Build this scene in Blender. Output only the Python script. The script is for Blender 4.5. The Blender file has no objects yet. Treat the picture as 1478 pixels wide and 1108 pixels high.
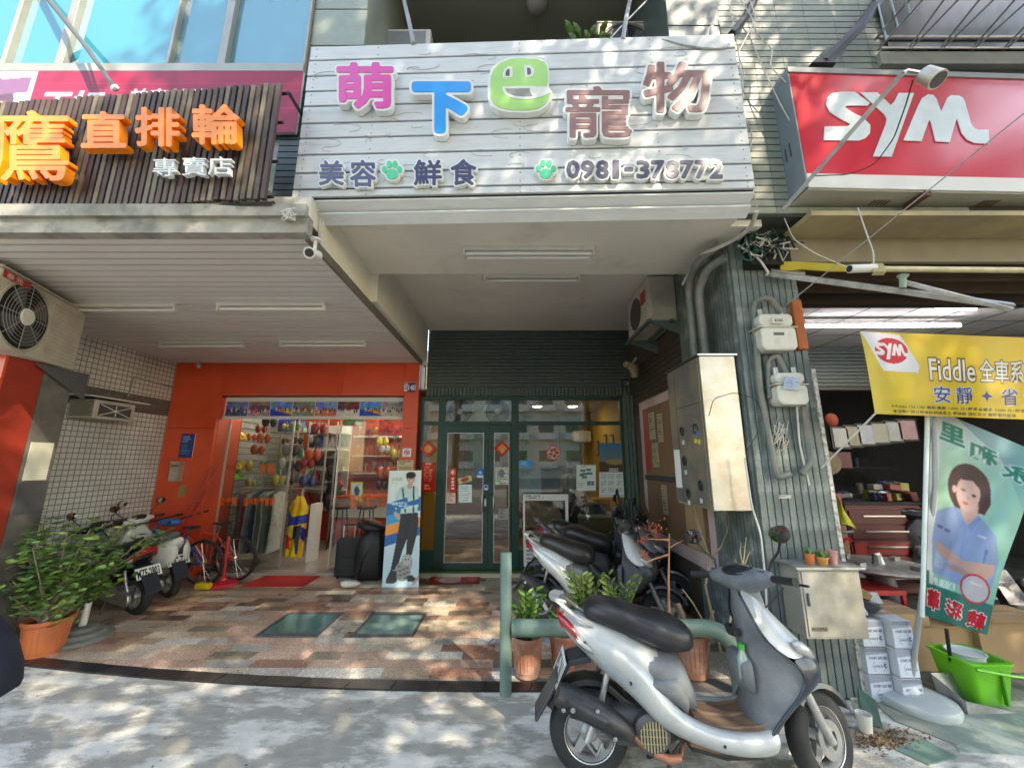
import bpy, math, random
import numpy as np
from mathutils import Vector, Matrix
random.seed(7); np.random.seed(7)
S = bpy.context.scene
COL = S.collection
R = math.radians
# ------------------------------------------------------------------ camera, sky, sun, exposure
FPX, CX, CY, PITCH, CAMH = 560.0, 739.0, 554.0, R(11.5), 1.6
cam = bpy.data.cameras.new('camera'); cam.sensor_width = 36; cam.lens = FPX/1478*36; cam.clip_end = 500; cam.clip_start = 0.02
camo = bpy.data.objects.new('camera', cam); COL.objects.link(camo)
camo.location = (0, 0, CAMH); camo.rotation_euler = (R(90)+PITCH, 0, 0); S.camera = camo
W = bpy.data.worlds.new('World'); S.world = W; W.use_nodes = True
nt = W.node_tree; bg = nt.nodes['Background']
sky = nt.nodes.new('ShaderNodeTexSky'); sky.sky_type = 'NISHITA'; sky.sun_disc = False
SUN_EL, SUN_AZ = R(43), R(34)          # azimuth: behind the camera, to the right
sky.sun_elevation = SUN_EL; sky.sun_rotation = math.pi - SUN_AZ
sky.air_density = 1.2; sky.dust_density = 0.6
bg.inputs[1].default_value = 0.15
nt.links.new(sky.outputs[0], bg.inputs[0])
to_sun = Vector((math.sin(SUN_AZ)*math.cos(SUN_EL), -math.cos(SUN_AZ)*math.cos(SUN_EL), math.sin(SUN_EL)))
sl = bpy.data.lights.new('sun', 'SUN'); sl.energy = 2.2; sl.angle = R(0.53); sl.color = (1.0, 0.93, 0.82)
so = bpy.data.objects.new('sun', sl); COL.objects.link(so); so.rotation_euler = to_sun.to_track_quat('Z', 'Y').to_euler()
S.view_settings.view_transform = 'Standard'; S.view_settings.look = 'None'
S.view_settings.exposure = 2.38; S.view_settings.gamma = 1.0; S.view_settings.use_white_balance = True; S.view_settings.white_balance_temperature = 7700; S.view_settings.use_curve_mapping = False
S.cycles.max_bounces = 8; S.cycles.diffuse_bounces = 5; S.cycles.glossy_bounces = 4; S.cycles.transparent_max_bounces = 16
S.cycles.transmission_bounces = 6; S.cycles.caustics_reflective = False; S.cycles.caustics_refractive = False

# ------------------------------------------------------------------ helpers: photo pixel -> world point
cP, sP = math.cos(PITCH), math.sin(PITCH)
def ray(px, py):
    u = (px-CX)/FPX; v = (CY-py)/FPX
    return Vector((u, cP - v*sP, sP + v*cP))
def P(px, py, Y):
    d = ray(px, py); t = Y/d.y; return Vector((d.x*t, Y, CAMH+d.z*t))
def PZ(px, py, Z=0.0):
    d = ray(px, py); t = (Z-CAMH)/d.z; return Vector((d.x*t, d.y*t, Z))
def PX(px, py, X):
    d = ray(px, py); t = X/d.x; return Vector((X, d.y*t, CAMH+d.z*t))
def V(*a): return Vector(a)

# ------------------------------------------------------------------ materials
MATS = {}
def nd(t, kind, **kw):
    n = t.nodes.new(kind)
    for k, v in kw.items(): setattr(n, k, v)
    return n
def mat(name, col, rough=.6, metal=0.0, var=.12, scale=6.0, bump=.0, bscale=60.0, col2=None, mixs=3.0, thr=(.45, .6),
        rand=0.0, coat=0.0, emit=0.0, spec=.5, detail=6, stretch=None, sheen=0.0):
    """Principled with noise-driven tone, optional second worn colour, bump, and a per-object tone shift."""
    if name in MATS: return MATS[name]
    m = bpy.data.materials.new(name); m.use_nodes = True; t = m.node_tree; L = t.links
    b = t.nodes['Principled BSDF']
    tc = nd(t, 'ShaderNodeTexCoord'); co = tc.outputs['Object']
    if stretch:
        mp = nd(t, 'ShaderNodeMapping'); mp.inputs['Scale'].default_value = stretch; L.new(co, mp.inputs[0]); co = mp.outputs[0]
    n1 = nd(t, 'ShaderNodeTexNoise'); n1.inputs['Scale'].default_value = scale; n1.inputs['Detail'].default_value = detail; L.new(co, n1.inputs[0])
    base = nd(t, 'ShaderNodeRGB'); base.outputs[0].default_value = (*col, 1); out = base.outputs[0]
    if col2:
        n2 = nd(t, 'ShaderNodeTexNoise'); n2.inputs['Scale'].default_value = mixs; n2.inputs['Detail'].default_value = 8; n2.inputs['Roughness'].default_value = .65; L.new(co, n2.inputs[0])
        rp = nd(t, 'ShaderNodeMapRange'); rp.inputs[1].default_value = thr[0]; rp.inputs[2].default_value = thr[1]; L.new(n2.outputs[0], rp.inputs[0])
        mx = nd(t, 'ShaderNodeMix', data_type='RGBA'); mx.inputs[7].default_value = (*col2, 1)
        L.new(rp.outputs[0], mx.inputs[0]); L.new(out, mx.inputs[6]); out = mx.outputs[2]
    mr = nd(t, 'ShaderNodeMapRange'); mr.inputs[1].default_value = .25; mr.inputs[2].default_value = .75
    mr.inputs[3].default_value = 1-var; mr.inputs[4].default_value = 1+var; L.new(n1.outputs[0], mr.inputs[0])
    val = mr.outputs[0]
    if rand:
        oi = nd(t, 'ShaderNodeObjectInfo'); r2 = nd(t, 'ShaderNodeMapRange'); r2.inputs[3].default_value = 1-rand; r2.inputs[4].default_value = 1+rand
        L.new(oi.outputs['Random'], r2.inputs[0]); mm = nd(t, 'ShaderNodeMath', operation='MULTIPLY'); L.new(val, mm.inputs[0]); L.new(r2.outputs[0], mm.inputs[1]); val = mm.outputs[0]
    vm = nd(t, 'ShaderNodeVectorMath', operation='SCALE'); L.new(out, vm.inputs[0]); L.new(val, vm.inputs['Scale'])
    L.new(vm.outputs[0], b.inputs['Base Color'])
    rr = nd(t, 'ShaderNodeMapRange'); rr.inputs[3].default_value = max(.02, rough*.8); rr.inputs[4].default_value = min(1, rough*1.2); L.new(n1.outputs[0], rr.inputs[0]); L.new(rr.outputs[0], b.inputs['Roughness'])
    b.inputs['Metallic'].default_value = metal; b.inputs['Specular IOR Level'].default_value = spec
    b.inputs['Coat Weight'].default_value = coat; b.inputs['Coat Roughness'].default_value = .08
    if sheen: b.inputs['Sheen Weight'].default_value = sheen
    if emit:
        b.inputs['Emission Color'].default_value = (*col, 1); b.inputs['Emission Strength'].default_value = emit
    if bump:
        n3 = nd(t, 'ShaderNodeTexNoise'); n3.inputs['Scale'].default_value = bscale; n3.inputs['Detail'].default_value = 5; L.new(co, n3.inputs[0])
        bp = nd(t, 'ShaderNodeBump'); bp.inputs['Strength'].default_value = bump; bp.inputs['Distance'].default_value = .01
        L.new(n3.outputs[0], bp.inputs['Height']); L.new(bp.outputs[0], b.inputs['Normal'])
    MATS[name] = m; return m
def glass(name, tint=(1, 1, 1), refl=1.0, rough=0.0, ior=1.5, base_alpha=0.0, film=(.02, .03, .03)):
    """Thin pane: see-through mixed by Fresnel with a mirror coat, and a little film/dirt."""
    if name in MATS: return MATS[name]
    m = bpy.data.materials.new(name); m.use_nodes = True; t = m.node_tree; L = t.links
    t.nodes.remove(t.nodes['Principled BSDF']); o = t.nodes['Material Output']
    tr = nd(t, 'ShaderNodeBsdfTransparent'); tr.inputs[0].default_value = (*tint, 1)
    gl = nd(t, 'ShaderNodeBsdfGlossy'); gl.inputs[0].default_value = (refl, refl, refl, 1); gl.inputs['Roughness'].default_value = rough
    fr = nd(t, 'ShaderNodeFresnel'); fr.inputs[0].default_value = ior
    df = nd(t, 'ShaderNodeBsdfDiffuse'); df.inputs[0].default_value = (*film, 1)
    m1 = nd(t, 'ShaderNodeMixShader'); m1.inputs[0].default_value = base_alpha; L.new(tr.outputs[0], m1.inputs[1]); L.new(df.outputs[0], m1.inputs[2])
    m2 = nd(t, 'ShaderNodeMixShader'); L.new(fr.outputs[0], m2.inputs[0]); L.new(m1.outputs[0], m2.inputs[1]); L.new(gl.outputs[0], m2.inputs[2])
    L.new(m2.outputs[0], o.inputs[0]); MATS[name] = m; return m
def print_mat(name='printed_sheet', rough=.5, transl=0.0, attr='Col', emit=0.0):
    if name in MATS: return MATS[name]
    m = bpy.data.materials.new(name); m.use_nodes = True; t = m.node_tree; L = t.links; b = t.nodes['Principled BSDF']
    a = nd(t, 'ShaderNodeAttribute', attribute_name=attr); L.new(a.outputs['Color'], b.inputs['Base Color']); b.inputs['Roughness'].default_value = rough
    if transl:
        tl = nd(t, 'ShaderNodeBsdfTranslucent'); L.new(a.outputs['Color'], tl.inputs[0]); mx = nd(t, 'ShaderNodeMixShader'); mx.inputs[0].default_value = transl
        L.new(b.outputs[0], mx.inputs[1]); L.new(tl.outputs[0], mx.inputs[2]); L.new(mx.outputs[0], t.nodes['Material Output'].inputs[0])
    if emit:
        L.new(a.outputs['Color'], b.inputs['Emission Color']); b.inputs['Emission Strength'].default_value = emit
    MATS[name] = m; return m

# ------------------------------------------------------------------ mesh builder
class MB:
    def __init__(s): s.v = []; s.f = []; s.m = []; s.cm = 0; s.starts = []
    def mat(s, i): s.cm = i; return s
    def add(s, vs, fs):
        o = len(s.v); s.starts.append((o, len(s.f))); s.v += [tuple(v) for v in vs]; s.f += [tuple(i+o for i in f) for f in fs]; s.m += [s.cm]*len(fs); return s
    def bx(s, x0, x1, y0, y1, z0, z1):
        if x0 > x1: x0, x1 = x1, x0
        if y0 > y1: y0, y1 = y1, y0
        if z0 > z1: z0, z1 = z1, z0
        return s.add([(x0,y0,z0),(x1,y0,z0),(x1,y1,z0),(x0,y1,z0),(x0,y0,z1),(x1,y0,z1),(x1,y1,z1),(x0,y1,z1)],
                     [(0,3,2,1),(4,5,6,7),(0,1,5,4),(1,2,6,5),(2,3,7,6),(3,0,4,7)])
    def box(s, c, sz, rot=None):
        M = rot.to_matrix() if hasattr(rot, 'to_matrix') else (rot or Matrix.Identity(3))
        c = Vector(c); h = [k/2 for k in sz]; vs = []
        for z in (-1, 1):
            for x, y in ((-1,-1),(1,-1),(1,1),(-1,1)): vs.append(c + M @ Vector((x*h[0], y*h[1], z*h[2])))
        return s.add(vs, [(0,3,2,1),(4,5,6,7),(0,1,5,4),(1,2,6,5),(2,3,7,6),(3,0,4,7)])
    def quad(s, *p): return s.add(p, [tuple(range(len(p)))])
    def prism(s, pts, vec):
        n = len(pts); vec = Vector(vec); a = [Vector(p) for p in pts]; b = [p+vec for p in a]
        return s.add(a+b, [tuple(range(n))[::-1], tuple(range(n, 2*n))] + [(i, (i+1) % n, n+(i+1) % n, n+i) for i in range(n)])
    def loft(s, rings, cap=True, closed=True):
        n = len(rings[0]); vs = [p for r in rings for p in r]; fs = []
        for k in range(len(rings)-1):
            for i in range(n if closed else n-1):
                j = (i+1) % n; fs.append((k*n+i, k*n+j, (k+1)*n+j, (k+1)*n+i))
        if cap and closed: fs += [tuple(range(n))[::-1], tuple(range((len(rings)-1)*n, len(rings)*n))]
        return s.add(vs, fs)
    def tube(s, pts, r, n=8, cap=True):
        pts = [Vector(p) for p in pts]; rr = r if isinstance(r, (list, tuple)) else [r]*len(pts); rings = []
        up = None
        for i, p in enumerate(pts):
            d = (pts[min(i+1, len(pts)-1)] - pts[max(i-1, 0)])
            if d.length < 1e-9: d = Vector((0, 0, 1))
            d.normalize()
            if up is None: up = Vector((0, 0, 1)) if abs(d.z) < .9 else Vector((1, 0, 0))
            a = d.cross(up)
            if a.length < 1e-6: a = d.orthogonal()
            a.normalize(); b = a.cross(d).normalized(); up = b
            rings.append([p + (a*math.cos(2*math.pi*k/n) + b*math.sin(2*math.pi*k/n))*rr[i] for k in range(n)])
        return s.loft(rings, cap)
    def lathe(s, prof, n=20, o=(0,0,0), axis='z', cap=True, M=None):
        o = Vector(o); rings = []
        for r, h in prof:
            ring = []
            for k in range(n):
                a = 2*math.pi*k/n; c, q = math.cos(a)*r, math.sin(a)*r
                p = Vector((c, q, h)) if axis == 'z' else (Vector((q, h, c)) if axis == 'y' else Vector((h, c, q)))
                ring.append(o + (M @ p if M else p))
            rings.append(ring)
        return s.loft(rings, cap)
    def ell(s, c, r, n=12, m=8, rot=None):
        c = Vector(c); rings = []; M = rot.to_matrix() if hasattr(rot, 'to_matrix') else rot
        for j in range(m+1):
            t = math.pi*(j/m); ring = []
            q = max(math.sin(t), 1e-3)
            for k in range(n):
                a = 2*math.pi*k/n; p = Vector((math.cos(a)*q*r[0], math.sin(a)*q*r[1], -math.cos(t)*r[2])); ring.append(c + (M @ p if M else p))
            rings.append(ring)
        return s.loft(rings)
    def build(s, name, mats, parent=None, smooth=None, bevel=None, seg=2, subsurf=0):
        me = bpy.data.meshes.new(name); me.from_pydata([tuple(v) for v in s.v], [], s.f)
        if not isinstance(mats, (list, tuple)): mats = [mats]
        for m in mats: me.materials.append(m)
        if any(s.m): me.polygons.foreach_set('material_index', s.m)
        me.update()
        if smooth is not None:
            me.shade_smooth()
            if smooth < 180: me.set_sharp_from_angle(angle=R(smooth))
        return link(name, me, parent, bevel, seg, subsurf)
def build_each(mb, name, mats, parent=None, **kw):
    """one object for each shape that was added to the builder"""
    out = []; st = mb.starts+[(len(mb.v), len(mb.f))]
    for (v0, f0), (v1, f1) in zip(st[:-1], st[1:]):
        if v1 == v0: continue
        q = MB(); q.v = mb.v[v0:v1]; q.f = [tuple(i-v0 for i in f) for f in mb.f[f0:f1]]; q.m = mb.m[f0:f1]; out.append(q.build(name, mats, parent, **kw))
    return out
def link(name, me, parent=None, bevel=None, seg=2, subsurf=0):
    o = bpy.data.objects.new(name, me); COL.objects.link(o)
    if parent is not None:
        o.parent = parent
        if parent.type == 'EMPTY': o.matrix_parent_inverse = Matrix.Translation(-parent.location)
    if bevel:
        b = o.modifiers.new('bevel', 'BEVEL'); b.width = bevel; b.segments = seg; b.limit_method = 'ANGLE'; b.angle_limit = R(35)
    if subsurf:
        b = o.modifiers.new('sub', 'SUBSURF'); b.levels = subsurf; b.render_levels = subsurf
    return o
def tag(o, label=None, cat=None, group=None, kind=None):
    if label: o['label'] = label
    if cat: o['category'] = cat
    if group: o['group'] = group
    if kind: o['kind'] = kind
    return o
def thing(name, label, cat, loc=(0,0,0), group=None):
    o = bpy.data.objects.new(name, None); COL.objects.link(o); o.location = loc; o.empty_display_size = .1
    return tag(o, label, cat, group)
def dup(root, loc, rotz=None, label=None, group=None, scale=None):
    r = root.copy(); COL.objects.link(r); r.location = loc
    if rotz is not None: r.rotation_euler = (0, 0, rotz)
    if scale: r.scale = scale if isinstance(scale, tuple) else (scale,)*3
    if label: r['label'] = label
    if group: r['group'] = group
    for ch in list(root.children):
        c = ch.copy(); COL.objects.link(c); c.parent = r
        for g in list(ch.children):
            d = g.copy(); COL.objects.link(d); d.parent = c
    return r
def struct(mb, name, mats, parent=None, **kw):
    o = mb.build(name, mats, parent, **kw)
    if parent is None: o['kind'] = 'structure'
    return o
def quadmap(tl, tr, br, bl):
    tl, tr, br, bl = map(Vector, (tl, tr, br, bl))
    return lambda u, v: (tl*(1-u)+tr*u)*(1-v) + (bl*(1-u)+br*u)*v
# ------------------------------------------------------------------ text as geometry
_tc = {}
def tmesh(s, off=0.0, ext=0.0, res=3, shear=0.0):
    k = (s, off, ext, res, shear)
    if k in _tc: return _tc[k]
    c = bpy.data.curves.new('t', 'FONT'); c.body = s; c.size = 1; c.offset = off; c.extrude = ext; c.resolution_u = res; c.shear = shear; c.fill_mode = 'BOTH'
    o = bpy.data.objects.new('t', c); me = o.to_mesh()
    v = np.array([tuple(q.co) for q in me.vertices]); f = [tuple(p.vertices) for p in me.polygons]
    o.to_mesh_clear(); bpy.data.objects.remove(o); bpy.data.curves.remove(c)
    _tc[k] = (v, f); return v, f
def text_on(mb, s, qm, depth=0.0, lift=0.0, off=0.0, box=None, mirror=False, shear=0.0, res=3):
    """Text fitted to the quad qm; depth = extrusion towards the viewer side (normal), lift = gap."""
    v, f = tmesh(s, off, .5 if depth else 0.0, res, shear)
    if len(v) == 0: return
    v0, _ = tmesh(s, 0.0, 0.0, res, shear)
    x0, y0 = v0[:, 0].min(), v0[:, 1].min(); x1, y1 = v0[:, 0].max(), v0[:, 1].max()
    a = qm(.5, .5); n = (qm(1, .5)-qm(0, .5)).cross(qm(.5, 0)-qm(.5, 1)).normalized()
    vs = []
    for q in v:
        u = (q[0]-x0)/(x1-x0); w = (y1-q[1])/(y1-y0)
        if mirror: u = 1-u
        vs.append(qm(u, w) + n*(lift + (q[2]+.5)*depth if depth else lift))
    mb.add(vs, f)
def raster(s, W, H, SS, off=0.0, shear=0.0):
    """coverage of the glyphs on a W x H cell grid"""
    v, f = tmesh(s, off, 0.0, 2, shear); a0, b0 = v[:, 0].min(), v[:, 1].min(); a1, b1 = v[:, 0].max(), v[:, 1].max()
    px = (v[:, 0]-a0)/(a1-a0)*W*SS; py = (b1-v[:, 1])/(b1-b0)*H*SS; m = np.zeros((H*SS, W*SS), bool)
    for fc in f:
        for k in range(1, len(fc)-1):
            i, j, l = fc[0], fc[k], fc[k+1]
            xa, xb = int(max(0, min(px[i], px[j], px[l]))), int(min(W*SS-1, max(px[i], px[j], px[l])))+1
            ya, yb = int(max(0, min(py[i], py[j], py[l]))), int(min(H*SS-1, max(py[i], py[j], py[l])))+1
            if xb <= xa or yb <= ya: continue
            gx = np.arange(xa, xb)[None, :]+.5; gy = np.arange(ya, yb)[:, None]+.5
            e0 = (px[j]-px[i])*(gy-py[i])-(py[j]-py[i])*(gx-px[i]); e1 = (px[l]-px[j])*(gy-py[j])-(py[l]-py[j])*(gx-px[j]); e2 = (px[i]-px[l])*(gy-py[l])-(py[i]-py[l])*(gx-px[l])
            m[ya:yb, xa:xb] |= ((e0 >= 0) & (e1 >= 0) & (e2 >= 0)) | ((e0 <= 0) & (e1 <= 0) & (e2 <= 0))
    return m.reshape(H, SS, W, SS).mean(axis=(1, 3))
def fat_on(mb, s, qm, wpx, hpx, r, depth, lift=0.0, cell=.8):
    """Glyph swollen by r photo pixels with rounded outline, extruded by depth from the plane qm."""
    W, H = max(6, int(wpx/cell)), max(6, int(hpx/cell)); pad = int(abs(r)/cell)+3
    a = np.zeros((H+2*pad, W+2*pad)); a[pad:pad+H, pad:pad+W] = raster(s, W, H, 4)
    R_ = r/cell; k = int(R_+2); d = np.full(a.shape, 99.0)
    for dy in range(-k, k+1):
        for dx in range(-k, k+1):
            dd = math.hypot(dx, dy)
            if dd > R_+2: continue
            q = np.roll(np.roll(a, dy, 0), dx, 1); d = np.minimum(d, dd + np.where(q > .03, (1-q), 99.0))
    F = (R_+.5) - d
    F = (F*2+np.roll(F, 1, 0)+np.roll(F, -1, 0)+np.roll(F, 1, 1)+np.roll(F, -1, 1))/6
    F = np.clip(F, -1, 1)
    n = (qm(1, .5)-qm(0, .5)).cross(qm(.5, 0)-qm(.5, 1)).normalized()
    def pos(x, y): return qm((x+.5-pad)/W, (y+.5-pad)/H)
    vs = []; fs = []
    def emit(poly, edges):
        o = len(vs); m = len(poly)
        for x, y in poly: vs.append(pos(x, y)+n*(lift+depth))
        fs.append(tuple(range(o, o+m))[::-1])
        for i, j in edges:
            q = len(vs); vs.append(pos(*poly[i])+n*(lift+depth)); vs.append(pos(*poly[j])+n*(lift+depth)); vs.append(pos(*poly[j])+n*lift); vs.append(pos(*poly[i])+n*lift); fs.append((q, q+1, q+2, q+3))
    Hh, Ww = F.shape
    for y in range(Hh-1):
        x = 0
        while x < Ww-1:
            c = [F[y, x], F[y, x+1], F[y+1, x+1], F[y+1, x]]; ins = [q > 0 for q in c]
            if all(ins):
                x2 = x+1
                while x2 < Ww-1 and F[y, x2+1] > 0 and F[y+1, x2+1] > 0: x2 += 1
                emit([(x, y), (x2, y), (x2, y+1), (x, y+1)], []); x = x2; continue
            if any(ins):
                P4 = [(x, y), (x+1, y), (x+1, y+1), (x, y+1)]; poly = []; fl = []
                for i in range(4):
                    j = (i+1) % 4
                    if ins[i]: poly.append(P4[i]); fl.append(0)
                    if ins[i] != ins[j]:
                        t = c[i]/(c[i]-c[j]); poly.append((P4[i][0]+(P4[j][0]-P4[i][0])*t, P4[i][1]+(P4[j][1]-P4[i][1])*t)); fl.append(1 if ins[i] else 2)
                eg = [(i, (i+1) % len(poly)) for i in range(len(poly)) if fl[i] == 1 and fl[(i+1) % len(poly)] == 2]
                emit(poly, eg)
            x += 1
    mb.add(vs, fs)
# ------------------------------------------------------------------ printed sheets: a painted grid mesh
class Canvas:
    def __init__(s, w, h, col=(1, 1, 1)): s.w, s.h = w, h; s.a = np.ones((h, w, 3))*np.array(col); s.X, s.Y = np.meshgrid((np.arange(w)+.5)/w, (np.arange(h)+.5)/h)
    def put(s, m, col, al=1.0): m = (m*al)[..., None]; s.a = s.a*(1-m) + np.array(col)*m; return s
    def rect(s, x0, y0, x1, y1, col, al=1.0): return s.put(((s.X >= x0) & (s.X < x1) & (s.Y >= y0) & (s.Y < y1)).astype(float), col, al)
    def poly(s, pts, col, al=1.0):
        m = np.zeros(s.X.shape, bool)
        for i in range(len(pts)):
            x0, y0 = pts[i]; x1, y1 = pts[(i+1) % len(pts)]
            if y0 == y1: continue
            m ^= ((y0 > s.Y) != (y1 > s.Y)) & (s.X < (x1-x0)*(s.Y-y0)/(y1-y0)+x0)
        return s.put(m.astype(float), col, al)
    def ell(s, cx, cy, rx, ry, col, al=1.0, soft=0.0):
        d = np.sqrt(((s.X-cx)/rx)**2 + ((s.Y-cy)/ry)**2)
        return s.put(np.clip((1-d)/max(soft, .02*0+1e-3)+.5, 0, 1) if soft else (d < 1).astype(float), col, al)
    def grad(s, f, c0, c1): t = np.clip(f(s.X, s.Y), 0, 1)[..., None]; s.a = np.array(c0)*(1-t)+np.array(c1)*t; return s
    def noise(s, amt, k=8):
        g = np.random.rand(k+1, k+1, 3); xi = s.X*k; yi = s.Y*k; x0 = xi.astype(int); y0 = yi.astype(int); fx = (xi-x0)[..., None]; fy = (yi-y0)[..., None]
        v = g[y0, x0]*(1-fx)*(1-fy)+g[y0, x0+1]*fx*(1-fy)+g[y0+1, x0]*(1-fx)*fy+g[y0+1, x0+1]*fx*fy
        s.a = np.clip(s.a + (v-.5)*amt, 0, 1); return s
    def text(s, t, x0, y0, x1, y1, col, off=0.0, mirror=False, shear=0.0, vert=False):
        if vert:
            n = len(t); h = (y1-y0)/n
            for i, ch in enumerate(t): s.text(ch, x0, y0+h*i+h*.06, x1, y0+h*(i+1)-h*.06, col, off, mirror)
            return s
        v, f = tmesh(t, off, 0.0, 2, shear)
        if not len(v): return s
        v0, _ = tmesh(t, 0.0, 0.0, 2, shear); a0, b0 = v0[:, 0].min(), v0[:, 1].min(); a1, b1 = v0[:, 0].max(), v0[:, 1].max()
        U = (v[:, 0]-a0)/(a1-a0); U = 1-U if mirror else U
        px = (x0+U*(x1-x0))*s.w; py = (y0+(b1-v[:, 1])/(b1-b0)*(y1-y0))*s.h
        SS = 3; m = np.zeros((s.h*SS, s.w*SS), bool); px = px*SS; py = py*SS
        for fc in f:
            for k in range(1, len(fc)-1):
                i, j, l = fc[0], fc[k], fc[k+1]
                xa, xb = int(max(0, min(px[i], px[j], px[l]))), int(min(s.w*SS-1, max(px[i], px[j], px[l])))+1
                ya, yb = int(max(0, min(py[i], py[j], py[l]))), int(min(s.h*SS-1, max(py[i], py[j], py[l])))+1
                if xb <= xa or yb <= ya: continue
                gx = np.arange(xa, xb)[None, :]+.5; gy = np.arange(ya, yb)[:, None]+.5
                e0 = (px[j]-px[i])*(gy-py[i])-(py[j]-py[i])*(gx-px[i]); e1 = (px[l]-px[j])*(gy-py[j])-(py[l]-py[j])*(gx-px[j]); e2 = (px[i]-px[l])*(gy-py[l])-(py[i]-py[l])*(gx-px[l])
                m[ya:yb, xa:xb] |= ((e0 >= 0) & (e1 >= 0) & (e2 >= 0)) | ((e0 <= 0) & (e1 <= 0) & (e2 <= 0))
        return s.put(m.reshape(s.h, SS, s.w, SS).mean(axis=(1, 3)), col)
    def lines(s, x0, y0, x1, y1, n, col, wmin=.5, wmax=1.0, th=.45):
        """illegibly small print: rows of short strokes"""
        h = (y1-y0)/n
        for i in range(n):
            x = x0; e = x0+(x1-x0)*random.uniform(wmin, wmax)
            while x < e:
                w = (x1-x0)*random.uniform(.03, .09); s.rect(x, y0+h*i, min(x+w, e), y0+h*(i+th), col, .85); x += w*1.25
        return s
    def blur(s, n=1):
        for _ in range(n):
            p = np.pad(s.a, ((1,1),(1,1),(0,0)), 'edge'); s.a = (p[:-2,1:-1]+p[2:,1:-1]+p[1:-1,:-2]+p[1:-1,2:]+4*s.a)/8
        return s
    def sheet(s, name, surf, parent=None, mt=None):
        w, h = s.w, s.h; u = np.linspace(0, 1, w); v = np.linspace(0, 1, h)
        vs = [tuple(surf(a, b)) for b in v for a in u]
        idx = np.arange(w*h).reshape(h, w); f = np.stack([idx[1:, :-1], idx[1:, 1:], idx[:-1, 1:], idx[:-1, :-1]], -1).reshape(-1, 4)
        me = bpy.data.meshes.new(name); me.from_pydata(vs, [], f.tolist()); me.materials.append(mt or print_mat())
        c = np.clip(s.a, 0, 1); lin = np.where(c <= .04045, c/12.92, ((c+.055)/1.055)**2.4)
        ca = me.color_attributes.new('Col', 'FLOAT_COLOR', 'POINT'); ca.data.foreach_set('color', np.concatenate([lin.reshape(-1, 3), np.ones((w*h, 1))], 1).ravel())
        me.update(); me.shade_smooth(); return link(name, me, parent)
def bump_surf(qm, n=.0): return qm

# common materials
def M_(k): return MATS[k]
mat('concrete_ground', (.36, .34, .29), .85, var=.16, scale=11, bump=.6, bscale=90, col2=(.68, .65, .575), mixs=2.9, thr=(.475, .565), stretch=(.8, 1.7, 1))
mat('asphalt', (.05, .05, .052), .9, bump=.4)
mat('granite_black', (.018, .018, .02), .35, var=.4, scale=120, bump=.05, rand=.3)
mat('plaster_ceiling', (.74, .71, .65), .8, var=.08, scale=1.3, bump=.08, bscale=30, col2=(.62, .58, .50), mixs=1.4, thr=(.5, .75))
mat('beam_paint', (.80, .77, .68), .75, var=.07, scale=1.5, bump=.08, bscale=40, col2=(.6, .55, .45), mixs=1.1, thr=(.52, .75))
mat('soffit_metal', (.76, .74, .69), .45, var=.04, scale=2, rand=.02)
mat('concrete_edge', (.36, .345, .30), .8, var=.2, bump=.3, bscale=30, col2=(.20, .20, .17), mixs=4)
mat('green_tile_light', (.30, .345, .29), .42, var=.12, scale=14, bump=.12, bscale=24, col2=(.34, .36, .29), mixs=2.2, thr=(.45, .7))
mat('green_tile_dark', (.085, .115, .105), .4, var=.2, scale=12, bump=.1, rand=.12)
mat('green_tile_mid', (.135, .170, .165), .42, var=.3, scale=6, bump=.15, rand=.15, col2=(.27, .31, .29), mixs=3, thr=(.5, .65))
mat('red_panel', (.74, .085, .03), .34, var=.08, scale=2, coat=.15, rand=.06, col2=(.58, .075, .035), mixs=2.2, thr=(.5, .8), bump=.02, bscale=6)
mat('red_panel_dark', (.30, .03, .015), .5)
mat('white_paint', (.78, .77, .74), .5, var=.06, scale=4)
mat('white_plastic', (.74, .73, .69), .45, var=.06, scale=8, col2=(.55, .52, .45), mixs=5, thr=(.55, .8))
mat('old_plastic', (.55, .53, .46), .55, var=.1, scale=6, col2=(.40, .37, .30), mixs=5, thr=(.45, .75))
mat('black_metal', (.018, .018, .02), .45, var=.2)
mat('black_rubber', (.022, .022, .023), .75, var=.3, scale=20, bump=.15)
mat('black_plastic', (.03, .03, .032), .45, var=.2, scale=12)
mat('steel', (.55, .55, .54), .3, 1.0, var=.12, scale=10, bump=.03)
mat('galvanised', (.48, .49, .49), .45, .85, var=.2, scale=14, col2=(.33, .33, .32), mixs=6)
mat('stainless_dirty', (.58, .56, .50), .38, .8, var=.15, scale=5, col2=(.50, .38, .24), mixs=3.2, thr=(.45, .7), bump=.04)
mat('grey_paint', (.30, .31, .31), .5, var=.1)
mat('dark_grey', (.08, .08, .085), .5, var=.15)
mat('terracotta', (.50, .20, .12), .7, var=.15, scale=8, bump=.1, col2=(.55, .33, .25), mixs=4)
mat('soil', (.05, .035, .022), .95, var=.4, bump=.8, bscale=50)
mat('cardboard', (.42, .27, .14), .8, var=.12, scale=5, bump=.1, rand=.15)
mat('cable_white', (.62, .60, .55), .5, var=.15)
mat('cable_dark', (.03, .03, .03), .6)
mat('tube_lamp', (.85, .85, .82), .3, var=.02)
mat('aluminium', (.62, .62, .60), .35, .7, var=.08)
mat('green_frame', (.012, .055, .042), .35, var=.15, scale=5)
mat('wood_brown', (.22, .10, .05), .55, var=.25, scale=4, stretch=(1, 1, 8))
mat('bark', (.20, .14, .09), .9, var=.3, bump=.6, bscale=40)
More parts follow.
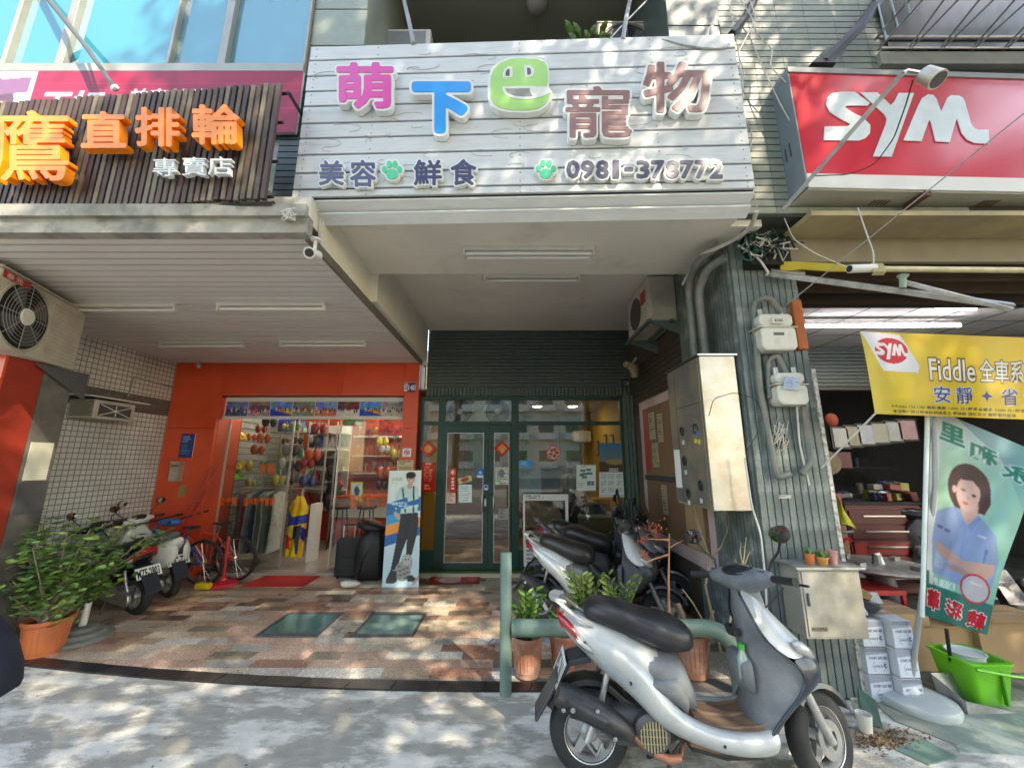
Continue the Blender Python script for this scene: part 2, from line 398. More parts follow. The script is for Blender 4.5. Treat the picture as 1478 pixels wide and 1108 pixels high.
# ------------------------------------------------------------------ ground
H_SOF, H_BEAM, H_CEIL = 3.15, 3.5, 3.74
XD = -1.43           # dividing line between the left arcade and the middle bay
XR = 1.90            # right side of the middle bay
def curb_y(x): return 3.15 + .0235*x*x if x < 0 else 3.15
struct(MB().quad((-60,-60,-.012),(60,-60,-.012),(60,40,-.012),(-60,40,-.012)), 'ground', mat('earth_base', (.12,.12,.11), .9))
g = MB(); n = 60
for i in range(n):
    a, b = -7+14*i/n, -7+14*(i+1)/n
    g.quad((a,-.6,0),(b,-.6,0),(b,curb_y(b),0),(a,curb_y(a),0))
struct(g, 'concrete_pavement', M_('concrete_ground'))
struct(MB().quad((-40,-7.5,-.004),(40,-7.5,-.004),(40,-.6,-.004),(-40,-.6,-.004)), 'road', M_('asphalt'))
struct(MB().bx(-40,40,-.75,-.6,-.004,.006), 'pavement_edge', M_('concrete_edge'))
tf = struct(MB().quad((-5.4,3.0,-.002),(1.95,3.0,-.002),(1.95,6.1,-.002),(-5.4,6.1,-.002)), 'arcade_floor', mat('floor_mortar', (.22,.20,.18), .8))
# curb of black granite slabs
x = -4.9; k = 0
while x < 0.55:
    w = .335; a, b = x+.004, x+w-.004
    m = MB(); h = .012+.002*random.random()
    m.add([(a,curb_y(a)-.005,0),(b,curb_y(b)-.005,0),(b+.03,curb_y(b+.03)+.115,0),(a+.03,curb_y(a+.03)+.115,0),
           (a,curb_y(a)-.005,h),(b,curb_y(b)-.005,h),(b+.03,curb_y(b+.03)+.115,h),(a+.03,curb_y(a+.03)+.115,h)],
          [(4,5,6,7),(0,1,5,4),(1,2,6,5),(3,0,4,7),(2,3,7,6)])
    m.build('slab', M_('granite_black'), tf); x += w
# terrazzo tiles
def terr(name, a, b, sc=190, rough=.22):
    m = bpy.data.materials.new(name); m.use_nodes = True; t = m.node_tree; L = t.links; bs = t.nodes['Principled BSDF']
    tc = nd(t, 'ShaderNodeTexCoord'); vo = nd(t, 'ShaderNodeTexVoronoi'); vo.inputs['Scale'].default_value = sc; L.new(tc.outputs['Object'], vo.inputs[0])
    rp = nd(t, 'ShaderNodeValToRGB'); sx = nd(t, 'ShaderNodeSeparateColor'); L.new(vo.outputs['Color'], sx.inputs[0]); L.new(sx.outputs[0], rp.inputs[0])
    rp.color_ramp.elements[0].color = (*a, 1); rp.color_ramp.elements[1].color = (*b, 1); rp.color_ramp.interpolation = 'CONSTANT'
    rp.color_ramp.elements[1].position = .62; e = rp.color_ramp.elements.new(.85); e.color = (*[min(1, q*1.5) for q in b], 1)
    n1 = nd(t, 'ShaderNodeTexNoise'); n1.inputs['Scale'].default_value = 2.2; n1.inputs['Detail'].default_value = 7; L.new(tc.outputs['Object'], n1.inputs[0])
    oi = nd(t, 'ShaderNodeObjectInfo'); mr = nd(t, 'ShaderNodeMapRange'); mr.inputs[3].default_value = .8; mr.inputs[4].default_value = 1.2; L.new(oi.outputs['Random'], mr.inputs[0])
    m2 = nd(t, 'ShaderNodeMapRange'); m2.inputs[1].default_value = .3; m2.inputs[2].default_value = .7; m2.inputs[3].default_value = .78; m2.inputs[4].default_value = 1.15; L.new(n1.outputs[0], m2.inputs[0])
    mm = nd(t, 'ShaderNodeMath', operation='MULTIPLY'); L.new(mr.outputs[0], mm.inputs[0]); L.new(m2.outputs[0], mm.inputs[1])
    vm = nd(t, 'ShaderNodeVectorMath', operation='SCALE'); L.new(rp.outputs[0], vm.inputs[0]); L.new(mm.outputs[0], vm.inputs['Scale']); L.new(vm.outputs[0], bs.inputs['Base Color'])
    r3 = nd(t, 'ShaderNodeMapRange'); r3.inputs[1].default_value = .3; r3.inputs[2].default_value = .7; r3.inputs[3].default_value = rough; r3.inputs[4].default_value = rough+.28; L.new(n1.outputs[0], r3.inputs[0]); L.new(r3.outputs[0], bs.inputs['Roughness'])
    MATS[name] = m; return m
TL = [terr('terrazzo_pink', (.44,.27,.19), (.60,.43,.33)), terr('terrazzo_beige', (.48,.38,.28), (.66,.56,.44)), terr('terrazzo_cream', (.48,.43,.36), (.66,.62,.54)),
      terr('terrazzo_grey', (.34,.31,.27), (.5,.47,.42)), terr('terrazzo_blue', (.28,.30,.33), (.52,.54,.56)), terr('terrazzo_brown', (.13,.09,.065), (.26,.18,.13)),
      terr('terrazzo_red', (.27,.13,.09), (.38,.21,.15)), terr('terrazzo_tan', (.36,.25,.16), (.50,.38,.27)), terr('terrazzo_olive', (.20,.17,.11), (.33,.28,.2))]
gp = [(PZ(377,914.7), PZ(458,915.3), PZ(490,888), PZ(418,887.4)), (PZ(514,915.8), PZ(593,916.4), PZ(611.4,888.8), PZ(538,888.5))]
rects = []
for q in gp:
    xs = [p.x for p in q]; ys = [p.y for p in q]; rects.append((sum(sorted(xs)[:2])/2, sum(sorted(xs)[2:])/2, min(ys), max(ys)))
# cell plan in which the two glass floor lights sit
tw, th = .375, .135
tiles = []; row = 0; y = 3.33
while y < 6.0:
    off = (0, .19, .07, .26, .14)[row % 5]; x = -5.2-off
    while x < 1.9:
        w = tw*random.choice((1, 1, 1, .72, 1.25)); tiles.append([x, x+w, y, min(y+th, 6.04)]); x += w
    y += th; row += 1
def cut(ts, r):
    out = []
    for a, b, c, d in ts:
        if b <= r[0] or a >= r[1] or d <= r[2] or c >= r[3]: out.append([a, b, c, d]); continue
        if a < r[0]-.01: out.append([a, r[0], c, d])
        if b > r[1]+.01: out.append([r[1], b, c, d])
    return out
for r_ in rects: tiles = cut(tiles, (r_[0]-.03, r_[1]+.03, r_[2]-.03, r_[3]+.03))
def clip_front(t):
    cy = curb_y((t[0]+t[1])/2)+.118
    if t[3] < cy+.01: return None
    return [t[0], t[1], max(t[2], cy), t[3]]
tiles = [q for q in map(clip_front, tiles) if q]
tiles.sort(key=lambda t: (t[2] if t[0] < 1.2 and t[1] > -4.6 else 99))
def tile_pick(x, y):
    near = max(0, min(1, (y-3.4)/2.3)); blue = math.exp(-((x+.75)**2/.35+(y-3.45)**2/.05)) + .8*math.exp(-((x-.1)**2/.2+(y-3.9)**2/.2)) + .35*math.exp(-((x+2.9)**2/.6+(y-3.9)**2/.1))
    w = [2.2-near*.6, 1.6, 1.1, .5, .1+1.8*blue, .08+1.5*near**2, .22+.2*near, .4+1.0*near, .10+.6*near]
    return random.choices(range(9), w)[0]
def tile_mesh(m, t, lift):
    a, b, c, d = t; e = .0012; return m.bx(a+e, b-e, c+e, d-e, -.001, .010+lift)
rest = {i: MB() for i in range(9)}
for i, t in enumerate(tiles):
    ti = tile_pick((t[0]+t[1])/2, (t[2]+t[3])/2)
    if i < 300: tile_mesh(MB(), t, random.uniform(0, .0008)).build('tile', TL[ti], tf)
    else: tile_mesh(rest[ti], t, random.uniform(0, .0008))
m = MB(); used = []
for k_, q in rest.items():
    if q.f: m.mat(len(used)); m.add(q.v, q.f); used.append(TL[k_])
if used: tag(m.build('remaining_tiles', used, tf), kind='stuff')
# glass floor lights
for r_, tone, lb in ((rects[0], (.09,.22,.20), 'green glass floor light, left of the two in front of the red shop'), (rects[1], (.21,.34,.29), 'paler green glass floor light, right of the two in the tiled floor')):
    a, b, c, d = r_; t = thing('floor_light', lb, 'floor light', ((a+b)/2, (c+d)/2, 0), 'glass panels let into the arcade floor')
    f = MB(); w = .028
    for q in ((a-w,b+w,c-w,c),(a-w,b+w,d,d+w),(a-w,a,c,d),(b,b+w,c,d)): f.bx(*q, -.001, .014)
    f.build('frame', M_('dark_grey'), t)
    MB().bx(a+.001, b-.001, c+.001, d-.001, -.001, .010).build('glass_pane', mat('floor_glass_%d' % len(MATS), tone, .12, var=.15, scale=5, spec=.6, bump=.02, bscale=8), t)
# raised steps of the two shops
struct(MB().bx(-4.35,XD-.03,6.0,6.55,-.001,.055).bx(-5.3,XD-.03,6.55,11,-.001,.055), 'red_shop_floor', mat('shop_floor_gloss', (.40,.37,.33), .18, var=.1, scale=1.5))
struct(MB().bx(XD-.02,XR+.1,5.93,6.05,-.001,.06), 'shop_step', mat('step_stone', (.50,.47,.40), .6, bump=.1))
struct(MB().bx(XD-.02,XR+.1,6.05,11,-.001,.075), 'pet_shop_floor', mat('wood_laminate', (.30,.20,.12), .3, var=.2, scale=3, stretch=(1, 10, 1)))
gt = tag(MB().bx(-1.38,1.6,5.975,6.06,.061,.085).build('grass_mat', mat('turf_green', (.05,.13,.02), .95, var=.5, scale=80, bump=1, bscale=200)), 'narrow strip of artificial turf lying along the sill of the green glass door', 'turf strip')
# right shop floor
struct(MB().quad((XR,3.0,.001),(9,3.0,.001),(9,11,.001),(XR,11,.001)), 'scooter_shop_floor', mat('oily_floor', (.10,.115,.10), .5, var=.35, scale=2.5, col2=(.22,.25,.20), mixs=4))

# ------------------------------------------------------------------ left arcade: corrugated metal soffit, built panel by panel
so_ = MB()
yy = 2.47; ends = []
sof = struct(MB().bx(-6.2, XD-.02, 2.47, 6.02, H_SOF+.05, H_SOF+.07), 'arcade_soffit', M_('dark_grey'))
nb = 36; pw = (6.0-2.47)/nb
base = MB().bx(-6.2, XD-.025, 0, pw-.02, H_SOF, H_SOF+.02)
me0 = None
for i in range(nb):
    o = MB().add([(-6.2,0,H_SOF+.035),(-6.2,.003,H_SOF),(-6.2,pw-.021,H_SOF),(-6.2,pw-.018,H_SOF+.035),
                  (XD-.025,0,H_SOF+.035),(XD-.025,.003,H_SOF),(XD-.025,pw-.021,H_SOF),(XD-.025,pw-.018,H_SOF+.035)],
                 [(0,1,5,4),(1,2,6,5),(2,3,7,6)]).build('ceiling_panel', M_('soffit_metal'), sof) if me0 is None else link('ceiling_panel', me0, sof)
    me0 = o.data; o.location = (0, 2.47+i*pw, 0)
struct(MB().bx(-6.2, XD+.02, 2.39, 2.47, H_SOF-.01, H_SOF+.13).bx(-6.2, XD+.02, 2.36, 2.40, H_SOF+.10, H_SOF+.19), 'soffit_fascia', M_('concrete_edge'))
# dark metal trim where the soffit meets the middle bay
struct(MB().bx(XD-.025, XD, 2.471, 6.0, H_SOF-.02, H_SOF+.05), 'soffit_trim', mat('trim_brown', (.16,.15,.13), .6))
# beams of the middle bay
struct(MB().bx(XD, 1.79, 2.62, 3.68, H_BEAM, 3.95).bx(1.791, 2.05, 2.86, 3.68, H_BEAM, 3.95), 'front_beam', M_('beam_paint'))
struct(MB().bx(XD-.02, XD+.06, 3.682, 6.06, H_SOF+.05, 3.9).bx(XD-.02, XD, 2.62, 3.682, H_SOF+.05, 3.9), 'side_beam', M_('beam_paint'))
struct(MB().bx(XD+.06, XR+.4, 3.682, 6.3, H_CEIL, 3.9), 'bay_ceiling', M_('plaster_ceiling'))
struct(MB().bx(-6.2, XD-.03, 2.5, 8, 3.30, 3.5), 'floor_slab', M_('plaster_ceiling'))
# back lintel of the middle bay: ribbed dark tile
lint = tag(thing('lintel_wall', 'dark green ribbed tile wall above the pet shop glass front', 'wall', (0, 6.1, 2.8)))
MB().bx(XD+.06, XR+.12, 6.12, 6.32, 2.60, H_CEIL).build('wall_core', M_('green_tile_dark'), lint)
m = MB(); z = 2.80
while z < H_CEIL-.01: m.bx(XD+.06, XR+.0, 6.095, 6.12, z, z+.044); z += .057
tag(m.build('rib_tiles', M_('green_tile_dark'), lint), kind='stuff')
m = MB(); x = XD+.07
while x < XR-.06: m.bx(x, x+.046, 6.085, 6.12, 2.645, 2.785); x += .058
tag(m.build('upright_tiles', M_('green_tile_dark'), lint), kind='stuff')
m = MB(); z = .03
while z < 2.62: m.bx(XR-.16, XR-.0, 6.02, 6.12, z, z+.02); z += .9
x = XR-.17
jm = MB()
for i in range(4): jm.bx(XR-.165+i*.055, XR-.165+i*.055+.045, 6.0, 6.12, .02, 2.64)
tag(jm.build('jamb_tiles', M_('green_tile_dark'), lint), kind='stuff')
# right side wall of the bay, behind the cabinet
sw = thing('side_wall', 'dark side wall of the pet shop bay between the glass front and the pillar', 'wall', (XR+.05, 5, 0))
MB().bx(XR, XR+.15, 4.1, 6.1, 0, H_CEIL).build('wall_core', mat('brown_wall', (.085,.07,.05), .6, var=.2), sw)
m = MB(); z = 2.3
while z < 3.0: m.bx(XR-.012, XR, 4.12, 6.0, z, z+.05); z += .07
tag(m.build('rib_tiles', mat('rib_brown', (.055,.04,.03), .5), sw), kind='stuff')
# party wall between the two shops
tag(MB().bx(XD-.095, XD-.01, 6.33, 11, .0, 3.2).build('party_wall', mat('yellow_wall', (.62,.42,.06), .7, var=.06, scale=2)), 'yellow inside wall between the red shop and the pet shop', 'wall')

# ------------------------------------------------------------------ tiled pillar on the right
pil = thing('tiled_pillar', 'pillar clad in upright green tile strips between the pet shop and the scooter shop', 'pillar', (2.14, 3.5, 0))
PX0, PX1, PY0, PY1, PT = 1.88, 2.43, 3.08, 4.12, 3.95
MB().bx(PX0, PX1, PY0, PY1, 0, PT).build('core', mat('pillar_grout', (.11,.125,.12), .8), pil)
w = (PX1-PX0)/10; me0 = None
for i in range(10):
    o = MB().bx(0, w-.007, 0, .016, 0, PT-.01).build('tile_strip', M_('green_tile_mid'), pil, bevel=.003) if me0 is None else link('tile_strip', me0, pil)
    if me0 is not None: b = o.modifiers.new('bevel', 'BEVEL'); b.width = .003
    me0 = o.data; o.location = (PX0+.003+i*w, PY0-.014, .004)
m = MB(); y = PY0+.01
while y < PY1-.03: m.bx(PX0-.014, PX0, y, y+.038, .004, PT-.012); y += .05
tag(m.build('side_strips', M_('green_tile_mid'), pil), kind='stuff')
MB().bx(PX1+.001, PX1+.03, PY0-.02, PY0+.10, .0, 2.35).build('edge_plaster', mat('flaked_plaster', (.66,.64,.60), .85, var=.1, scale=10, col2=(.35,.30,.24), mixs=30, thr=(.5,.58), bump=.5, bscale=30), pil)

# ------------------------------------------------------------------ facade above: left windows, pilasters, balcony recess
YF = 2.80
fac = thing('upper_facade', 'upper storey wall of pale green tile around the blue windows and the balcony', 'wall', (0, YF, 4))
fw = MB().mat(0)
def xat(px, py=30): return P(px, py, YF).x
xa, xb = P(449,60,YF).x, P(527,60,YF).x      # left pilaster
xc, xd = P(962,30,YF).x, P(1042,60,YF).x     # right pilaster
fw.bx(xa, xb, YF, YF+1.9, 3.96, 9).bx(xa, xb, YF, YF+.2, 3.56, 3.959)
fw.build('left_pier', M_('green_tile_light'), fac)
fw = MB(); z = 3.6
while z < 9: fw.bx(xa+.004, xb-.004, YF-.012, YF, z, z+.40); z += .412
o = fw.build('pier_tiles', M_('green_tile_light'), fac, bevel=.003)
MB().bx(xc, xd, YF, YF+1.9, 3.96, 9).bx(xc, xd, YF, YF+.2, 3.56, 3.959).build('right_pier', M_('green_tile_dark'), fac)
fw = MB(); z = 3.6
while z < 9: fw.bx(xc+.004, xd-.004, YF-.012, YF, z, z+.30); z += .312
fw.build('pier_tiles', M_('green_tile_mid'), fac, bevel=.003)
# wall right of the sign: thin horizontal tiles, nearest courses
x2 = 4.4
MB().bx(xd+.001, x2+3, YF+.02, YF+.3, 3.56, 9).build('right_wall', mat('dark_joint', (.06,.065,.06), .8), fac)
m = MB(); z = 3.58; c = 0
while z < 9:
    for q in range(7):
        xs = xd+.004+q*.26
        m.bx(xs, xs+.257, YF+.0, YF+.02, z, z+.054)
    z += .065
tag(m.build('narrow_tiles', M_('green_tile_light'), fac), kind='stuff')
m = MB(); z = 3.3
while z < 4.9:
    m.bx(-1.95, -1.46, YF-.02, YF-.002, z, z+.05); z += .06
tag(m.build('dark_tiles', M_('green_tile_dark'), fac), kind='stuff')
# balcony recess
bal = thing('balcony_recess', 'shaded balcony recess with grey-green ceiling above the white plank sign', 'balcony', (0, 3.5, 4))
MB().bx(xb, xc, YF, YF+1.8, 6.9, 7.1).build('ceiling', mat('balcony_ceiling', (.30,.31,.25), .8, var=.1, scale=2), bal)
MB().bx(xb, xc, YF+1.7, YF+1.8, 3.9, 6.9).build('back_wall', mat('balcony_wall', (.22,.22,.19), .8), bal)
MB().bx(xb, xc, YF, YF+1.7, 3.96, 4.05).build('floor', M_('concrete_edge'), bal)
# wall behind and between signs
MB().bx(-6.5, xa, YF, YF+.2, 3.42, 4.45).build('sill_wall', M_('green_tile_light'), fac)
# windows upper left
wn = thing('ribbon_window', 'row of blue tinted windows in steel frames above the pink banner', 'window', (-3, YF, 5))
zb = P(200, 99, YF-.03).z
gm = glass('window_mirror_glass', (.10,.35,.42), .9, .02, 2.3, .6, (.05,.42,.55))
mull = [P(-150,60,YF).x-.6, P(-150,60,YF).x, P(25,60,YF).x, P(104,60,YF).x, P(256,60,YF).x, P(333,50,YF).x, P(449,60,YF).x]
MB().bx(mull[0], mull[-1], YF-.06, YF+.02, zb-.06, zb+.02).build('sill', mat('window_alu', (.36,.35,.31), .45, .4), wn)
widths = (.02, .02, .02, .036, .010, .034, .02)
for i, xm in enumerate(mull):
    w = widths[i]; MB().bx(xm-w, xm+w if i < 6 else xm-.001, YF-.05, YF+.05, zb+.02, 9).build('mullion', mat('window_alu', (.36,.35,.31), .45, .4), wn, bevel=.004)
for i in range(6):
    MB().bx(mull[i]+widths[i]+.001, mull[i+1]-widths[i+1]-.001, YF, YF+.01, zb+.021, 9).build('pane', gm, wn)
MB().bx(-6.5, xa-.01, YF+.5, YF+.55, 4.0, 9).build('blind', mat('cyan_blind', (.10,.42,.50), .5, var=.1), wn)
# building mass above/behind so that light only enters from the street
struct(MB().bx(-6.6, 9, 4.8, 5.0, 3.96, 9).bx(-6.6, 9, YF+1.9, 5, 3.951, 3.96), 'upper_building', M_('concrete_edge'))
# ------------------------------------------------------------------ what stands across the street (seen in the glass, and shading the front)
ac_ = thing('apartment_block', 'pale apartment block across the street, reflected in the shop glass', 'building', (2, -30, 0))
MB().bx(-16, 20, -36, -30, 0, 19).build('wall', mat('far_wall', (.55,.54,.50), .8, var=.1, scale=.5), ac_)
wm = MB(); bm = MB()
for i in range(12):
    for j in range(6):
        x = -14.5+i*2.9; z = 1.5+j*3
        wm.bx(x, x+1.6, -30.02, -29.98, z, z+1.4); bm.bx(x-.2, x+1.8, -29.97, -29.2, z-.45, z-.35); bm.bx(x-.2, x+1.8, -29.25, -29.2, z-.35, z+.25)
tag(wm.build('windows', mat('far_glass', (.06,.08,.09), .15), ac_), kind='stuff'); tag(bm.build('balconies', mat('far_rail', (.65,.65,.63), .6), ac_), kind='stuff')
leafm = mat('street_leaf', (.10,.16,.035), .6, var=.4, scale=2, rand=.2)
def tree(name, label, x, y, h, rad, n, seed, low=2.6):
    rs = np.random.RandomState(seed); t = thing(name, label, 'tree', (x, y, 0), 'street trees across from the shops')
    tm = MB(); tm.tube([(x,y,0),(x+.1,y+.05,h*.3),(x-.05,y,h*.55),(x+.1,y,h*.8)], [.17,.14,.10,.04], 9)
    cl = []
    for k in range(int(n/260)):
        a = rs.rand()*6.283; rr = rad*math.sqrt(rs.rand()); z = low+(h-low)*rs.rand(); rr *= max(.25, math.sin(math.pi*min(1, (z-low)/(h-low)*.85+.12)))
        c = (x+math.cos(a)*rr, y+math.sin(a)*rr, z); cl.append(c); tm.tube([(x,y,min(z*.75,h*.75)), ((x+c[0])/2,(y+c[1])/2,(z*.8+c[2])/2), c], [.05,.03,.012], 5)
    tm.build('trunk', M_('bark'), t)
    ctr = np.array(cl); idx = rs.randint(0, len(cl), n); p = ctr[idx] + rs.normal(0, .33, (n, 3)); u = rs.normal(0, 1, (n, 3)); u /= np.linalg.norm(u, axis=1)[:, None]
    w = np.cross(u, rs.normal(0, 1, (n, 3))); w /= np.linalg.norm(w, axis=1)[:, None]; s = (.045+.05*rs.rand(n))[:, None]
    q = np.stack([p-u*s, p+w*s*.5, p+u*s, p-w*s*.5], 1).reshape(-1, 3)
    me = bpy.data.meshes.new('crown'); me.from_pydata(q.tolist(), [], np.arange(n*4).reshape(-1, 4).tolist()); me.materials.append(leafm); o = link('crown', me, t); return t
tree('street_tree', 'leafy street tree by the road in front of the middle shop, seen in the glass', 3.0, -3.6, 14.5, 2.9, 33000, 3, 4.8)
tree('street_tree', 'leafy street tree by the road in front of the red shop, seen in the glass', -2.4, -4.3, 12.5, 2.4, 20000, 5, 4.8)
tree('street_tree', 'tall street tree behind the viewer to the right, shading the scooter shop', 7.9, -3.3, 14.8, 2.9, 34000, 9, 4.8)
tree('street_tree', 'far right street tree beyond the scooter shop', 12.4, -3.8, 12.5, 2.4, 14000, 12, 4.6)
# ------------------------------------------------------------------ signs
def srgb(*c): return tuple((x/12.92 if x <= .04045 else ((x+.055)/1.055)**2.4) for x in c)
class Plane:
    """sign face standing upright: y = y0 + k*x"""
    def __init__(s, y0, k): s.y0, s.k = y0, k
    def p(s, px, py, out=0.0):
        d = ray(px, py); t = (s.y0-out)/(d.y - s.k*d.x); return Vector((d.x*t, d.y*t, CAMH+d.z*t))
    def q(s, x0, y0, x1, y1, out=0.0): return quadmap(s.p(x0, y0, out), s.p(x1, y0, out), s.p(x1, y1, out), s.p(x0, y1, out))
    def w(s, x, z, out=0.0): return Vector((x, s.y0+s.k*x-out, z))
# --- white plank sign
A = Plane(2.48, -.029)
ws = thing('plank_sign', 'white plank sign with cartoon coloured characters, paw prints and a phone number', 'sign', (0, 2.48, 3.5))
zt, zb_ = A.p(739, 58).z, A.p(739, 279.5).z
lv = [70, 87.6, 110, 131.7, 153, 177.6, 199, 222.6, 248.7, 272, 284]; lv = [y-9*(1-(y-70)/430) + 2 for y in lv]
zs = [A.p(739, y-2).z for y in lv]; zs[0] = zt
x0, x1 = A.p(431, 180).x, A.p(1070, 170).x
x0, x1 = -1.62, 1.735
plk = mat('whitewashed_wood', (.66,.69,.71), .5, var=.10, scale=4, stretch=(1.2, 1, 9), col2=(.47,.49,.50), mixs=2.0, thr=(.54, .74), bump=.12, bscale=14, rand=.05)
for i in range(len(zs)-1):
    a, b = zs[i]-.008, zs[i+1]+.008; m = MB(); e = random.uniform(-.004, .004)
    m.prism([A.w(x0+e, b), A.w(x1+e, b), A.w(x1+e, a), A.w(x0+e, a)], (0, .022, 0)); m.build('plank', plk, ws, bevel=.003)
m = MB()   # two narrow boards closing the underside
pb = zs[-1]
for k, (dy, dz) in enumerate(((.02, -.006), (.07, -.075))):
    mm = MB(); mm.prism([A.w(x0, pb+dz-.012, -dy), A.w(x1, pb+dz-.012, -dy), A.w(x1, pb+dz, -dy), A.w(x0, pb+dz, -dy)], (0, .075, -.05)); mm.build('lower_board', plk, ws, bevel=.002)
sc = MB()
for i in range(len(zs)-1):
    for xx in (x0+.05, x0+.55, x0+1.68, x0+2.7, x1-.05):
        for f in (.25, .75): sc.ell(A.w(xx, zs[i]*(1-f)+zs[i+1]*f, .001), (.006,.003,.006), 6, 4)
tag(sc.build('screws', M_('grey_paint'), ws), kind='stuff')
# faint pencil-like scrolls drawn on the planks
fr = MB(); rs = random.Random(4)
for k in range(60):
    cx = rs.uniform(x0+.15, x1-.15); cz = rs.uniform(pb+.12, zt-.1); r = rs.uniform(.02, .06); a0 = rs.uniform(0, 6.28)
    pts = [A.w(cx+math.cos(a0+t*.5)*r*(1+t*.12)*1.5, cz+math.sin(a0+t*.5)*r*(.5+t*.05), .0012) for t in range(8)]
    fr.tube(pts, .0022, 4)
tag(fr.build('drawn_scrolls', mat('pencil_grey', (.52,.53,.54), .7), ws), kind='stuff')
MB().prism([A.w(x0, zt+.005, -.03), A.w(x1, zt+.005, -.03), A.w(x1, pb, -.03), A.w(x0, pb, -.03)], (0, .02, 0)).build('backing_board', M_('dark_grey'), ws)
fb = MB()
for xx in (x0+.02, -.55, .6, x1-.02):
    for z in (zt-.06, pb+.05): fb.tube([A.w(xx, z, -.05), V(xx, YF+.02 if z > 4 else 2.62, z)], .018, 4)
build_each(fb, 'frame_bar', M_('grey_paint'), ws)
mwhite = mat('letter_white', (.80,.82,.80), .4, var=.03)
def letter(ch, box, col, nm, r=1.5, wr=5, dep=.035, plane=A, parent=ws, gloss=.3, cell=.8):
    w, h = box[2]-box[0], box[3]-box[1]
    bk = MB(); fat_on(bk, ch, plane.q(*box, out=dep+.004), w, h, wr, dep, -dep, cell)
    b = bk.build('letter_backing', mwhite, parent)
    f = MB(); fat_on(f, ch, plane.q(*box, out=dep+.004), w, h, r, .004, .0005, cell)
    f.build('letter', mat(nm, srgb(*col), gloss, var=.05, coat=.2), b); return b
letter('萌', (488,93,566,155), (.90,.28,.66), 'letter_pink', 2.2, 5.2, .05)
letter('下', (599,123,675,188), (.0,.62,.96), 'letter_blue', 4.8, 8.3, .05)
letter('寵', (817,126,911,198), (.60,.45,.46), 'letter_mauve', .9, 3.9, .05, cell=.6)
letter('物', (930,92,1024,161), (.60,.45,.46), 'letter_mauve', 2.0, 5.0, .05, cell=.7)
for ch, b in (('美', (461,233,496,267)), ('容', (506,232,542,269)), ('鮮', (598,232,637,267)), ('食', (651,231,687,267))): letter(ch, b, (.30,.32,.46), 'letter_navy', .75, 2.9, .03, cell=.45)
xx = 817.0
for ch in '0981-378772':
    w = 14 if ch == '-' else 18.5
    b = (xx+1.5, 233, xx+w, 257) if ch != '-' else (xx+1, 243, xx+11, 246.5)
    if ch == '1': b = (xx+5, 233, xx+12, 257)
    letter(ch, b, (.36,.36,.45), 'letter_grey', 1.25, 3.8, .03, cell=.5); xx += w+2.6
def paw(cx, cy, s):
    def blob(c, rx, ry, grow, out, dep):
        n = 20; pts = [A.p(c[0]+math.cos(6.283*k/n)*(rx+grow), c[1]+math.sin(6.283*k/n)*(ry+grow), out) for k in range(n)]
        return pts
    parts = [((cx, cy+s*.35), s*.62, s*.5), ((cx-s*.8, cy-.15*s), s*.25, s*.33), ((cx-s*.3, cy-.7*s), s*.26, s*.36), ((cx+s*.32, cy-.7*s), s*.26, s*.36), ((cx+s*.8, cy-.15*s), s*.25, s*.33)]
    b = MB(); f = MB()
    for i, (c, rx, ry) in enumerate(parts):
        b.prism(blob(c, rx, ry, 3.0, .034+.0006*i, 0), (0, .03, 0)); f.prism(blob(c, rx, ry, .3, .0374, 0), (0, -.004, 0))
    o = b.build('paw_backing', mwhite, ws); f.build('paw', mat('paw_green', srgb(.30,.80,.62), .35), o)
paw(566, 247, 13.5); paw(788, 246, 13.5)
# smiling face character
def PA(x, y, out=.0): return A.p(640+x/7.917, 70+y/7.917, out)
outer = [(1080,120),(900,108),(760,115),(640,160),(560,240),(530,330),(522,450),(525,560),(560,640),(640,690),(760,715),(950,720),(1080,700),(1160,655),(1215,590),(1235,520),(1225,490),(1190,440),(1200,380),(1200,300),(1190,210),(1160,150)]
def grow(pts, k):
    cx = sum(p[0] for p in pts)/len(pts); cy = sum(p[1] for p in pts)/len(pts)
    return [(cx+(x-cx)*(1+k), cy+(y-cy)*(1+k)) for x, y in pts]
o = MB().prism([PA(x, y, .054) for x, y in grow(outer, .045)], (0, .05, 0)).build('letter_backing', mwhite, ws)
MB().prism([PA(x, y, .0545) for x, y in grow(outer, -.035)], (0, -.004, 0)).build('letter', mat('letter_green', srgb(.62,.84,.40), .3, coat=.2), o)
f = MB()
for poly in ([(680,340),(680,290),(700,240),(740,212),(790,205),(790,335)], [(930,330),(925,200),(985,195),(1030,230),(1038,280),(1020,325)],
             [(675,440),(1010,430),(1060,440),(1200,440),(1240,500),(1200,520),(1100,560),(1000,582),(860,580),(760,560),(700,520),(678,480)]):
    f.prism([PA(x, y, .0588) for x, y in poly], (0, -.002, 0))
build_each(f, 'rim', mwhite, o)
f = MB()
for poly in ([(708,312),(712,270),(730,245),(755,235),(755,315)], [(958,300),(955,222),(985,225),(1000,250),(997,300)]): f.prism([PA(x, y, .0612) for x, y in poly], (0, -.002, 0))
build_each(f, 'pupil', mat('pupil_grey', (.10,.12,.12), .5), o)
MB().prism([PA(x, y, .0612) for x, y in [(706,462),(985,458),(990,500),(1020,548),(900,548),(800,535),(730,505)]], (0, -.002, 0)).build('mouth', mat('mouth_grey', (.30,.31,.28), .6), o)

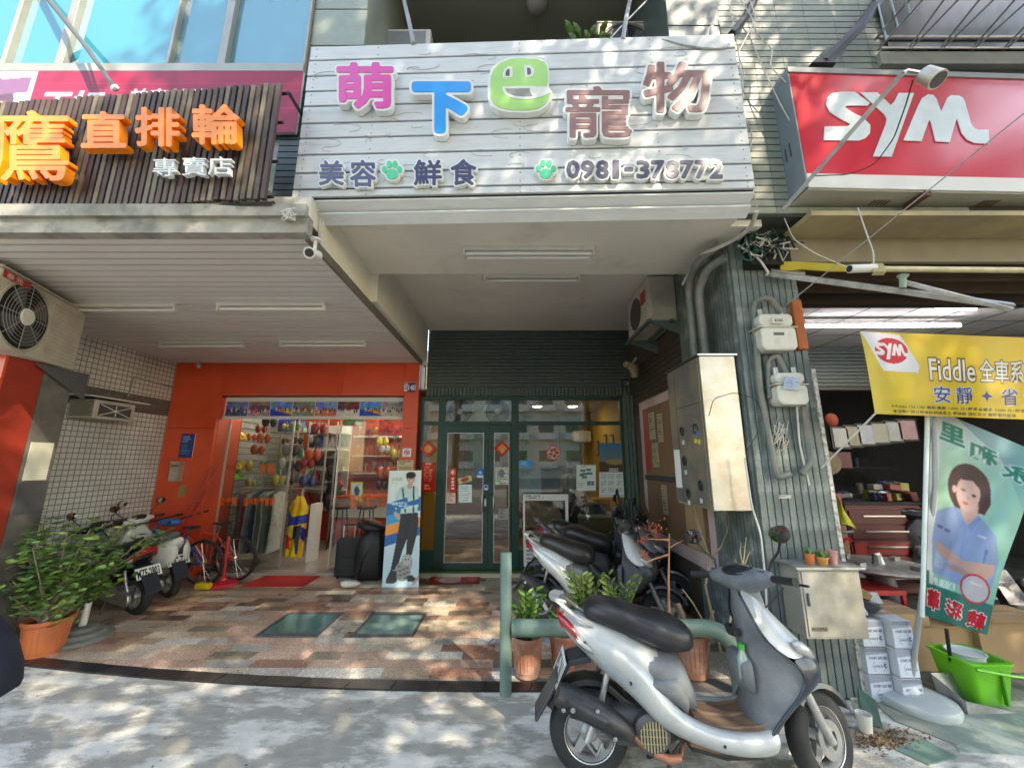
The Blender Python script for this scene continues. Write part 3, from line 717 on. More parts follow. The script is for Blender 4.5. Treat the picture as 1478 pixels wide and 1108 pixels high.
# --- brown slatted sign with orange characters
B = Plane(2.2, -.07)
bs = thing('slatted_sign', 'brown slatted wood sign with thick orange characters above the red shop', 'sign', (-3, 2.3, 3.2))
def bxz(px, py): q = B.p(px, py); return q
topz, botz = B.p(205, 133).z, B.p(205, 294).z
slm = mat('slat_wood', (.085,.058,.044), .6, var=.35, scale=3, stretch=(1, 1, 1.5), col2=(.22,.18,.13), mixs=2.2, thr=(.52, .8), rand=.35)
slm2 = mat('slat_wood_pale', (.17,.14,.10), .6, var=.3, scale=3, rand=.3); slm3 = mat('slat_wood_dark', (.06,.035,.032), .6, var=.3, scale=3, rand=.3)
xr = B.p(411, 118).x; sp = .0475; k = 0; x = xr-.03
while x > -5.2:
    dz = random.uniform(-.008, .008); a = B.w(x-.032, botz+dz); b = B.w(x, botz+dz); q = MB().prism([a, b, B.w(x, topz+dz), B.w(x-.032, topz+dz)], (0, .03, 0))
    q.build('slat', random.choices((slm, slm2, slm3), (5, 2, 2))[0], bs, bevel=.002); x -= sp
f = MB()
def bar(m, a, b, t=.022): m.tube([a, b], t, 4)
for z in (botz+.04, botz+.32, topz-.30, topz-.05): bar(f, B.w(-5.2, z, -.045), B.w(xr, z, -.045), .014)
for xx in (xr, xr-1.06, xr-2.05, xr-3.1):
    bar(f, B.w(xx, botz, -.05), B.w(xx, botz-.02, -.62), .014); bar(f, B.w(xx, topz-.03, -.05), B.w(xx, topz-.03, -.62), .014); bar(f, B.w(xx, botz-.02, -.60), B.w(xx, topz, -.60), .014)
    bar(f, B.w(xx, botz, -.05), B.w(xx-.16, botz-.02, -.6), .010)
bar(f, B.w(-5.2, botz-.03, -.60), B.w(xr+.01, botz-.03, -.60), .014)
bar(f, B.w(-5.2, botz-.02, -.03), B.w(xr+.01, botz-.02, -.03), .014)
build_each(f, 'frame_bar', M_('black_metal'), bs)
omat = mat('letter_orange', srgb(.98,.55,.12), .35, var=.04); oside = mat('letter_orange_side', srgb(.85,.36,.05), .4)
def oletter(ch, box, off, dep, lift, matl, parent):
    m = MB(); fat_on(m, ch, B.q(*box, out=dep+lift), box[2]-box[0], box[3]-box[1], off, dep, -dep, .7); return m.build('letter', matl, parent)
for ch, b in (('鷹', (-14,160,98,260)), ('直', (118,162,180,212)), ('排', (196,156,258,210)), ('輪', (278,152,344,207))): oletter(ch, b, 1.6 if ch != '鷹' else 1.0, .055, .05, omat, bs)
for ch, b in (('專', (220,228,255,254)), ('賣', (262,227,298,253)), ('店', (300,226,334,252))): 
    m = MB(); fat_on(m, ch, B.q(*b, out=.07), b[2]-b[0], b[3]-b[1], .12, .03, -.03, .33); m.build('letter', mwhite, bs)
m = MB()
for px, py in ((228,253),(246,252),(270,252),(290,251),(305,250),(326,250),(100,240),(60,262),(120,210),(170,210),(200,208),(250,208),(285,205),(335,204)):
    p = B.p(px, py, .06); m.tube([p, p+V(0,.09,0)], .004, 4)
build_each(m, 'spacer_pin', M_('steel'), bs)
st = thing('stay_rod', 'long dark stay rod holding up the slatted sign, crossing the blue windows', 'rod', tuple(P(100, 70, 2.5)))
MB().tube([B.p(166, 127, -.02), P(120, 62, 2.6), P(46, -30, 2.78)], [.014,.02,.024], 8).build('rod', M_('dark_grey'), st)
MB().tube([B.p(166, 127, -.02), P(125, 68, 2.68)], .010, 6).ell(B.p(166, 127, -.02), (.03,.02,.03)).build('hinge', M_('steel'), st)
# --- pink banner
C_ = Plane(2.74, 0)
cv = Canvas(300, 64, srgb(.80,.34,.54)); cv.noise(.05, 6)
for y in (.2, .32, .6): cv.rect(0, y, 1, y+.02, srgb(.86,.45,.62), .6)
cv.rect(0, 0, .21, 1, (.80,.78,.86)); cv.ell(.08, .6, .09, .5, (.38,.26,.34)); cv.ell(.13, .85, .06, .35, (.85,.7,.68)); cv.poly([(.0,.2),(.2,.1),(.2,.35),(.1,.4)], (.5,.35,.5)); cv.rect(.205, 0, .212, 1, (.9,.9,.9))
cv.text('王妃', .25, .34, .43, .74, (.93,.9,.92), .03); cv.text('美容美體工作坊', .50, .30, .90, .60, (.95,.92,.94), .02)
pbn = thing('shop_banner', 'pink banner strip with white characters between the blue windows and the slatted sign', 'banner', (-3, 2.74, 4.3))
tlp, brp = C_.p(440, 90), C_.p(436, 152)
zt_ = C_.p(200, 103).z; zl = zt_-.62
cv.sheet('printed_face', quadmap(V(-4.7, 2.74, zt_), V(tlp.x, 2.74, zt_), V(tlp.x, 2.74, zl), V(-4.7, 2.74, zl)), pbn)
MB().bx(-4.7, tlp.x, 2.742, 2.765, zl, zt_).build('board', M_('white_paint'), pbn)

# --- red light box sign with three white letters
D = Plane(2.54, .03)
sy = thing('lightbox_sign', 'red lightbox sign with white italic letters above the scooter shop', 'sign', (3, 2.6, 3.7))
tl, bl = D.p(1140, 101), D.p(1164, 258)
zt2, zb2 = tl.z, D.p(1164, 270).z; xl = (tl.x+bl.x)/2; xe = 5.6
zr = D.p(1164, 250).z
MB().prism([D.w(xl, zr), D.w(xe, zr), D.w(xe, zt2-.03), D.w(xl, zt2-.03)], (0, .01, 0)).build('red_face', mat('sign_red', srgb(.86,.17,.26), .18, var=.04, scale=1.5, coat=.4), sy)
MB().prism([D.w(xl, zb2), D.w(xe, zb2), D.w(xe, zr-.001), D.w(xl, zr-.001)], (0, .012, 0)).build('white_strip', M_('white_paint'), sy)
MB().prism([D.w(xl-.015, zt2-.029, .01), D.w(xe, zt2-.029, .01), D.w(xe, zt2+.02, .01), D.w(xl-.015, zt2+.02, .01)], (0, .40, 0)).build('top_trim', M_('grey_paint'), sy)
MB().prism([D.w(xl-.014, zb2, -.001), D.w(xl-.014, zt2-.03, -.001), D.w(xl-.002, zt2-.03, -.001), D.w(xl-.002, zb2, -.001)], (0, .40, 0)).build('side_panel', mat('sign_side_blue', (.22,.27,.30), .5, var=.08), sy)
MB().prism([D.w(xl, zb2-.012, -.013), D.w(xe, zb2-.012, -.013), D.w(xe, zb2-.001, -.013), D.w(xl, zb2-.001, -.013)], (0, .40, 0)).build('bottom_panel', mat('sign_under', (.48,.47,.40), .6, var=.1), sy)
m = MB()
for k in range(4): m.prism([V(xl-.017, 2.70+.05*k, zb2+.36-.01*k), V(xl-.017, 2.715+.05*k, zb2+.36-.01*k), V(xl-.017, 2.715+.05*k, zb2+.48-.01*k), V(xl-.017, 2.70+.05*k, zb2+.48-.01*k)], (.004, 0, 0))
build_each(m, 'louvre', M_('dark_grey'), sy)
m = MB()
for x0_ in (xl+.62, xl+1.5): 
    for k in range(5): m.bx(x0_+k*.03, x0_+.012+k*.03, 2.74, 2.82, zb2-.016, zb2-.0125)
build_each(m, 'vent_slot', M_('wood_brown'), sy)
m = MB().bx(xl+.90, xl+.94, 2.62, 3.02, zb2-.06, zb2-.018); m.build('rusty_bar', mat('rust', (.13,.055,.03), .8, var=.4), sy)
MB().prism([D.w(xl+.01, zb2-.05, -.40), D.w(xe, zb2-.05, -.40), D.w(xe, zb2-.012, -.40), D.w(xl+.01, zb2-.012, -.40)], (0, .03, 0)).build('back_rail', mat('rusty_rail', (.22,.16,.10), .8, var=.4, scale=12), sy)
def S3(x, y): return D.p(1030+x/3.259, y/3.259, .003)
Sp = [(515,662),(520,598),(630,597),(640,585),(590,560),(545,530),(527,497),(533,462),(555,442),(600,435),(662,436),(732,488),(722,500),(625,500),(615,508),(650,532),(700,556),(735,592),(733,630),(712,652),(680,664)]
Yp = [(688,438),(768,439),(812,480),(830,498),(850,478),(868,441),(940,441),(905,540),(835,740),(748,738),(808,585),(812,560),(800,540)]
Mp = [(890,664),(960,500),(978,465),(1005,447),(1030,450),(1045,468),(1067,528),(1098,462),(1112,452),(1150,453),(1168,462),(1178,480),(1208,585),(1220,605),(1240,613),(1290,614),(1293,679),(1225,676),(1190,660),(1165,630),(1142,560),(1131,585),(1108,672),(1042,668),(1020,580),(1014,565),(1004,585),(975,667)]
for q in (Sp, Yp, Mp): MB().prism([S3(*p) for p in q], (0, -.006, 0)).build('letter', mat('sign_white', (.72,.80,.82), .25), sy)
# ------------------------------------------------------------------ ceiling lamps
def strip_lamp(label, a, b, z, tubes=1, group=None):
    """fluorescent batten fixed under a ceiling from a to b"""
    y = a.y; t = thing('ceiling_lamp', label, 'lamp', ((a.x+b.x)/2, y, z), group); L = b.x-a.x
    MB().bx(a.x, b.x, y-.03*tubes, y+.03*tubes, z-.035, z-.001).build('housing', M_('white_plastic'), t, bevel=.004)
    for k in range(tubes):
        yy = y + (k-(tubes-1)/2)*.07
        MB().tube([V(a.x+.03, yy, z-.062), V(b.x-.03, yy, z-.062)], .016, 10).build('lamp_tube', M_('tube_lamp'), t, smooth=40)
        for xx in (a.x+.012, b.x-.012): MB().bx(xx-.012, xx+.012, yy-.018, yy+.018, z-.085, z-.036).build('lamp_holder', M_('white_plastic'), t)
    return t
G1 = 'fluorescent lamps under the ribbed metal soffit'
def lampz(x0, x1, y, z): 
    a, b = PZ(x0, y, z-.03), PZ(x1, y, z-.03); return V(a.x, (a.y+b.y)/2, z), V(b.x, (a.y+b.y)/2, z)
strip_lamp('front right of four unlit tube lamps on the ribbed soffit', *lampz(314, 470, 441, H_SOF), H_SOF, 1, G1)
strip_lamp('front left of four unlit tube lamps on the ribbed soffit, beside the big condenser', *lampz(108, 255, 443, H_SOF), H_SOF, 1, G1)
strip_lamp('rear left of four unlit tube lamps on the ribbed soffit', *lampz(231, 353, 496, H_SOF), H_SOF, 1, G1)
strip_lamp('rear right of four unlit tube lamps on the ribbed soffit', *lampz(404, 528, 495, H_SOF), H_SOF, 1, G1)
strip_lamp('wide unlit double tube lamp under the cream front beam', *lampz(669, 857, 364, H_BEAM), H_BEAM, 2, 'lamps of the middle bay')
strip_lamp('smaller unlit tube lamp on the bay ceiling behind the cream beam', *lampz(698, 837, 401, H_CEIL), H_CEIL, 1, 'lamps of the middle bay')
# ------------------------------------------------------------------ left tiled side wall, red pillar, big condenser
XW = -5.3
def tilewall():
    m = bpy.data.materials.new('white_square_tiles'); m.use_nodes = True; t = m.node_tree; L = t.links; b = t.nodes['Principled BSDF']
    tc = nd(t, 'ShaderNodeTexCoord'); mp = nd(t, 'ShaderNodeMapping'); mp.inputs['Rotation'].default_value = (R(90), 0, R(90)); 
    sx = nd(t, 'ShaderNodeSeparateXYZ'); L.new(tc.outputs['Object'], sx.inputs[0]); cx = nd(t, 'ShaderNodeCombineXYZ'); L.new(sx.outputs[1], cx.inputs[0]); L.new(sx.outputs[2], cx.inputs[1])
    br = nd(t, 'ShaderNodeTexBrick'); br.offset = 0; br.squash = 1; br.inputs['Scale'].default_value = 1; br.inputs['Brick Width'].default_value = .066; br.inputs['Row Height'].default_value = .066
    br.inputs['Mortar Size'].default_value = .006; br.inputs['Color1'].default_value = (.74,.78,.78,1); br.inputs['Color2'].default_value = (.66,.70,.70,1); br.inputs['Mortar'].default_value = (.22,.23,.23,1); br.inputs['Mortar Smooth'].default_value = .3
    L.new(cx.outputs[0], br.inputs[0]); n = nd(t, 'ShaderNodeTexNoise'); n.inputs['Scale'].default_value = 1.5; n.inputs['Detail'].default_value = 6; L.new(tc.outputs['Object'], n.inputs[0])
    mr = nd(t, 'ShaderNodeMapRange'); mr.inputs[1].default_value = .3; mr.inputs[2].default_value = .7; mr.inputs[3].default_value = .75; mr.inputs[4].default_value = 1.1; L.new(n.outputs[0], mr.inputs[0])
    vm = nd(t, 'ShaderNodeVectorMath', operation='SCALE'); L.new(br.outputs[0], vm.inputs[0]); L.new(mr.outputs[0], vm.inputs['Scale']); L.new(vm.outputs[0], b.inputs['Base Color'])
    b.inputs['Roughness'].default_value = .3; bp = nd(t, 'ShaderNodeBump'); bp.inputs['Strength'].default_value = .5; bp.inputs['Distance'].default_value = .004; bp.invert = True; L.new(br.outputs['Fac'], bp.inputs['Height']); L.new(bp.outputs[0], b.inputs['Normal'])
    return m
tw_ = thing('tiled_side_wall', 'side wall of small white square tiles with a dark band, left of the red shop', 'wall', (XW, 4.6, 0))
MB().bx(XW-.15, XW, 3.0, 6.1, 0, H_SOF+.04).build('wall_face', tilewall(), tw_)
p1, p2 = PX(60, 552, XW), PX(60, 580, XW)
zb1 = PX(200, 572, XW).z; zb0 = PX(200, 594, XW).z
MB().bx(XW+.001, XW+.006, 3.0, 6.0, zb0-.01, zb1+.02).build('dark_band', mat('dark_tile_band', (.13,.13,.12), .5, var=.3, scale=20), tw_)
cbl = MB().tube([PX(185,572,XW+.01), PX(193,544,XW+.01), PX(260,562,XW+.01)], .012, 6).build('conduit', M_('grey_paint'), tw_)
# small wall air conditioner
a, b = PX(131, 601, XW), PX(164, 607, XW)
wac = thing('wall_air_conditioner', 'small boxy window air conditioner sticking out of the white tiled side wall', 'air conditioner', (XW, 5.0, 2.0))
ya, yb_ = 4.52, 5.12; za, zb2_ = PX(165, 609, XW).z, PX(165, 574, XW).z
q0, q1 = PX(128, 604, XW+.28), PX(128, 575, XW+.28)
y0 = q0.y; y1 = PX(168, 608, XW+.28).y; 
zl_, zh_ = q0.z+.01, q1.z
MB().bx(XW+.002, XW+.32, y0, y0+.50, zl_, zh_).build('case', M_('old_plastic'), wac, bevel=.008)
m = MB()
for k in range(11): m.bx(XW+.03, XW+.3, y0-.006, y0-.001, zl_+.03+k*.024, zl_+.04+k*.024)
tag(m.build('grille_slats', M_('dark_grey'), wac), kind='stuff')
MB().bx(XW+.321, XW+.324, y0+.05, y0+.45, zl_+.03, zh_-.04).build('side_vent', M_('dark_grey'), wac)
m = MB().tube([V(XW+.33, y0+.06, zl_+.04), V(XW+.33, y0+.44, zh_-.05)], .006, 4).tube([V(XW+.33, y0+.06, zh_-.05), V(XW+.33, y0+.44, zl_+.04)], .006, 4).tube([V(XW+.33, y0+.25, zl_+.04), V(XW+.33, y0+.25, zh_-.05)], .006, 4)
m.build('cross_bars', M_('white_paint'), wac)
MB().prism([V(XW+.003, y0-.12, zh_+.05), V(XW+.40, y0-.12, zh_+.02), V(XW+.40, y0+.62, zh_+.02), V(XW+.003, y0+.62, zh_+.05)], (0,0,.012)).build('rain_cover', M_('white_paint'), wac)
# left red pillar
rp = thing('red_pillar', 'orange-red panelled pillar at the left edge under the big condenser', 'pillar', (-4.5, 3.3, 0))
MB().bx(-5.1, -4.24, 3.16, 3.42, 0, H_SOF-.45).build('core', M_('red_panel_dark'), rp)
for z0, z1 in ((0, 1.0), (1.006, 2.28), (2.286, 2.7)):
    for xa_, xb_ in ((-5.1, -4.36), (-4.356, -4.238)): MB().bx(xa_, xb_, 3.14, 3.159, z0, z1).build('panel', M_('red_panel'), rp, bevel=.002)
MB().bx(-4.26, -4.237, 3.425, 3.66, 0, 2.45).build('stone_side', mat('pillar_stone', (.085,.078,.07), .6, var=.25, scale=5, col2=(.15,.135,.12), mixs=1.5), rp)
MB().bx(-4.235, -4.225, 3.45, 3.62, 1.45, 1.78).build('paper_sheet', mat('notice_paper', (.70,.68,.55), .8, var=.12), rp)
MB().bx(-4.235, -4.225, 3.44, 3.64, 1.18, 1.43).build('fuse_plate', M_('dark_grey'), rp)
# big condenser
La, Lb = P(4, 384, 2.75), P(128, 438, 3.72); dirv = (Lb-La); dirv.z = 0; Ln = dirv.length; dirv.normalize(); nv = Vector((dirv.y, -dirv.x, 0))
def air_unit(name, label, L, Hh, Wd, group=None, grille_dir=1, brand=None, slats=True):
    """outdoor condenser: front in the local x-z plane at y=0 facing -y, origin lower left"""
    t = thing(name, label, 'air conditioner', (0,0,0), group)
    MB().bx(0, L, 0, Wd, 0, Hh).build('case', M_('old_plastic'), t, bevel=.018)
    MB().bx(-.004, L+.004, -.004, Wd+.004, Hh, Hh+.018).build('lid', M_('old_plastic'), t, bevel=.006)
    r = Hh*.45; cx = r+.04; cz = Hh*.5
    MB().lathe([(r+.02, -.012), (r+.02, .004), (r, .004), (r, -.012)], 36, (cx, 0, cz), 'y', False).build('fan_rim', M_('old_plastic'), t, smooth=40)
    MB().lathe([(r, -.002), (.001, -.003)], 36, (cx, 0, cz), 'y', False).build('fan_cavity', mat('cavity_black', (.012,.012,.012), .8), t)
    f = MB()
    for k in range(4):
        a = k*math.pi/2+.5
        for s in range(1): f.quad(V(cx+.04*math.cos(a), -.010, cz+.04*math.sin(a)), V(cx+r*.9*math.cos(a-.35), -.006, cz+r*.9*math.sin(a-.35)), V(cx+r*.95*math.cos(a+.1), -.014, cz+r*.95*math.sin(a+.1)), V(cx+r*.8*math.cos(a+.6), -.020, cz+r*.8*math.sin(a+.6)))
    build_each(f, 'fan_blade', M_('dark_grey'), t)
    m = MB()
    for k in range(1, 9):
        rr = r*k/9; m.lathe([(rr-.0015, -.024), (rr+.0015, -.022), (rr-.0015, -.020)], 28, (cx, 0, cz), 'y', False)
    for k in range(8): a = k*math.pi/4; m.tube([V(cx, -.022, cz), V(cx+r*math.cos(a), -.018, cz+r*math.sin(a))], .003, 4)
    tag(m.build('fan_guard', M_('grey_paint'), t), kind='stuff')
    MB().lathe([(.001, -.034), (r*.24, -.032), (r*.27, -.02)], 24, (cx, 0, cz), 'y', False).build('hub_disc', M_('white_plastic'), t, smooth=40)
    if slats:
        m = MB()
        for k in range(14): m.bx(cx+r+.04, L-.02, -.006, 0, .04+k*(Hh-.08)/14, .04+k*(Hh-.08)/14+.012)
        tag(m.build('slats', M_('old_plastic'), t), kind='stuff')
    if brand:
        m = MB(); m.bx(.02, .30, -.004, -.001, Hh-.075, Hh-.015); o = m.build('badge', mat('badge_red', (.5,.03,.03), .4), t)
        f = MB()
        for k, ch in enumerate(brand): text_on(f, ch, quadmap(V(.05+k*.09, -.0045, Hh-.025), V(.12+k*.09, -.0045, Hh-.025), V(.12+k*.09, -.0045, Hh-.067), V(.05+k*.09, -.0045, Hh-.067)), 0, .001, .01)
        f.build('lettering', M_('white_paint'), o)
    return t
big = air_unit('condenser', 'big old outdoor air conditioner hanging under the soffit above the left red pillar', 1.06, .60, .38, brand='泰元')
big.location = (La.x, La.y, La.z-.60); big.rotation_euler = (0, 0, math.atan2(dirv.y, dirv.x))
kb = MB()
kb.prism([V(-4.2, 3.3, 2.46), V(-4.2, 3.75, 2.46), V(-4.2, 3.75, 2.2)], (.01,0,0))
br_ = tag(kb.build('bracket', M_('dark_grey')), 'dark steel bracket under the big condenser at the left', 'bracket')
# ------------------------------------------------------------------ red shop front
YR = 6.0
rs_ = thing('red_shop_front', 'orange-red panelled shop front with the sports shop opening', 'shop front', (-3, YR, 0))
xl0, xl1 = P(238, 735, YR).x, P(300, 735, YR).x; 
xo0 = P(309, 700, YR).x   # opening left
xo1 = P(577, 700, YR).x
xr1 = XD-.02
zt_o = P(440, 573, YR).z; zlow = P(440, 527, YR).z
XL = -5.11; xp = P(311, 640, YR).x
xo0 = xp
h0 = H_SOF-.002
colx = (XL, xo0, xo1, xr1)
def pan(x0, x1, z0, z1, y0=YR-.06): MB().bx(x0+.002, x1-.002, y0, YR-.001, z0+.002, z1-.002).build('panel', M_('red_panel'), rs_, bevel=.002)
zc = [0.0, 1.05, 2.12, h0]
for a, b in zip(zc[:-1], zc[1:]): pan(-5.29, xo0, a, b); pan(xo1, xr1, a, b)
nx = 4; 
for i in range(3):
    w = (xo1-xo0)/3; pan(xo0+i*w, xo0+(i+1)*w, zt_o+.02, h0)
MB().bx(-5.29, xo0-.02, YR, YR+.55, 0, h0).build('core', M_('red_panel_dark'), rs_); MB().bx(xo1+.02, xr1, YR, YR+.3, 0, h0).build('core', M_('red_panel_dark'), rs_); MB().bx(xo0-.02, xo1+.02, YR, YR+.3, zt_o+.03, h0).build('core', M_('red_panel_dark'), rs_)
MB().bx(xo0-.02, xo0+.0, YR+.001, YR+.5, .056, zt_o).build('reveal', M_('red_panel'), rs_)
# white roller shutter box with picture strip
ps = thing('picture_strip', 'white shutter box with a strip of small sports photographs above the shop opening', 'picture strip', (-3, YR+.1, 2.3))
zs0 = P(440, 603, YR+.08).z; zs1 = P(440, 575, YR+.08).z
MB().bx(xo0+.001, xo1-.001, YR+.08, YR+.2, zs0, zt_o+.01).build('box', M_('white_paint'), ps)
MB().bx(xo0+.001, xo1-.001, YR+.06, YR+.079, zs0-.02, zs0+.015).build('bottom_rail', M_('white_paint'), ps)
n = 8; w = (xo1-xo0-.04)/n
for i in range(n):
    c = Canvas(46, 30, [(.45,.55,.75),(.5,.45,.5),(.4,.6,.85),(.5,.52,.5),(.45,.6,.85),(.45,.3,.3),(.35,.6,.9),(.6,.6,.62)][i]); c.noise(.3, 5)
    c.rect(0, .55, 1, 1, [(.3,.35,.5),(.75,.6,.65),(.95,.75,.2),(.55,.55,.5),(.85,.5,.35),(.85,.85,.85),(.9,.7,.2),(.75,.7,.7)][i]).noise(.25, 9)
    for k in range(9): c.ell(.08+k*.1, .55+random.uniform(-.1, .15), .035, .12, random.choice([(.15,.15,.3),(.8,.1,.1),(.9,.9,.9),(.3,.15,.1)]), .9)
    if i in (2, 6): c.poly([(0,.5),(1,.9),(1,1),(0,1)], (.1,.3,.75))
    c.noise(.2, 12); x0_ = xo0+.02+i*w
    c.sheet('photo', quadmap(V(x0_+.004, YR+.078, zt_o-.06), V(x0_+w-.004, YR+.078, zt_o-.06), V(x0_+w-.004, YR+.078, zs0+.03), V(x0_+.004, YR+.078, zs0+.03)), ps)
# glass panes of the red shop
gsh = glass('shop_glass', (.93,.97,.95), .8, .0, 1.42, .01, (.3,.35,.33))
gl = thing('display_glass', 'tall shop window pane left of the red shop doorway with small orange lettering', 'window', (-4, YR+.25, 0))
xg = P(418, 700, YR+.3).x; MB().bx(xo0+.01, xg, YR+.24, YR+.25, .06, zs0-.02).build('pane', gsh, gl)
for xx in (xo0+.01, xg): MB().bx(xx-.012, xx+.012, YR+.235, YR+.26, .056, zs0-.021).build('frame_post', M_('aluminium'), gl)
gr_ = thing('display_glass', 'shop window pane right of the red shop doorway with a yellow framed sticker', 'window', (-2, YR+.25, 0))
xg2 = P(487, 700, YR+.3).x; MB().bx(xg2, xo1, YR+.24, YR+.25, .06, zs0-.02).build('pane', gsh, gr_)
MB().bx(xg2-.012, xg2+.012, YR+.235, YR+.26, .056, zs0-.021).build('frame_post', M_('aluminium'), gr_)
orm = mat('vinyl_orange', srgb(.95,.42,.12), .5)
def vinyl(txt, x0, y0, x1, y1, Y, parent, m=orm, r=.8, nm='lettering'):
    n = len(txt); w = (x1-x0)/n
    for i, ch in enumerate(txt):
        if ch == ' ': continue
        a = (x0+i*w+.5, y0, x0+(i+1)*w-.5, y1); f = MB(); text_on(f, ch, quadmap(P(a[0],a[1],Y), P(a[2],a[1],Y), P(a[2],a[3],Y), P(a[0],a[3],Y)), 0, .002, .02); f.build(nm, m, parent)
vinyl('直排輪專賣', 299, 718, 343, 729, YR+.235, gl); vinyl('直排輪專賣店', 351, 718, 397, 729, YR+.235, gl); vinyl('鷹直', 374, 669, 397, 683, YR+.235, gl)
vinyl('直排', 505, 713, 526, 731, YR+.235, gr_); vinyl('輪店', 530, 713, 558, 731, YR+.235, gr_)
def sheet_px(cv_, name, x0, y0, x1, y1, Y, parent=None, th=.004, back=True, mt=None):
    q = quadmap(P(x0,y0,Y), P(x1,y0,Y), P(x1,y1,Y), P(x0,y1,Y)); o = cv_.sheet(name, q, parent, mt)
    return o
c = Canvas(24, 32, (.85,.8,.1)); c.rect(.12,.1,.88,.9,(.75,.85,.85)).noise(.3, 6).ell(.5,.5,.2,.25,(.2,.3,.5)); sheet_px(c, 'sticker', 506, 695, 524, 722, YR+.236, gr_)
# interior of the red shop
it = thing('shop_interior', 'inside walls of the sports shop with grey slat boards and orange back wall', 'room', (-3.3, 8, 0))
MB().bx(-5.25, -5.11, YR+.55, 10.5, .05, 3.0).build('left_wall', mat('slatboard', (.42,.43,.42), .6, var=.08), it)
m = MB(); z = .2
while z < 2.9: m.bx(-5.109, -5.10, YR+.6, 10.4, z, z+.012); z += .12
tag(m.build('slatboard_grooves', M_('dark_grey'), it), kind='stuff')
MB().bx(-5.25, XD-.1, 9.6, 9.7, .05, 3.0).build('back_wall', mat('orange_wall', (.60,.10,.03), .7, var=.1), it)
MB().bx(XD-.16, XD-.1, YR+.3, 9.6, .05, 3.0).build('right_wall', mat('slatboard2', (.40,.38,.34), .6), it)
MB().bx(-5.25, XD-.1, YR+.3, 9.7, 2.95, 3.05).build('ceiling', mat('shop_ceiling', (.6,.58,.55), .8), it)
def glow_lamp(label, x0, x1, y, z, st=9, parent=None, w=.03):
    t = thing('shop_lamp', label, 'lamp', ((x0+x1)/2, y, z)); MB().bx(x0, x1, y-w, y+w, z, z+.03).build('housing', M_('white_plastic'), t)
    MB().tube([V(x0+.02, y, z-.02), V(x1-.02, y, z-.02)], .018, 8).build('lamp_tube', mat('lit_tube_%g' % st, (1, .97, .9), .4, emit=st), t); return t
glow_lamp('lit tube lamp near the doorway on the sports shop ceiling', -2.9, -1.8, 7.0, 2.9, 14)
glow_lamp('lit tube lamp at the back of the sports shop ceiling', -2.7, -1.7, 8.8, 2.9, 14)
glow_lamp('lit tube lamp above the display wall on the left of the sports shop', -4.8, -3.8, 7.2, 2.9, 14)
glow_lamp('lit tube lamp over the counter of the sports shop', -3.4, -2.4, 7.9, 2.9, 14)
# display wall (partition) facing left part of the doorway with shelves of sports goods
dw = thing('display_rack', 'white slatted display wall crowded with skates, helmets and black bags', 'rack', (-3, 8.2, 0))
MB().prism([V(-4.55, 8.9, .06), V(-3.42, 8.3, .06), V(-3.42, 8.33, .06), V(-4.55, 8.93, .06)], (0,0,2.35)).build('board', mat('white_slat', (.62,.60,.58), .6), dw)
MB().bx(-4.6, -4.53, 8.86, 8.93, .06, 2.5).build('post', M_('white_paint'), dw)
MB().prism([V(-4.55, 8.85, .06), V(-3.42, 8.25, .06), V(-3.42, 8.29, .06), V(-4.55, 8.89, .06)], (0,0,.55)).build('base_board', M_('red_panel'), dw)
for z in (.65, 1.05, 1.45, 1.85, 2.2): MB().prism([V(-4.55, 8.65, z), V(-3.42, 8.05, z), V(-3.42, 8.29, z), V(-4.55, 8.88, z)], (0,0,.015)).build('shelf', M_('white_paint'), dw)
def item_cols(): return random.choice([(.02,.02,.025),(.03,.03,.03),(.55,.04,.03),(.04,.06,.25),(.35,.35,.36),(.05,.05,.06),(.6,.15,.03)])
def skate(name, label, c, s, ang, col, group):
    """inline skate: boot, cuff, frame with four wheels"""
    t = thing(name, label, 'skate', (0,0,0), group); m = mat('goods_%d_%d_%d' % tuple(int(q*99) for q in col), col, .4, coat=.3)
    MB().loft([[V(x, y*w_, z0 + (z1-z0)*(k_)) for (y, k_) in ((-1,0),(-1,.8),(-.5,1),(.5,1),(1,.8),(1,0))] for x, w_, z0, z1 in ((-.13,.03,.08,.16),(-.1,.045,.08,.34),(0,.045,.08,.33),(.03,.045,.08,.20),(.12,.04,.08,.15),(.15,.02,.08,.12))]).build('boot', m, t, smooth=50)
    MB().bx(-.13, .15, -.012, .012, .045, .08).build('frame', M_('steel'), t)
    for k in range(4): MB().lathe([(.01,-.011),(.036,-.008),(.036,.008),(.01,.011)], 12, (-.11+k*.078, 0, .036), 'y').build('wheel', M_('white_plastic'), t, smooth=30)
    t.location = c; t.rotation_euler = (0,0,ang); t.scale = (s,)*3; return t
k0 = None; rr = random.Random(3)
kinds = {}; nsk = 0; ORD = ['first','second','third','fourth','fifth','sixth','seventh','eighth','ninth']; LEV = {.665:'lowest',1.065:'second',1.465:'third',1.865:'top'}
for z in (.665, 1.065, 1.465, 1.865):
    for k in range(5):
        f = (k+.5)/5; c = V(-4.47+1.02*f, 8.72-.55*f, z); col = rr.choice([(.02,.02,.025),(.45,.03,.03),(.03,.05,.22),(.3,.3,.32),(.03,.03,.03)]); a = R(-28)+rr.uniform(-.3, .3)
        lb = {(.02,.02,.025):'black',(.45,.03,.03):'red',(.03,.05,.22):'navy',(.3,.3,.32):'grey',(.03,.03,.03):'dark grey'}[col]+' inline skate, '+ORD[k]+' from the left on the '+LEV[z]+' display wall shelf'
        if col not in kinds: kinds[col] = skate('inline_skate', lb, c, .95, a, col, 'skates on the display wall')
        else: dup(kinds[col], c, a, lb)
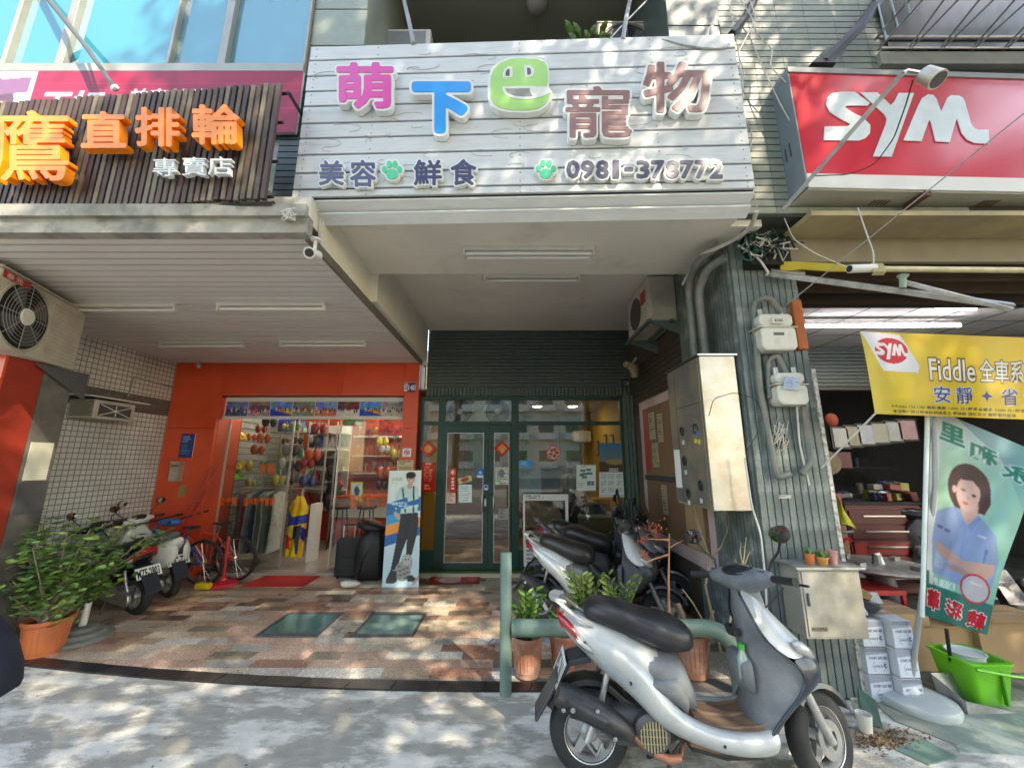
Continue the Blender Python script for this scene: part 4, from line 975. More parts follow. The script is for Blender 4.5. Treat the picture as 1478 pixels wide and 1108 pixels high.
# hung goods: bags, helmets, balls
def blobgood(name, label, cat, c, r, col, group=None, rot=None):
    return tag(MB().ell(c, r, 14, 9, rot).build(name, mat('goods_%d_%d_%d' % tuple(int(q*99) for q in col), col, .45), None, smooth=180), label, cat, group)
for x, y, z, w, h, lb in ((-3.62, 8.1, 1.55, .17, .28, 'upper black backpack hanging at the end of the display wall'), (-3.60, 8.1, .95, .17, .33, 'lower black backpack hanging at the end of the display wall')):
    t = thing('backpack', lb, 'bag', (x, y, z)); MB().ell((x,y,z), (w,.10,h), 14, 8).build('body', M_('black_plastic'), t, smooth=180); MB().ell((x,y-.07,z-.08), (w*.7,.06,h*.45), 12, 6).build('pocket', M_('dark_grey'), t, smooth=180)
    MB().tube([V(x-.04,y,z+h-.02), V(x,y,z+h+.05), V(x+.04,y,z+h-.02)], .01, 6).build('handle', M_('black_rubber'), t)
def helmet(label, c, col, s=1.0):
    t = thing('helmet', label, 'helmet', (0,0,0), 'helmets and pads hung on the slat wall'); m = mat('goods_%d_%d_%d' % tuple(int(q*99) for q in col), col, .3, coat=.4)
    rings = []
    for j in range(7):
        a = math.pi/2*j/6; rings.append([V(.13*math.sin(a)*math.cos(6.283*k/16)*1.15, .11*math.sin(a)*math.sin(6.283*k/16), .13*math.cos(a)+.0) for k in range(16)])
    MB().loft(rings, False).build('shell', m, t, smooth=180)
    for k in (-1, 0, 1): MB().tube([V(-.14, k*.045, .03), V(-.07, k*.05, .105), V(.03, k*.05, .13), V(.13, k*.04, .04)], .010, 6).build('rib', M_('black_plastic'), t)
    t.location = c; t.scale = (s,)*3; return t
helmet('yellow helmet on the grey slat wall, upper one', (-4.95, 7.0, 2.0), (.75,.55,.02), 1.3); helmet('yellow helmet on the grey slat wall, lower one beside a green one', (-4.95, 7.05, 1.5), (.75,.5,.02), 1.0)
helmet('bright green helmet on the grey slat wall', (-4.93, 7.1, 1.32), (.15,.6,.05), 1.0); helmet('orange helmet on the grey slat wall nearest the door post', (-4.97, 6.75, 1.55), (.8,.15,.02), .9); helmet('dark red helmet at the top of the grey slat wall', (-4.93, 7.1, 2.5), (.25,.03,.03), 1.4)
GC = [((.45,.09,.03),'orange'),((.04,.07,.22),'blue'),((.30,.04,.04),'red'),((.10,.24,.10),'green'),((.50,.42,.06),'yellow'),((.03,.03,.035),'black'),((.32,.34,.33),'white'),((.12,.16,.14),'dark green')]
r9 = random.Random(44)
def pad_set(label, c, col, s=1.0):
    t = thing('protective_pad', label, 'pad', tuple(c), 'pads and gloves hung in the window'); m = mat('goods_%d_%d_%d' % tuple(int(q*99) for q in col), col, .35, coat=.3); c = Vector(c)
    MB().ell(c, (.06*s,.035*s,.085*s), 12, 8).build('cup', m, t, smooth=180); MB().ell(c+V(.11*s,.02,-.01), (.05*s,.03*s,.08*s), 12, 8).build('cup', m, t, smooth=180)
    MB().bx(c.x-.05*s, c.x+.16*s, c.y+.03, c.y+.04, c.z-.015, c.z+.015).build('strap', M_('black_rubber'), t); MB().tube([c+V(.05*s,.03,.0), c+V(.05*s,.03,.16*s)], .003, 4).build('hook', M_('steel'), t)
for i in range(5):
    for j in range(5):
        col, nm = GC[r9.randrange(8)]; pad_set(nm+' pads, '+ORD[j]+' from the left in row '+ORD[i]+' from below on the window rack', (-4.78+.27*j+r9.uniform(-.09,.09), 7.15+r9.uniform(-.2,.2), 1.32+.24*i+r9.uniform(-.07,.07)), col, r9.uniform(.6,1.35))
for i in range(4):
    for j in range(6):
        col, nm = GC[r9.randrange(8)]; pad_set(nm+' gloves, '+ORD[j]+' from the left in row '+ORD[i]+' from below behind the right pane', (-2.95+.25*j+r9.uniform(-.09,.09), 8.95+r9.uniform(-.2,.1), 1.15+.33*i+r9.uniform(-.1,.1)), col, r9.uniform(.7,1.6))
for j, (x, z, w, h, col, nm) in enumerate(((-4.35,2.35,.45,.32,(.08,.20,.42),'blue sports photograph'),(-2.35,2.3,.5,.35,(.55,.10,.03),'orange banner'),(-3.1,2.45,.4,.28,(.35,.33,.30),'grey photograph'))):
    c = Canvas(40, 30, col); c.noise(.5, 7).noise(.3, 14); tag(c.sheet('hanging_poster', quadmap(V(x-w/2,7.6,z+h/2), V(x+w/2,7.6,z+h/2), V(x+w/2,7.6,z-h/2), V(x-w/2,7.6,z-h/2))), nm+' poster hanging from the sports shop ceiling', 'poster')
# hanging clothes in plastic by the window
rk = thing('clothes_rack', 'chrome clothes rail with sports shirts in clear covers behind the window', 'rack', (-3.9, 6.65, 0))
for xx in (-4.45, -3.45): MB().tube([V(xx, 6.62, .06), V(xx, 6.62, 1.18)], .014, 8).build('post', M_('steel'), rk)
MB().tube([V(-4.47, 6.62, 1.18), V(-3.43, 6.62, 1.18)], .014, 8).build('rail', M_('steel'), rk)
cols = [(.25,.28,.26),(.35,.08,.10),(.45,.46,.45),(.08,.10,.22),(.30,.34,.32),(.5,.5,.48),(.16,.20,.18),(.6,.6,.58)]
for k in range(8):
    x = -4.40+k*.085; m = mat('cloth_%d' % k, cols[k], .35, var=.25, scale=12, bump=.4, bscale=14, coat=.5); b = MB(); rings = []
    for z, w_ in ((1.14,.03),(1.10,.17),(.95,.19),(.7,.18),(.42,.20),(.22,.20)): rings.append([V(x+.012*math.sin(z*20+k)+.012*sx_, 6.62+w_*sy_+.01*math.sin(9*sy_+k), z) for sx_, sy_ in ((-1,-1),(-1,0),(-1,1),(1,1),(1,0),(1,-1))])
    b.loft(rings); tag(b.build('hanging_shirt', m, None, smooth=50), ['grey','dark red','silver','navy','pale green','white','dark green','cream'][k]+' shirt hanging on the chrome rail behind the shop window', 'shirt', 'shirts on the chrome rail')
cv = Canvas(56, 110, (.90,.74,.10)); cv.noise(.12, 7)
cv.poly([(0,.25),(.3,.35),(1,.30),(1,.48),(.6,.55),(0,.5)], (.12,.2,.6)).poly([(.0,.5),(1,.45),(.9,.75),(.1,.8)], (.85,.72,.12)).poly([(.35,.5),(.75,.48),(.7,.95),(.4,.95)], (.08,.1,.25)).poly([(0,.62),(.35,.7),(.4,.9),(0,.85)], (.8,.1,.12)).poly([(.7,.5),(1,.55),(1,.75),(.75,.7)], (.15,.15,.5)).poly([(.2,.75),(.5,.7),(.6,.95),(.3,1)], (.9,.8,.15)).noise(.15, 10)
def sufs(u, v): 
    w = (.055+.10*min(1, v*5))*(1-.25*max(0, v-.5)); x = -3.42+(u-.5)*2*w; return V(x, 6.50-.04*math.cos((u-.5)*3)+.012*math.sin(u*14+v*5), 1.08-v*.92)
o = tag(cv.sheet('racing_suit', sufs), 'yellow, blue and red racing suit hanging at the end of the chrome rail', 'clothing')
wc = MB().bx(-3.26, -3.18, 6.55, 6.8, .06, .95).build('display_board', M_('white_paint')); tag(wc, 'narrow white board standing beside the racing suit', 'board')
# glass display cabinet shapes
gc = thing('glass_cabinet', 'tall aluminium framed glass cabinet inside the sports shop window', 'cabinet', (-4.2, 7.4, 0))
for xx in (-4.55, -4.0, -3.45): 
    for yy_ in (7.3, 7.7): MB().bx(xx-.012, xx+.012, yy_-.012, yy_+.012, .06, 2.4).build('post', M_('aluminium'), gc)
for z in (1.25, 1.7, 2.15): MB().bx(-4.54, -3.46, 7.3, 7.7, z, z+.008).build('glass_shelf', mat('glass_shelf', (.25,.42,.36), .1, spec=.8), gc)
MB().bx(-4.55, -3.45, 7.29, 7.295, .3, 2.38).build('glass_front', gsh, gc)
rr = random.Random(8)
for k in range(18):
    c = V(-4.45+rr.random()*.9, 7.5, (1.26, 1.71, 2.16)[k % 3]); col = rr.choice([(.2,.5,.35),(.6,.6,.55),(.65,.5,.1),(.1,.2,.45),(.35,.1,.08),(.5,.65,.3)])
    b = MB(); r = rr.uniform(.035, .07); hh = rr.uniform(.12, .26); b.lathe([(r*.9,0),(r,.02),(r*.8,hh*.6),(r*.35,hh*.8),(r*.4,hh)], 10, c); tag(b.build('trophy_cup', mat('goods_%d_%d_%d' % tuple(int(q*99) for q in col), col, .4), None, smooth=40), ['yellowish','green','grey','dark','blue'][k % 5]+' cup, '+ORD[k//3]+' in order on the '+['lower','middle','upper'][k % 3]+' glass cabinet shelf', 'cup', 'small goods on the cabinet shelves')
# shelves with trophies, right back
sh = thing('trophy_shelf', 'long wall shelf of trophies above the counter in the sports shop', 'shelf', (-2.2, 9.3, 1.9))
for z in (1.35, 1.75, 2.2): MB().bx(-3.75, -2.3, 9.25, 9.58, z, z+.02).build('board', M_('white_paint'), sh)
gold = mat('gold_plastic', (.55,.40,.12), .3, .7)
for k in range(21):
    x = -3.68+(k % 7)*.2; z = (1.371, 1.771, 2.221)[k//7]; h = .18+.1*((k*7) % 5)/5; b = MB(); b.bx(x-.04, x+.04, 9.38, 9.46, z, z+.04).lathe([(.015,.04),(.012,h*.5),(.05,h*.8),(.045,h)], 10, (x, 9.42, z))
    tag(b.build('trophy', gold if k % 3 else mat('trophy_dark', (.12,.10,.08), .4), None, smooth=40), ORD[k % 7]+' small trophy from the left on the '+['lowest','middle','top'][k//7]+' shelf above the counter', 'trophy', 'trophies on the wall shelf')
ct = thing('shop_counter', 'red and white counter in the sports shop', 'counter', (-2.1, 8.2, 0))
MB().bx(-3.55, -1.62, 8.0, 8.5, .06, .55).build('lower_front', M_('red_panel'), ct); MB().bx(-3.55, -1.62, 7.98, 8.5, .551, .92).build('upper_front', M_('white_paint'), ct); MB().bx(-3.58, -1.60, 7.9, 8.55, .921, .96).build('top', M_('red_panel'), ct)
st0 = None
for x, lb in ((-3.22, 'left of two dark round bar stools at the red counter'), (-2.72, 'right of two dark round bar stools at the red counter')):
    t = thing('bar_stool', lb, 'stool', (x, 7.6, .06), 'bar stools'); MB().lathe([(.17,.70),(.18,.72),(.18,.75),(.15,.77)], 20, (x,7.6,.06)).build('seat', mat('stool_brown', (.08,.045,.03), .5), t, smooth=40)
    for k in range(4): a = k*1.57+.78; MB().tube([V(x+.12*math.cos(a), 7.6+.12*math.sin(a), .75), V(x+.19*math.cos(a), 7.6+.19*math.sin(a), .061)], .012, 6).build('leg', M_('black_metal'), t)
# ------------------------------------------------------------------ wall plates on the red front
def plate(name, label, cat, x0, y0, x1, y1, Y, cv_=None, m=None, d=.012):
    a, b = P(x0, y1, Y), P(x1, y0, Y)
    if cv_ is None: return tag(MB().bx(a.x, b.x, Y-d, Y, a.z, b.z).build(name, m, None, bevel=.003), label, cat)
    t = thing(name, label, cat, ((a.x+b.x)/2, Y, a.z)); MB().bx(a.x, b.x, Y-d+.001, Y, a.z, b.z).build('board', M_('white_paint'), t)
    cv_.sheet('print', quadmap(V(a.x, Y-d-.0005, b.z), V(b.x, Y-d-.0005, b.z), V(b.x, Y-d-.0005, a.z), V(a.x, Y-d-.0005, a.z)), t); return t
YQ = YR-.062
c = Canvas(30, 20, (.10,.14,.40)); c.text('140', .38, .25, .95, .80, (.95,.95,.95), .03).rect(.05,.1,.3,.9,(.85,.87,.9)).lines(.07,.15,.28,.85,3,(.1,.14,.4)); c.rect(0,0,1,.05,(.9,.9,.9)); plate('house_number', 'blue house number plate reading 140 on the red front', 'number plate', 583, 552, 601, 566, YQ, c)
c = Canvas(18, 18, (.93,.93,.93)); c.ell(.5,.45,.32,.32,(.75,.1,.1)).ell(.5,.45,.22,.22,(.93,.93,.93)).poly([(.3,.2),(.36,.16),(.72,.68),(.66,.72)], (.75,.1,.1)).rect(.35,.4,.65,.5,(.15,.15,.15)); plate('no_smoking_sign', 'small white no smoking sticker on the right red panel', 'sign', 581, 647, 594, 659, YQ, c)
c = Canvas(28, 22, (.80,.76,.62)); c.lines(.1,.1,.9,.45,2,(.2,.15,.1)).rect(.1,.55,.9,.9,(.7,.6,.5)); plate('notice_card', 'cream notice card behind the top of the cut-out poster', 'card', 573, 664, 597, 680, YQ, c)
c = Canvas(40, 54, (.16,.22,.50)); c.rect(.08,.06,.92,.94,(.20,.27,.58)).lines(.15,.12,.85,.4,3,(.8,.85,.95)).lines(.15,.48,.85,.9,4,(.3,.7,.75)); plate('blue_notice', 'dark blue notice board on the left red panel above the steel mailbox', 'sign', 258, 626, 283, 660, YQ, c)
mbx = thing('mailbox', 'small stainless steel mailbox on the left red panel', 'mailbox', tuple(P(260, 680, YQ))); a, b = P(249, 694, YQ), P(268, 667, YQ)
MB().bx(a.x, b.x, YQ-.09, YQ, a.z, b.z).build('box', M_('stainless_dirty'), mbx, bevel=.006); MB().bx(a.x+.02, b.x-.02, YQ-.095, YQ-.0901, b.z-.06, b.z-.04).build('slot', M_('dark_grey'), mbx); MB().bx(a.x-.005, b.x+.005, YQ-.10, YQ, b.z, b.z+.012).build('lid', M_('steel'), mbx)
plate('switch_plate', 'small brass coloured plate under the steel mailbox', 'plate', 257, 700, 270, 717, YQ, None, mat('brass_plate', (.45,.36,.15), .4, .6))
# cameras
def camera_obj(label, base, aim, ln=.16, r=.032, up=.08):
    t = thing('security_camera', label, 'camera', tuple(base)); d = Vector(aim).normalized(); b0 = Vector(base)
    MB().lathe([(.035, 0), (.035, -.012)], 12, b0).tube([b0, b0-V(0,0,up)], .012, 8).build('mount', M_('white_plastic'), t, smooth=40)
    c0 = b0-V(0,0,up+.02); MB().tube([c0-d*ln*.4, c0+d*ln*.5, c0+d*ln*.6], [r, r, r*1.1], 14).build('housing', M_('white_plastic'), t, smooth=40)
    MB().tube([c0+d*(ln*.6+.001), c0+d*(ln*.6+.004)], r*.8, 12).build('lens', M_('black_plastic'), t); return t
b = PZ(458, 345, H_SOF-.001); camera_obj('white bullet camera on the ceiling edge beneath the plank sign', (b.x-.01, b.y, H_SOF), (.15,-.8,-.35), .17, .036, .10)
b = P(287, 527, 5.8); t = thing('dome_camera', 'small round camera hanging at the left end of the red front', 'camera', (b.x, 5.8, H_SOF)); MB().tube([V(b.x,5.8,H_SOF), V(b.x,5.8,H_SOF-.06)], .008, 6).build('stem', M_('steel'), t); MB().ell((b.x,5.8,H_SOF-.09), (.04,.04,.04)).build('globe', M_('steel'), t, smooth=180)
# ------------------------------------------------------------------ people
skin_m = mat('skin', (.52,.33,.24), .55, var=.05); hair_m = mat('hair_black', (.012,.010,.009), .4, var=.3, scale=30, stretch=(1,1,.1))
def skinmesh(name, verts, edges, radii, mt, parent, sub=1):
    me = bpy.data.meshes.new(name); me.from_pydata([tuple(v) for v in verts], edges, []); me.materials.append(mt); o = link(name, me, parent)
    sm = o.modifiers.new('skin', 'SKIN'); sm.use_smooth_shade = True
    if not me.skin_vertices: 
        me.attributes.new  # layer is made by the modifier below
    lay = me.skin_vertices[0] if len(me.skin_vertices) else None
    if lay is None:
        import bmesh
        bm = bmesh.new(); bm.from_mesh(me); bm.verts.layers.skin.verify(); bm.to_mesh(me); bm.free(); lay = me.skin_vertices[0]
    for i, r in enumerate(radii): lay.data[i].radius = (r, r) if not isinstance(r, tuple) else r; lay.data[i].use_root = (i == 0)
    ss = o.modifiers.new('sub', 'SUBSURF'); ss.levels = sub; ss.render_levels = sub; return o
def person(label, x, y, h, face, top, trouser, hair_len=.12, z0=0.0, arms='down'):
    """standing figure about h tall, facing angle face (0 = towards -y)"""
    t = thing('person', label, 'person', (0,0,0)); s = h/1.7
    J = [(0,0,.93),(0,0,1.10),(0,.0,1.28),(0,0,1.42),(0,0,1.50),
         (.16,0,1.38),(.21,.02,1.12),(.20,-.08,.90),(.20,-.11,.82),
         (-.16,0,1.38),(-.21,.02,1.12),(-.20,-.08,.90),(-.20,-.11,.82),
         (.09,0,.88),(.10,-.01,.48),(.10,.01,.08),(.10,-.12,.035),(-.09,0,.88),(-.10,-.01,.48),(-.10,.01,.08),(-.10,-.12,.035)]
    J = [Vector(j)*s for j in J]; E = [(0,1),(1,2),(2,3),(3,4),(3,5),(5,6),(6,7),(7,8),(3,9),(9,10),(10,11),(11,12),(0,13),(13,14),(14,15),(15,16),(0,17),(17,18),(18,19),(19,20)]
    Rr = [.13,.12,.13,.075,.052,.058,.042,.030,.024,.058,.042,.030,.024,.085,.055,.035,.03,.085,.055,.035,.03]
    skinmesh('body', J, E, [r*s for r in Rr], skin_m, t)
    ti = [0,1,2,3,5,6,7,9,10,11]; mp = {k: i for i, k in enumerate(ti)}
    skinmesh('shirt', [J[k] for k in ti], [(mp[a], mp[b]) for a, b in E if a in mp and b in mp], [Rr[k]*s+.012 for k in ti], top, t)
    li = [0,13,14,15,17,18,19]; mp = {k: i for i, k in enumerate(li)}
    skinmesh('trousers', [J[k] for k in li], [(mp[a], mp[b]) for a, b in E if a in mp and b in mp], [Rr[k]*s+.014 for k in li], trouser, t)
    hc = Vector((0, -.015, 1.60))*s
    hd = MB(); hd.ell(hc, (.072*s, .088*s, .108*s), 18, 14).ell(hc+V(0,-.09*s,-.005*s), (.013*s,.02*s,.022*s), 8, 6)
    for k in (-1, 1): hd.ell(hc+V(.072*s*k,.005,-.005), (.012*s,.02*s,.03*s), 8, 6)
    hd.build('head', skin_m, t, smooth=180)
    hr = MB().ell(hc+V(0,.02*s,.03*s), (.083*s,.090*s,.098*s), 18, 12).ell(hc+V(0,.055*s,-.04*s-hair_len*.3), (.07*s,.045*s,.08*s+hair_len*.5), 14, 10); hr.build('hair', hair_m, t, smooth=180)
    for k in (-1, 1): MB().ell(hc+V(.028*s*k,-.082*s,.01*s), (.012*s,.006*s,.006*s), 8, 6).build('eye', M_('black_plastic'), t, smooth=180)
    MB().ell(hc+V(0,-.082*s,-.05*s), (.022*s,.008*s,.007*s), 8, 6).build('mouth', mat('lips', (.4,.12,.1), .5), t, smooth=180)
    for k in (8, 12):
        for f in range(5):
            b = J[k]; dx = (f-2)*.011*s; ln = (.055,.075,.08,.074,.05)[f]*s
            MB().tube([b+V(dx*.7, (f == 4)*-.01, -.0), b+V(dx, -.012, -ln*.6), b+V(dx*.9, -.02, -ln)], [.010*s,.008*s,.006*s], 6).build('finger', skin_m, t, smooth=180)
    t.location = (x, y, z0); t.rotation_euler = (0, 0, face); return t
# ------------------------------------------------------------------ pet shop front
YP = 6.10
gf = thing('storefront', 'dark green framed glass front of the pet shop with a double door', 'storefront', (0, YP, 0))
GF = M_('green_frame')
def X_(px, y=700): return P(px, y, YP).x
def Z_(py, x=739): return P(x, py, YP).z
zb3, ztr, zt3 = .08, Z_(611), 2.62
xa1, xb1, xc1, xd1, xe1 = XD+.0, X_(632), X_(747), XR-.17, X_(637)
def fbar(x0, x1, z0, z1, d=.05, nm='frame_bar', m=None, par=None, y=YP): return MB().bx(x0, x1, y-d, y, z0, z1).build(nm, m or GF, par or gf, bevel=.003)
fbar(XD+.001, XD+.04, zb3, zt3); fbar(X_(630), X_(640), zb3, zt3); fbar(X_(738), X_(749), zb3, zt3); fbar(xd1-.04, xd1, zb3, zt3)
fbar(XD+.04, X_(630), ztr-.03, ztr+.03, .045); fbar(X_(640), X_(738), ztr-.03, ztr+.03, .045); fbar(X_(749), xd1-.04, ztr-.03, ztr+.03, .045); fbar(XD+.04, xd1-.04, zt3-.045, zt3, .044)
fbar(XD+.04, X_(630), zb3, Z_(793, 620), .03, 'lower_panel'); fbar(X_(749), xd1-.04, zb3, Z_(793, 620), .03, 'lower_panel')
pg = glass('pet_shop_glass', (.95,.97,.96), .95, .0, 1.75, .02, (.3,.35,.33))
for x0, x1, z0, z1 in ((XD+.04, X_(630), Z_(793,620), ztr-.03), (XD+.04, X_(630), ztr+.03, zt3-.045), (X_(640), X_(738), ztr+.03, zt3-.045), (X_(749), xd1-.04, Z_(793,620), ztr-.03), (X_(749), xd1-.04, ztr+.03, zt3-.045)):
    MB().bx(x0, x1, YP-.028, YP-.022, z0, z1).build('pane', pg, gf)
# door leaves
def door(lab, x0, x1, gx0, gx1, hs):
    d = thing('door', lab, 'door', ((x0+x1)/2, YP, zb3)); z0, z1, g0, g1 = zb3+.01, ztr-.032, Z_(810), Z_(625)
    for a, b, c, e in ((x0, gx0, z0, z1), (gx1, x1, z0, z1), (gx0, gx1, z0, g0), (gx0, gx1, g1, z1)): MB().bx(a+.0005, b-.0005, YP-.075, YP-.03, c, e).build('stile' if e-c > 1 else 'rail', GF, d, bevel=.003)
    for a, b, c, e in ((gx0, gx0+.008, g0, g1), (gx1-.008, gx1, g0, g1), (gx0+.008, gx1-.008, g0, g0+.008), (gx0+.008, gx1-.008, g1-.008, g1)): MB().bx(a, b, YP-.078, YP-.06, c, e).build('bead', M_('aluminium'), d)
    MB().bx(gx0, gx1, YP-.058, YP-.052, g0, g1).build('pane', pg, d)
    hx = X_(hs); za, zb_ = Z_(737), Z_(713); dx = -.045 if hs < 710 else .045
    MB().tube([V(hx+ -dx, YP-.07, za), V(hx, YP-.13, za+.01), V(hx, YP-.13, zb_-.01), V(hx-dx, YP-.07, zb_)], .010, 8).build('handle', M_('steel'), d, smooth=60)
    return d
door('left leaf of the green glass door, covered in notices, with a chrome handle', X_(640), X_(705), X_(645), X_(698), 697)
door('narrow right leaf of the green glass door with a red diamond and a drawing', X_(705.5), X_(737), X_(713), X_(735), 713)
MB().bx(X_(700), X_(702.5), YP-.085, YP-.076, Z_(729), Z_(719)).build('lock', M_('steel'), gf)
# papers stuck to the glass
def sticker(nm, label, cat, cvs, x0, y0, x1, y1, Y=YP-.082, rot=0):
    q = [(x0,y0),(x1,y0),(x1,y1),(x0,y1)]; cx, cy = (x0+x1)/2, (y0+y1)/2
    if rot: q = [(cx+(a-cx)*math.cos(rot)-(b-cy)*math.sin(rot), cy+(a-cx)*math.sin(rot)+(b-cy)*math.cos(rot)) for a, b in q]
    o = cvs.sheet(nm, quadmap(*[P(a, b, Y) for a, b in q])); return tag(o, label, cat)
def dia(c, ch):
    c.rect(.06,.06,.94,.94,(.80,.12,.10)); c.text(ch, .2,.2,.8,.8,(.85,.65,.35),.03); return c
for (cx, cy, r, ch, lb) in ((618, 647.5, 8.5, '春', 'red diamond paper with a gold character on the narrow left pane'), (724.5, 647, 8.5, '福', 'red diamond paper with a gold character on the right door leaf')):
    c = dia(Canvas(22, 22, (.62,.08,.08)), ch); sticker('diamond_paper', lb, 'paper charm', c, cx-r, cy-r, cx+r, cy+r, rot=math.pi/4)
c = Canvas(24, 50, (.74,.05,.06)); c.text('招財', .2,.12,.8,.62,(.9,.55,.35),.02); c.rect(.3,.04,.7,.09,(.9,.8,.7)); c.lines(.2,.75,.8,.95,2,(.95,.7,.4)); sticker('red_couplet', 'tall red paper with orange lettering on the narrow left pane', 'paper charm', c, 608.5, 667, 628, 710)
c = Canvas(14, 40, (.80,.10,.12)); c.ell(.5,.16,.5,.16,(.92,.25,.25)).ell(.5,.16,.2,.08,(.95,.9,.8)); [c.ell(.5,.42+.13*k,.25,.045,(.95,.85,.8)) for k in range(4)]; sticker('red_charm', 'slim red and white hanging charm on the left door leaf', 'paper charm', c, 648.5, 676, 658, 711)
c = Canvas(16, 20, (.92,.80,.74)); c.lines(.12,.12,.88,.9,5,(.6,.3,.25)); sticker('pink_note', 'pale pink note at the left edge of the left door leaf', 'note', c, 644.5, 711, 657.5, 726)
c = Canvas(26, 34, (.86,.92,.92)); c.lines(.1,.08,.9,.94,9,(.45,.52,.55), .7, 1, .3); sticker('white_notice', 'white notice sheet in the middle of the left door leaf', 'note', c, 662, 699, 681, 725)
c = Canvas(26, 14, (.75,.80,.55)); c.rect(.05,.1,.95,.9,(.82,.78,.55)).ell(.5,.5,.3,.3,(.7,.3,.15)); c.rect(0,0,1,.12,(.3,.55,.4)).rect(0,.88,1,1,(.3,.55,.4)); sticker('green_ticket', 'small tilted green and yellow ticket on the left door leaf', 'note', c, 661, 687, 681, 697, rot=-.25)
c = Canvas(14, 18, (.12,.45,.75)); c.rect(.08,.75,.92,1,(.85,.9,.92)).poly([(.3,.5),(.55,.2),(.5,.42),(.8,.35),(.6,.6)], (.85,.9,.95)); sticker('blue_sticker', 'small blue payment sticker on the left door leaf', 'sticker', c, 688, 676, 698, 689)
c = Canvas(10, 12, (.75,.80,.90)); c.rect(.2,.2,.8,.6,(.15,.2,.6)); sticker('tiny_sticker', 'tiny blue and white sticker above the door lock', 'sticker', c, 699, 699.5, 704.5, 707)
c = Canvas(28, 36, (.82,.84,.82)); c.noise(.2,6).lines(.1,.1,.9,.9,7,(.35,.38,.38)).ell(.45,.35,.25,.2,(.4,.42,.4),.7); c.rect(.3,.88,.8,.95,(.8,.3,.3)); sticker('ink_drawing', 'grey ink drawing sheet on the right door leaf', 'drawing', c, 715, 674, 734.5, 699)
c = Canvas(24, 22, (.60,.62,.60)); c.lines(.1,.1,.9,.9,5,(.3,.3,.3)); sticker('grey_notice', 'grey notice low on the right door leaf', 'note', c, 719.5, 733, 735, 750)
c = Canvas(34, 34, (.78,.60,.56)); c.ell(.5,.5,.5,.5,(.75,.25,.25)).ell(.5,.5,.42,.42,(.80,.70,.66)); [c.ell(.5+.22*math.cos(a),.5+.22*math.sin(a),.12,.10,(.7,.15,.18)) for a in (0,1.2,2.6,4,5.2)]
n = 24; ctr = P(799, 653, YP-.04)
def disc(u, v): 
    a, b = 2*u-1, 2*v-1; m = max(abs(a), abs(b)); l = math.hypot(a, b) or 1; k = m/l if l else 0; return V(ctr.x+a*k*.118, ctr.y, ctr.z-b*k*.118)
tag(c.sheet('round_paper_cut', disc), 'round red and white paper cut on the wide pet shop window', 'paper charm')
c = Canvas(28, 16, (.25,.60,.88)); c.lines(.1,.2,.9,.8,2,(.75,.9,1)); sticker('blue_label', 'light blue rectangular label at the left of the wide window', 'sticker', c, 750, 664, 768, 673, YP-.04)
c = Canvas(28, 50, (.60,.70,.70)); c.noise(.15,5).lines(.1,.1,.9,.35,4,(.4,.5,.5)); sticker('pale_poster', 'pale grey poster under the blue label on the wide window', 'poster', c, 750, 674, 781, 713, YP-.02)
c = Canvas(44, 56, (.86,.89,.86)); c.lines(.2,.05,.8,.12,1,(.4,.5,.5)); [c.rect(x,y,x+.26,y+.09,(.35,.5,.5)) for x,y in ((.2,.18),(.5,.15),(.3,.3),(.55,.28),(.15,.34),(.28,.42))]; c.rect(.55,.62,.72,.78,(.4,.48,.5)).rect(.76,.62,.9,.78,(.4,.48,.5)).lines(.1,.6,.5,.9,4,(.65,.7,.68)); sticker('chart_poster', 'white poster with green-grey boxes on the wide window', 'poster', c, 832, 671, 860, 708, YP-.04)
c = Canvas(70, 104, (.82,.84,.82)); c.grad(lambda x,y: y*1.8, (.20,.42,.58), (.55,.48,.38)) ; c.rect(0,.55,1,1,(.84,.86,.85)); c.rect(0,.36,1,.47,(.30,.24,.18)).rect(0,.47,1,.54,(.35,.22,.18)); c.ell(.5,.36,.3,.05,(.62,.5,.32)); c.rect(.8,.04,.95,.12,(.75,.85,.9),.6)
c.text('2022', .30,.475,.58,.53,(.95,.95,.95),.02); c.rect(.82,.48,.9,.53,(.85,.8,.75))
for i in range(4):
    for j in range(3): c.lines(.06+i*.235,.575+j*.125,.24+i*.235,.675+j*.125,5,(.50,.53,.55),.8,1,.45); c.rect(.04+i*.235,.565+j*.125,.045+i*.235,.685+j*.125,(.5,.5,.5),.6)
c.lines(.05,.96,.95,.99,1,(.2,.3,.6)); sticker('wall_calendar', 'large calendar with a skyline photograph reading 2022 on the wide window', 'calendar', c, 865, 639, 912, 717, YP-.04)
# white framed stand sign
fs = thing('menu_stand', 'white framed stand sign with a clear upper half leaning inside the green shop front', 'sign', tuple(P(787, 818, 5.9)))
def rq(x0, y0, x1, y1, Y, m, nm, par, d=.012): a, b = P(x0, y1, Y), P(x1, y0, Y); return MB().bx(a.x, b.x, Y, Y+d, a.z, b.z).build(nm, m, par)
Yf = 5.9
rq(755, 713, 820, 722, Yf, M_('white_paint'), 'top_board', fs); rq(755, 722.3, 757.5, 775, Yf, M_('white_paint'), 'side_bar', fs); rq(817, 722.3, 820, 775, Yf, M_('white_paint'), 'side_bar', fs)
c = Canvas(64, 50, (.86,.88,.86)); c.lines(.08,.18,.9,.95,6,(.35,.38,.38)); c.text('♥', .06,.06,.14,.14,(.3,.3,.3)); c.sheet('text_board', quadmap(P(755,775,Yf), P(820,775,Yf), P(818,817,Yf), P(756,817,Yf)), fs)
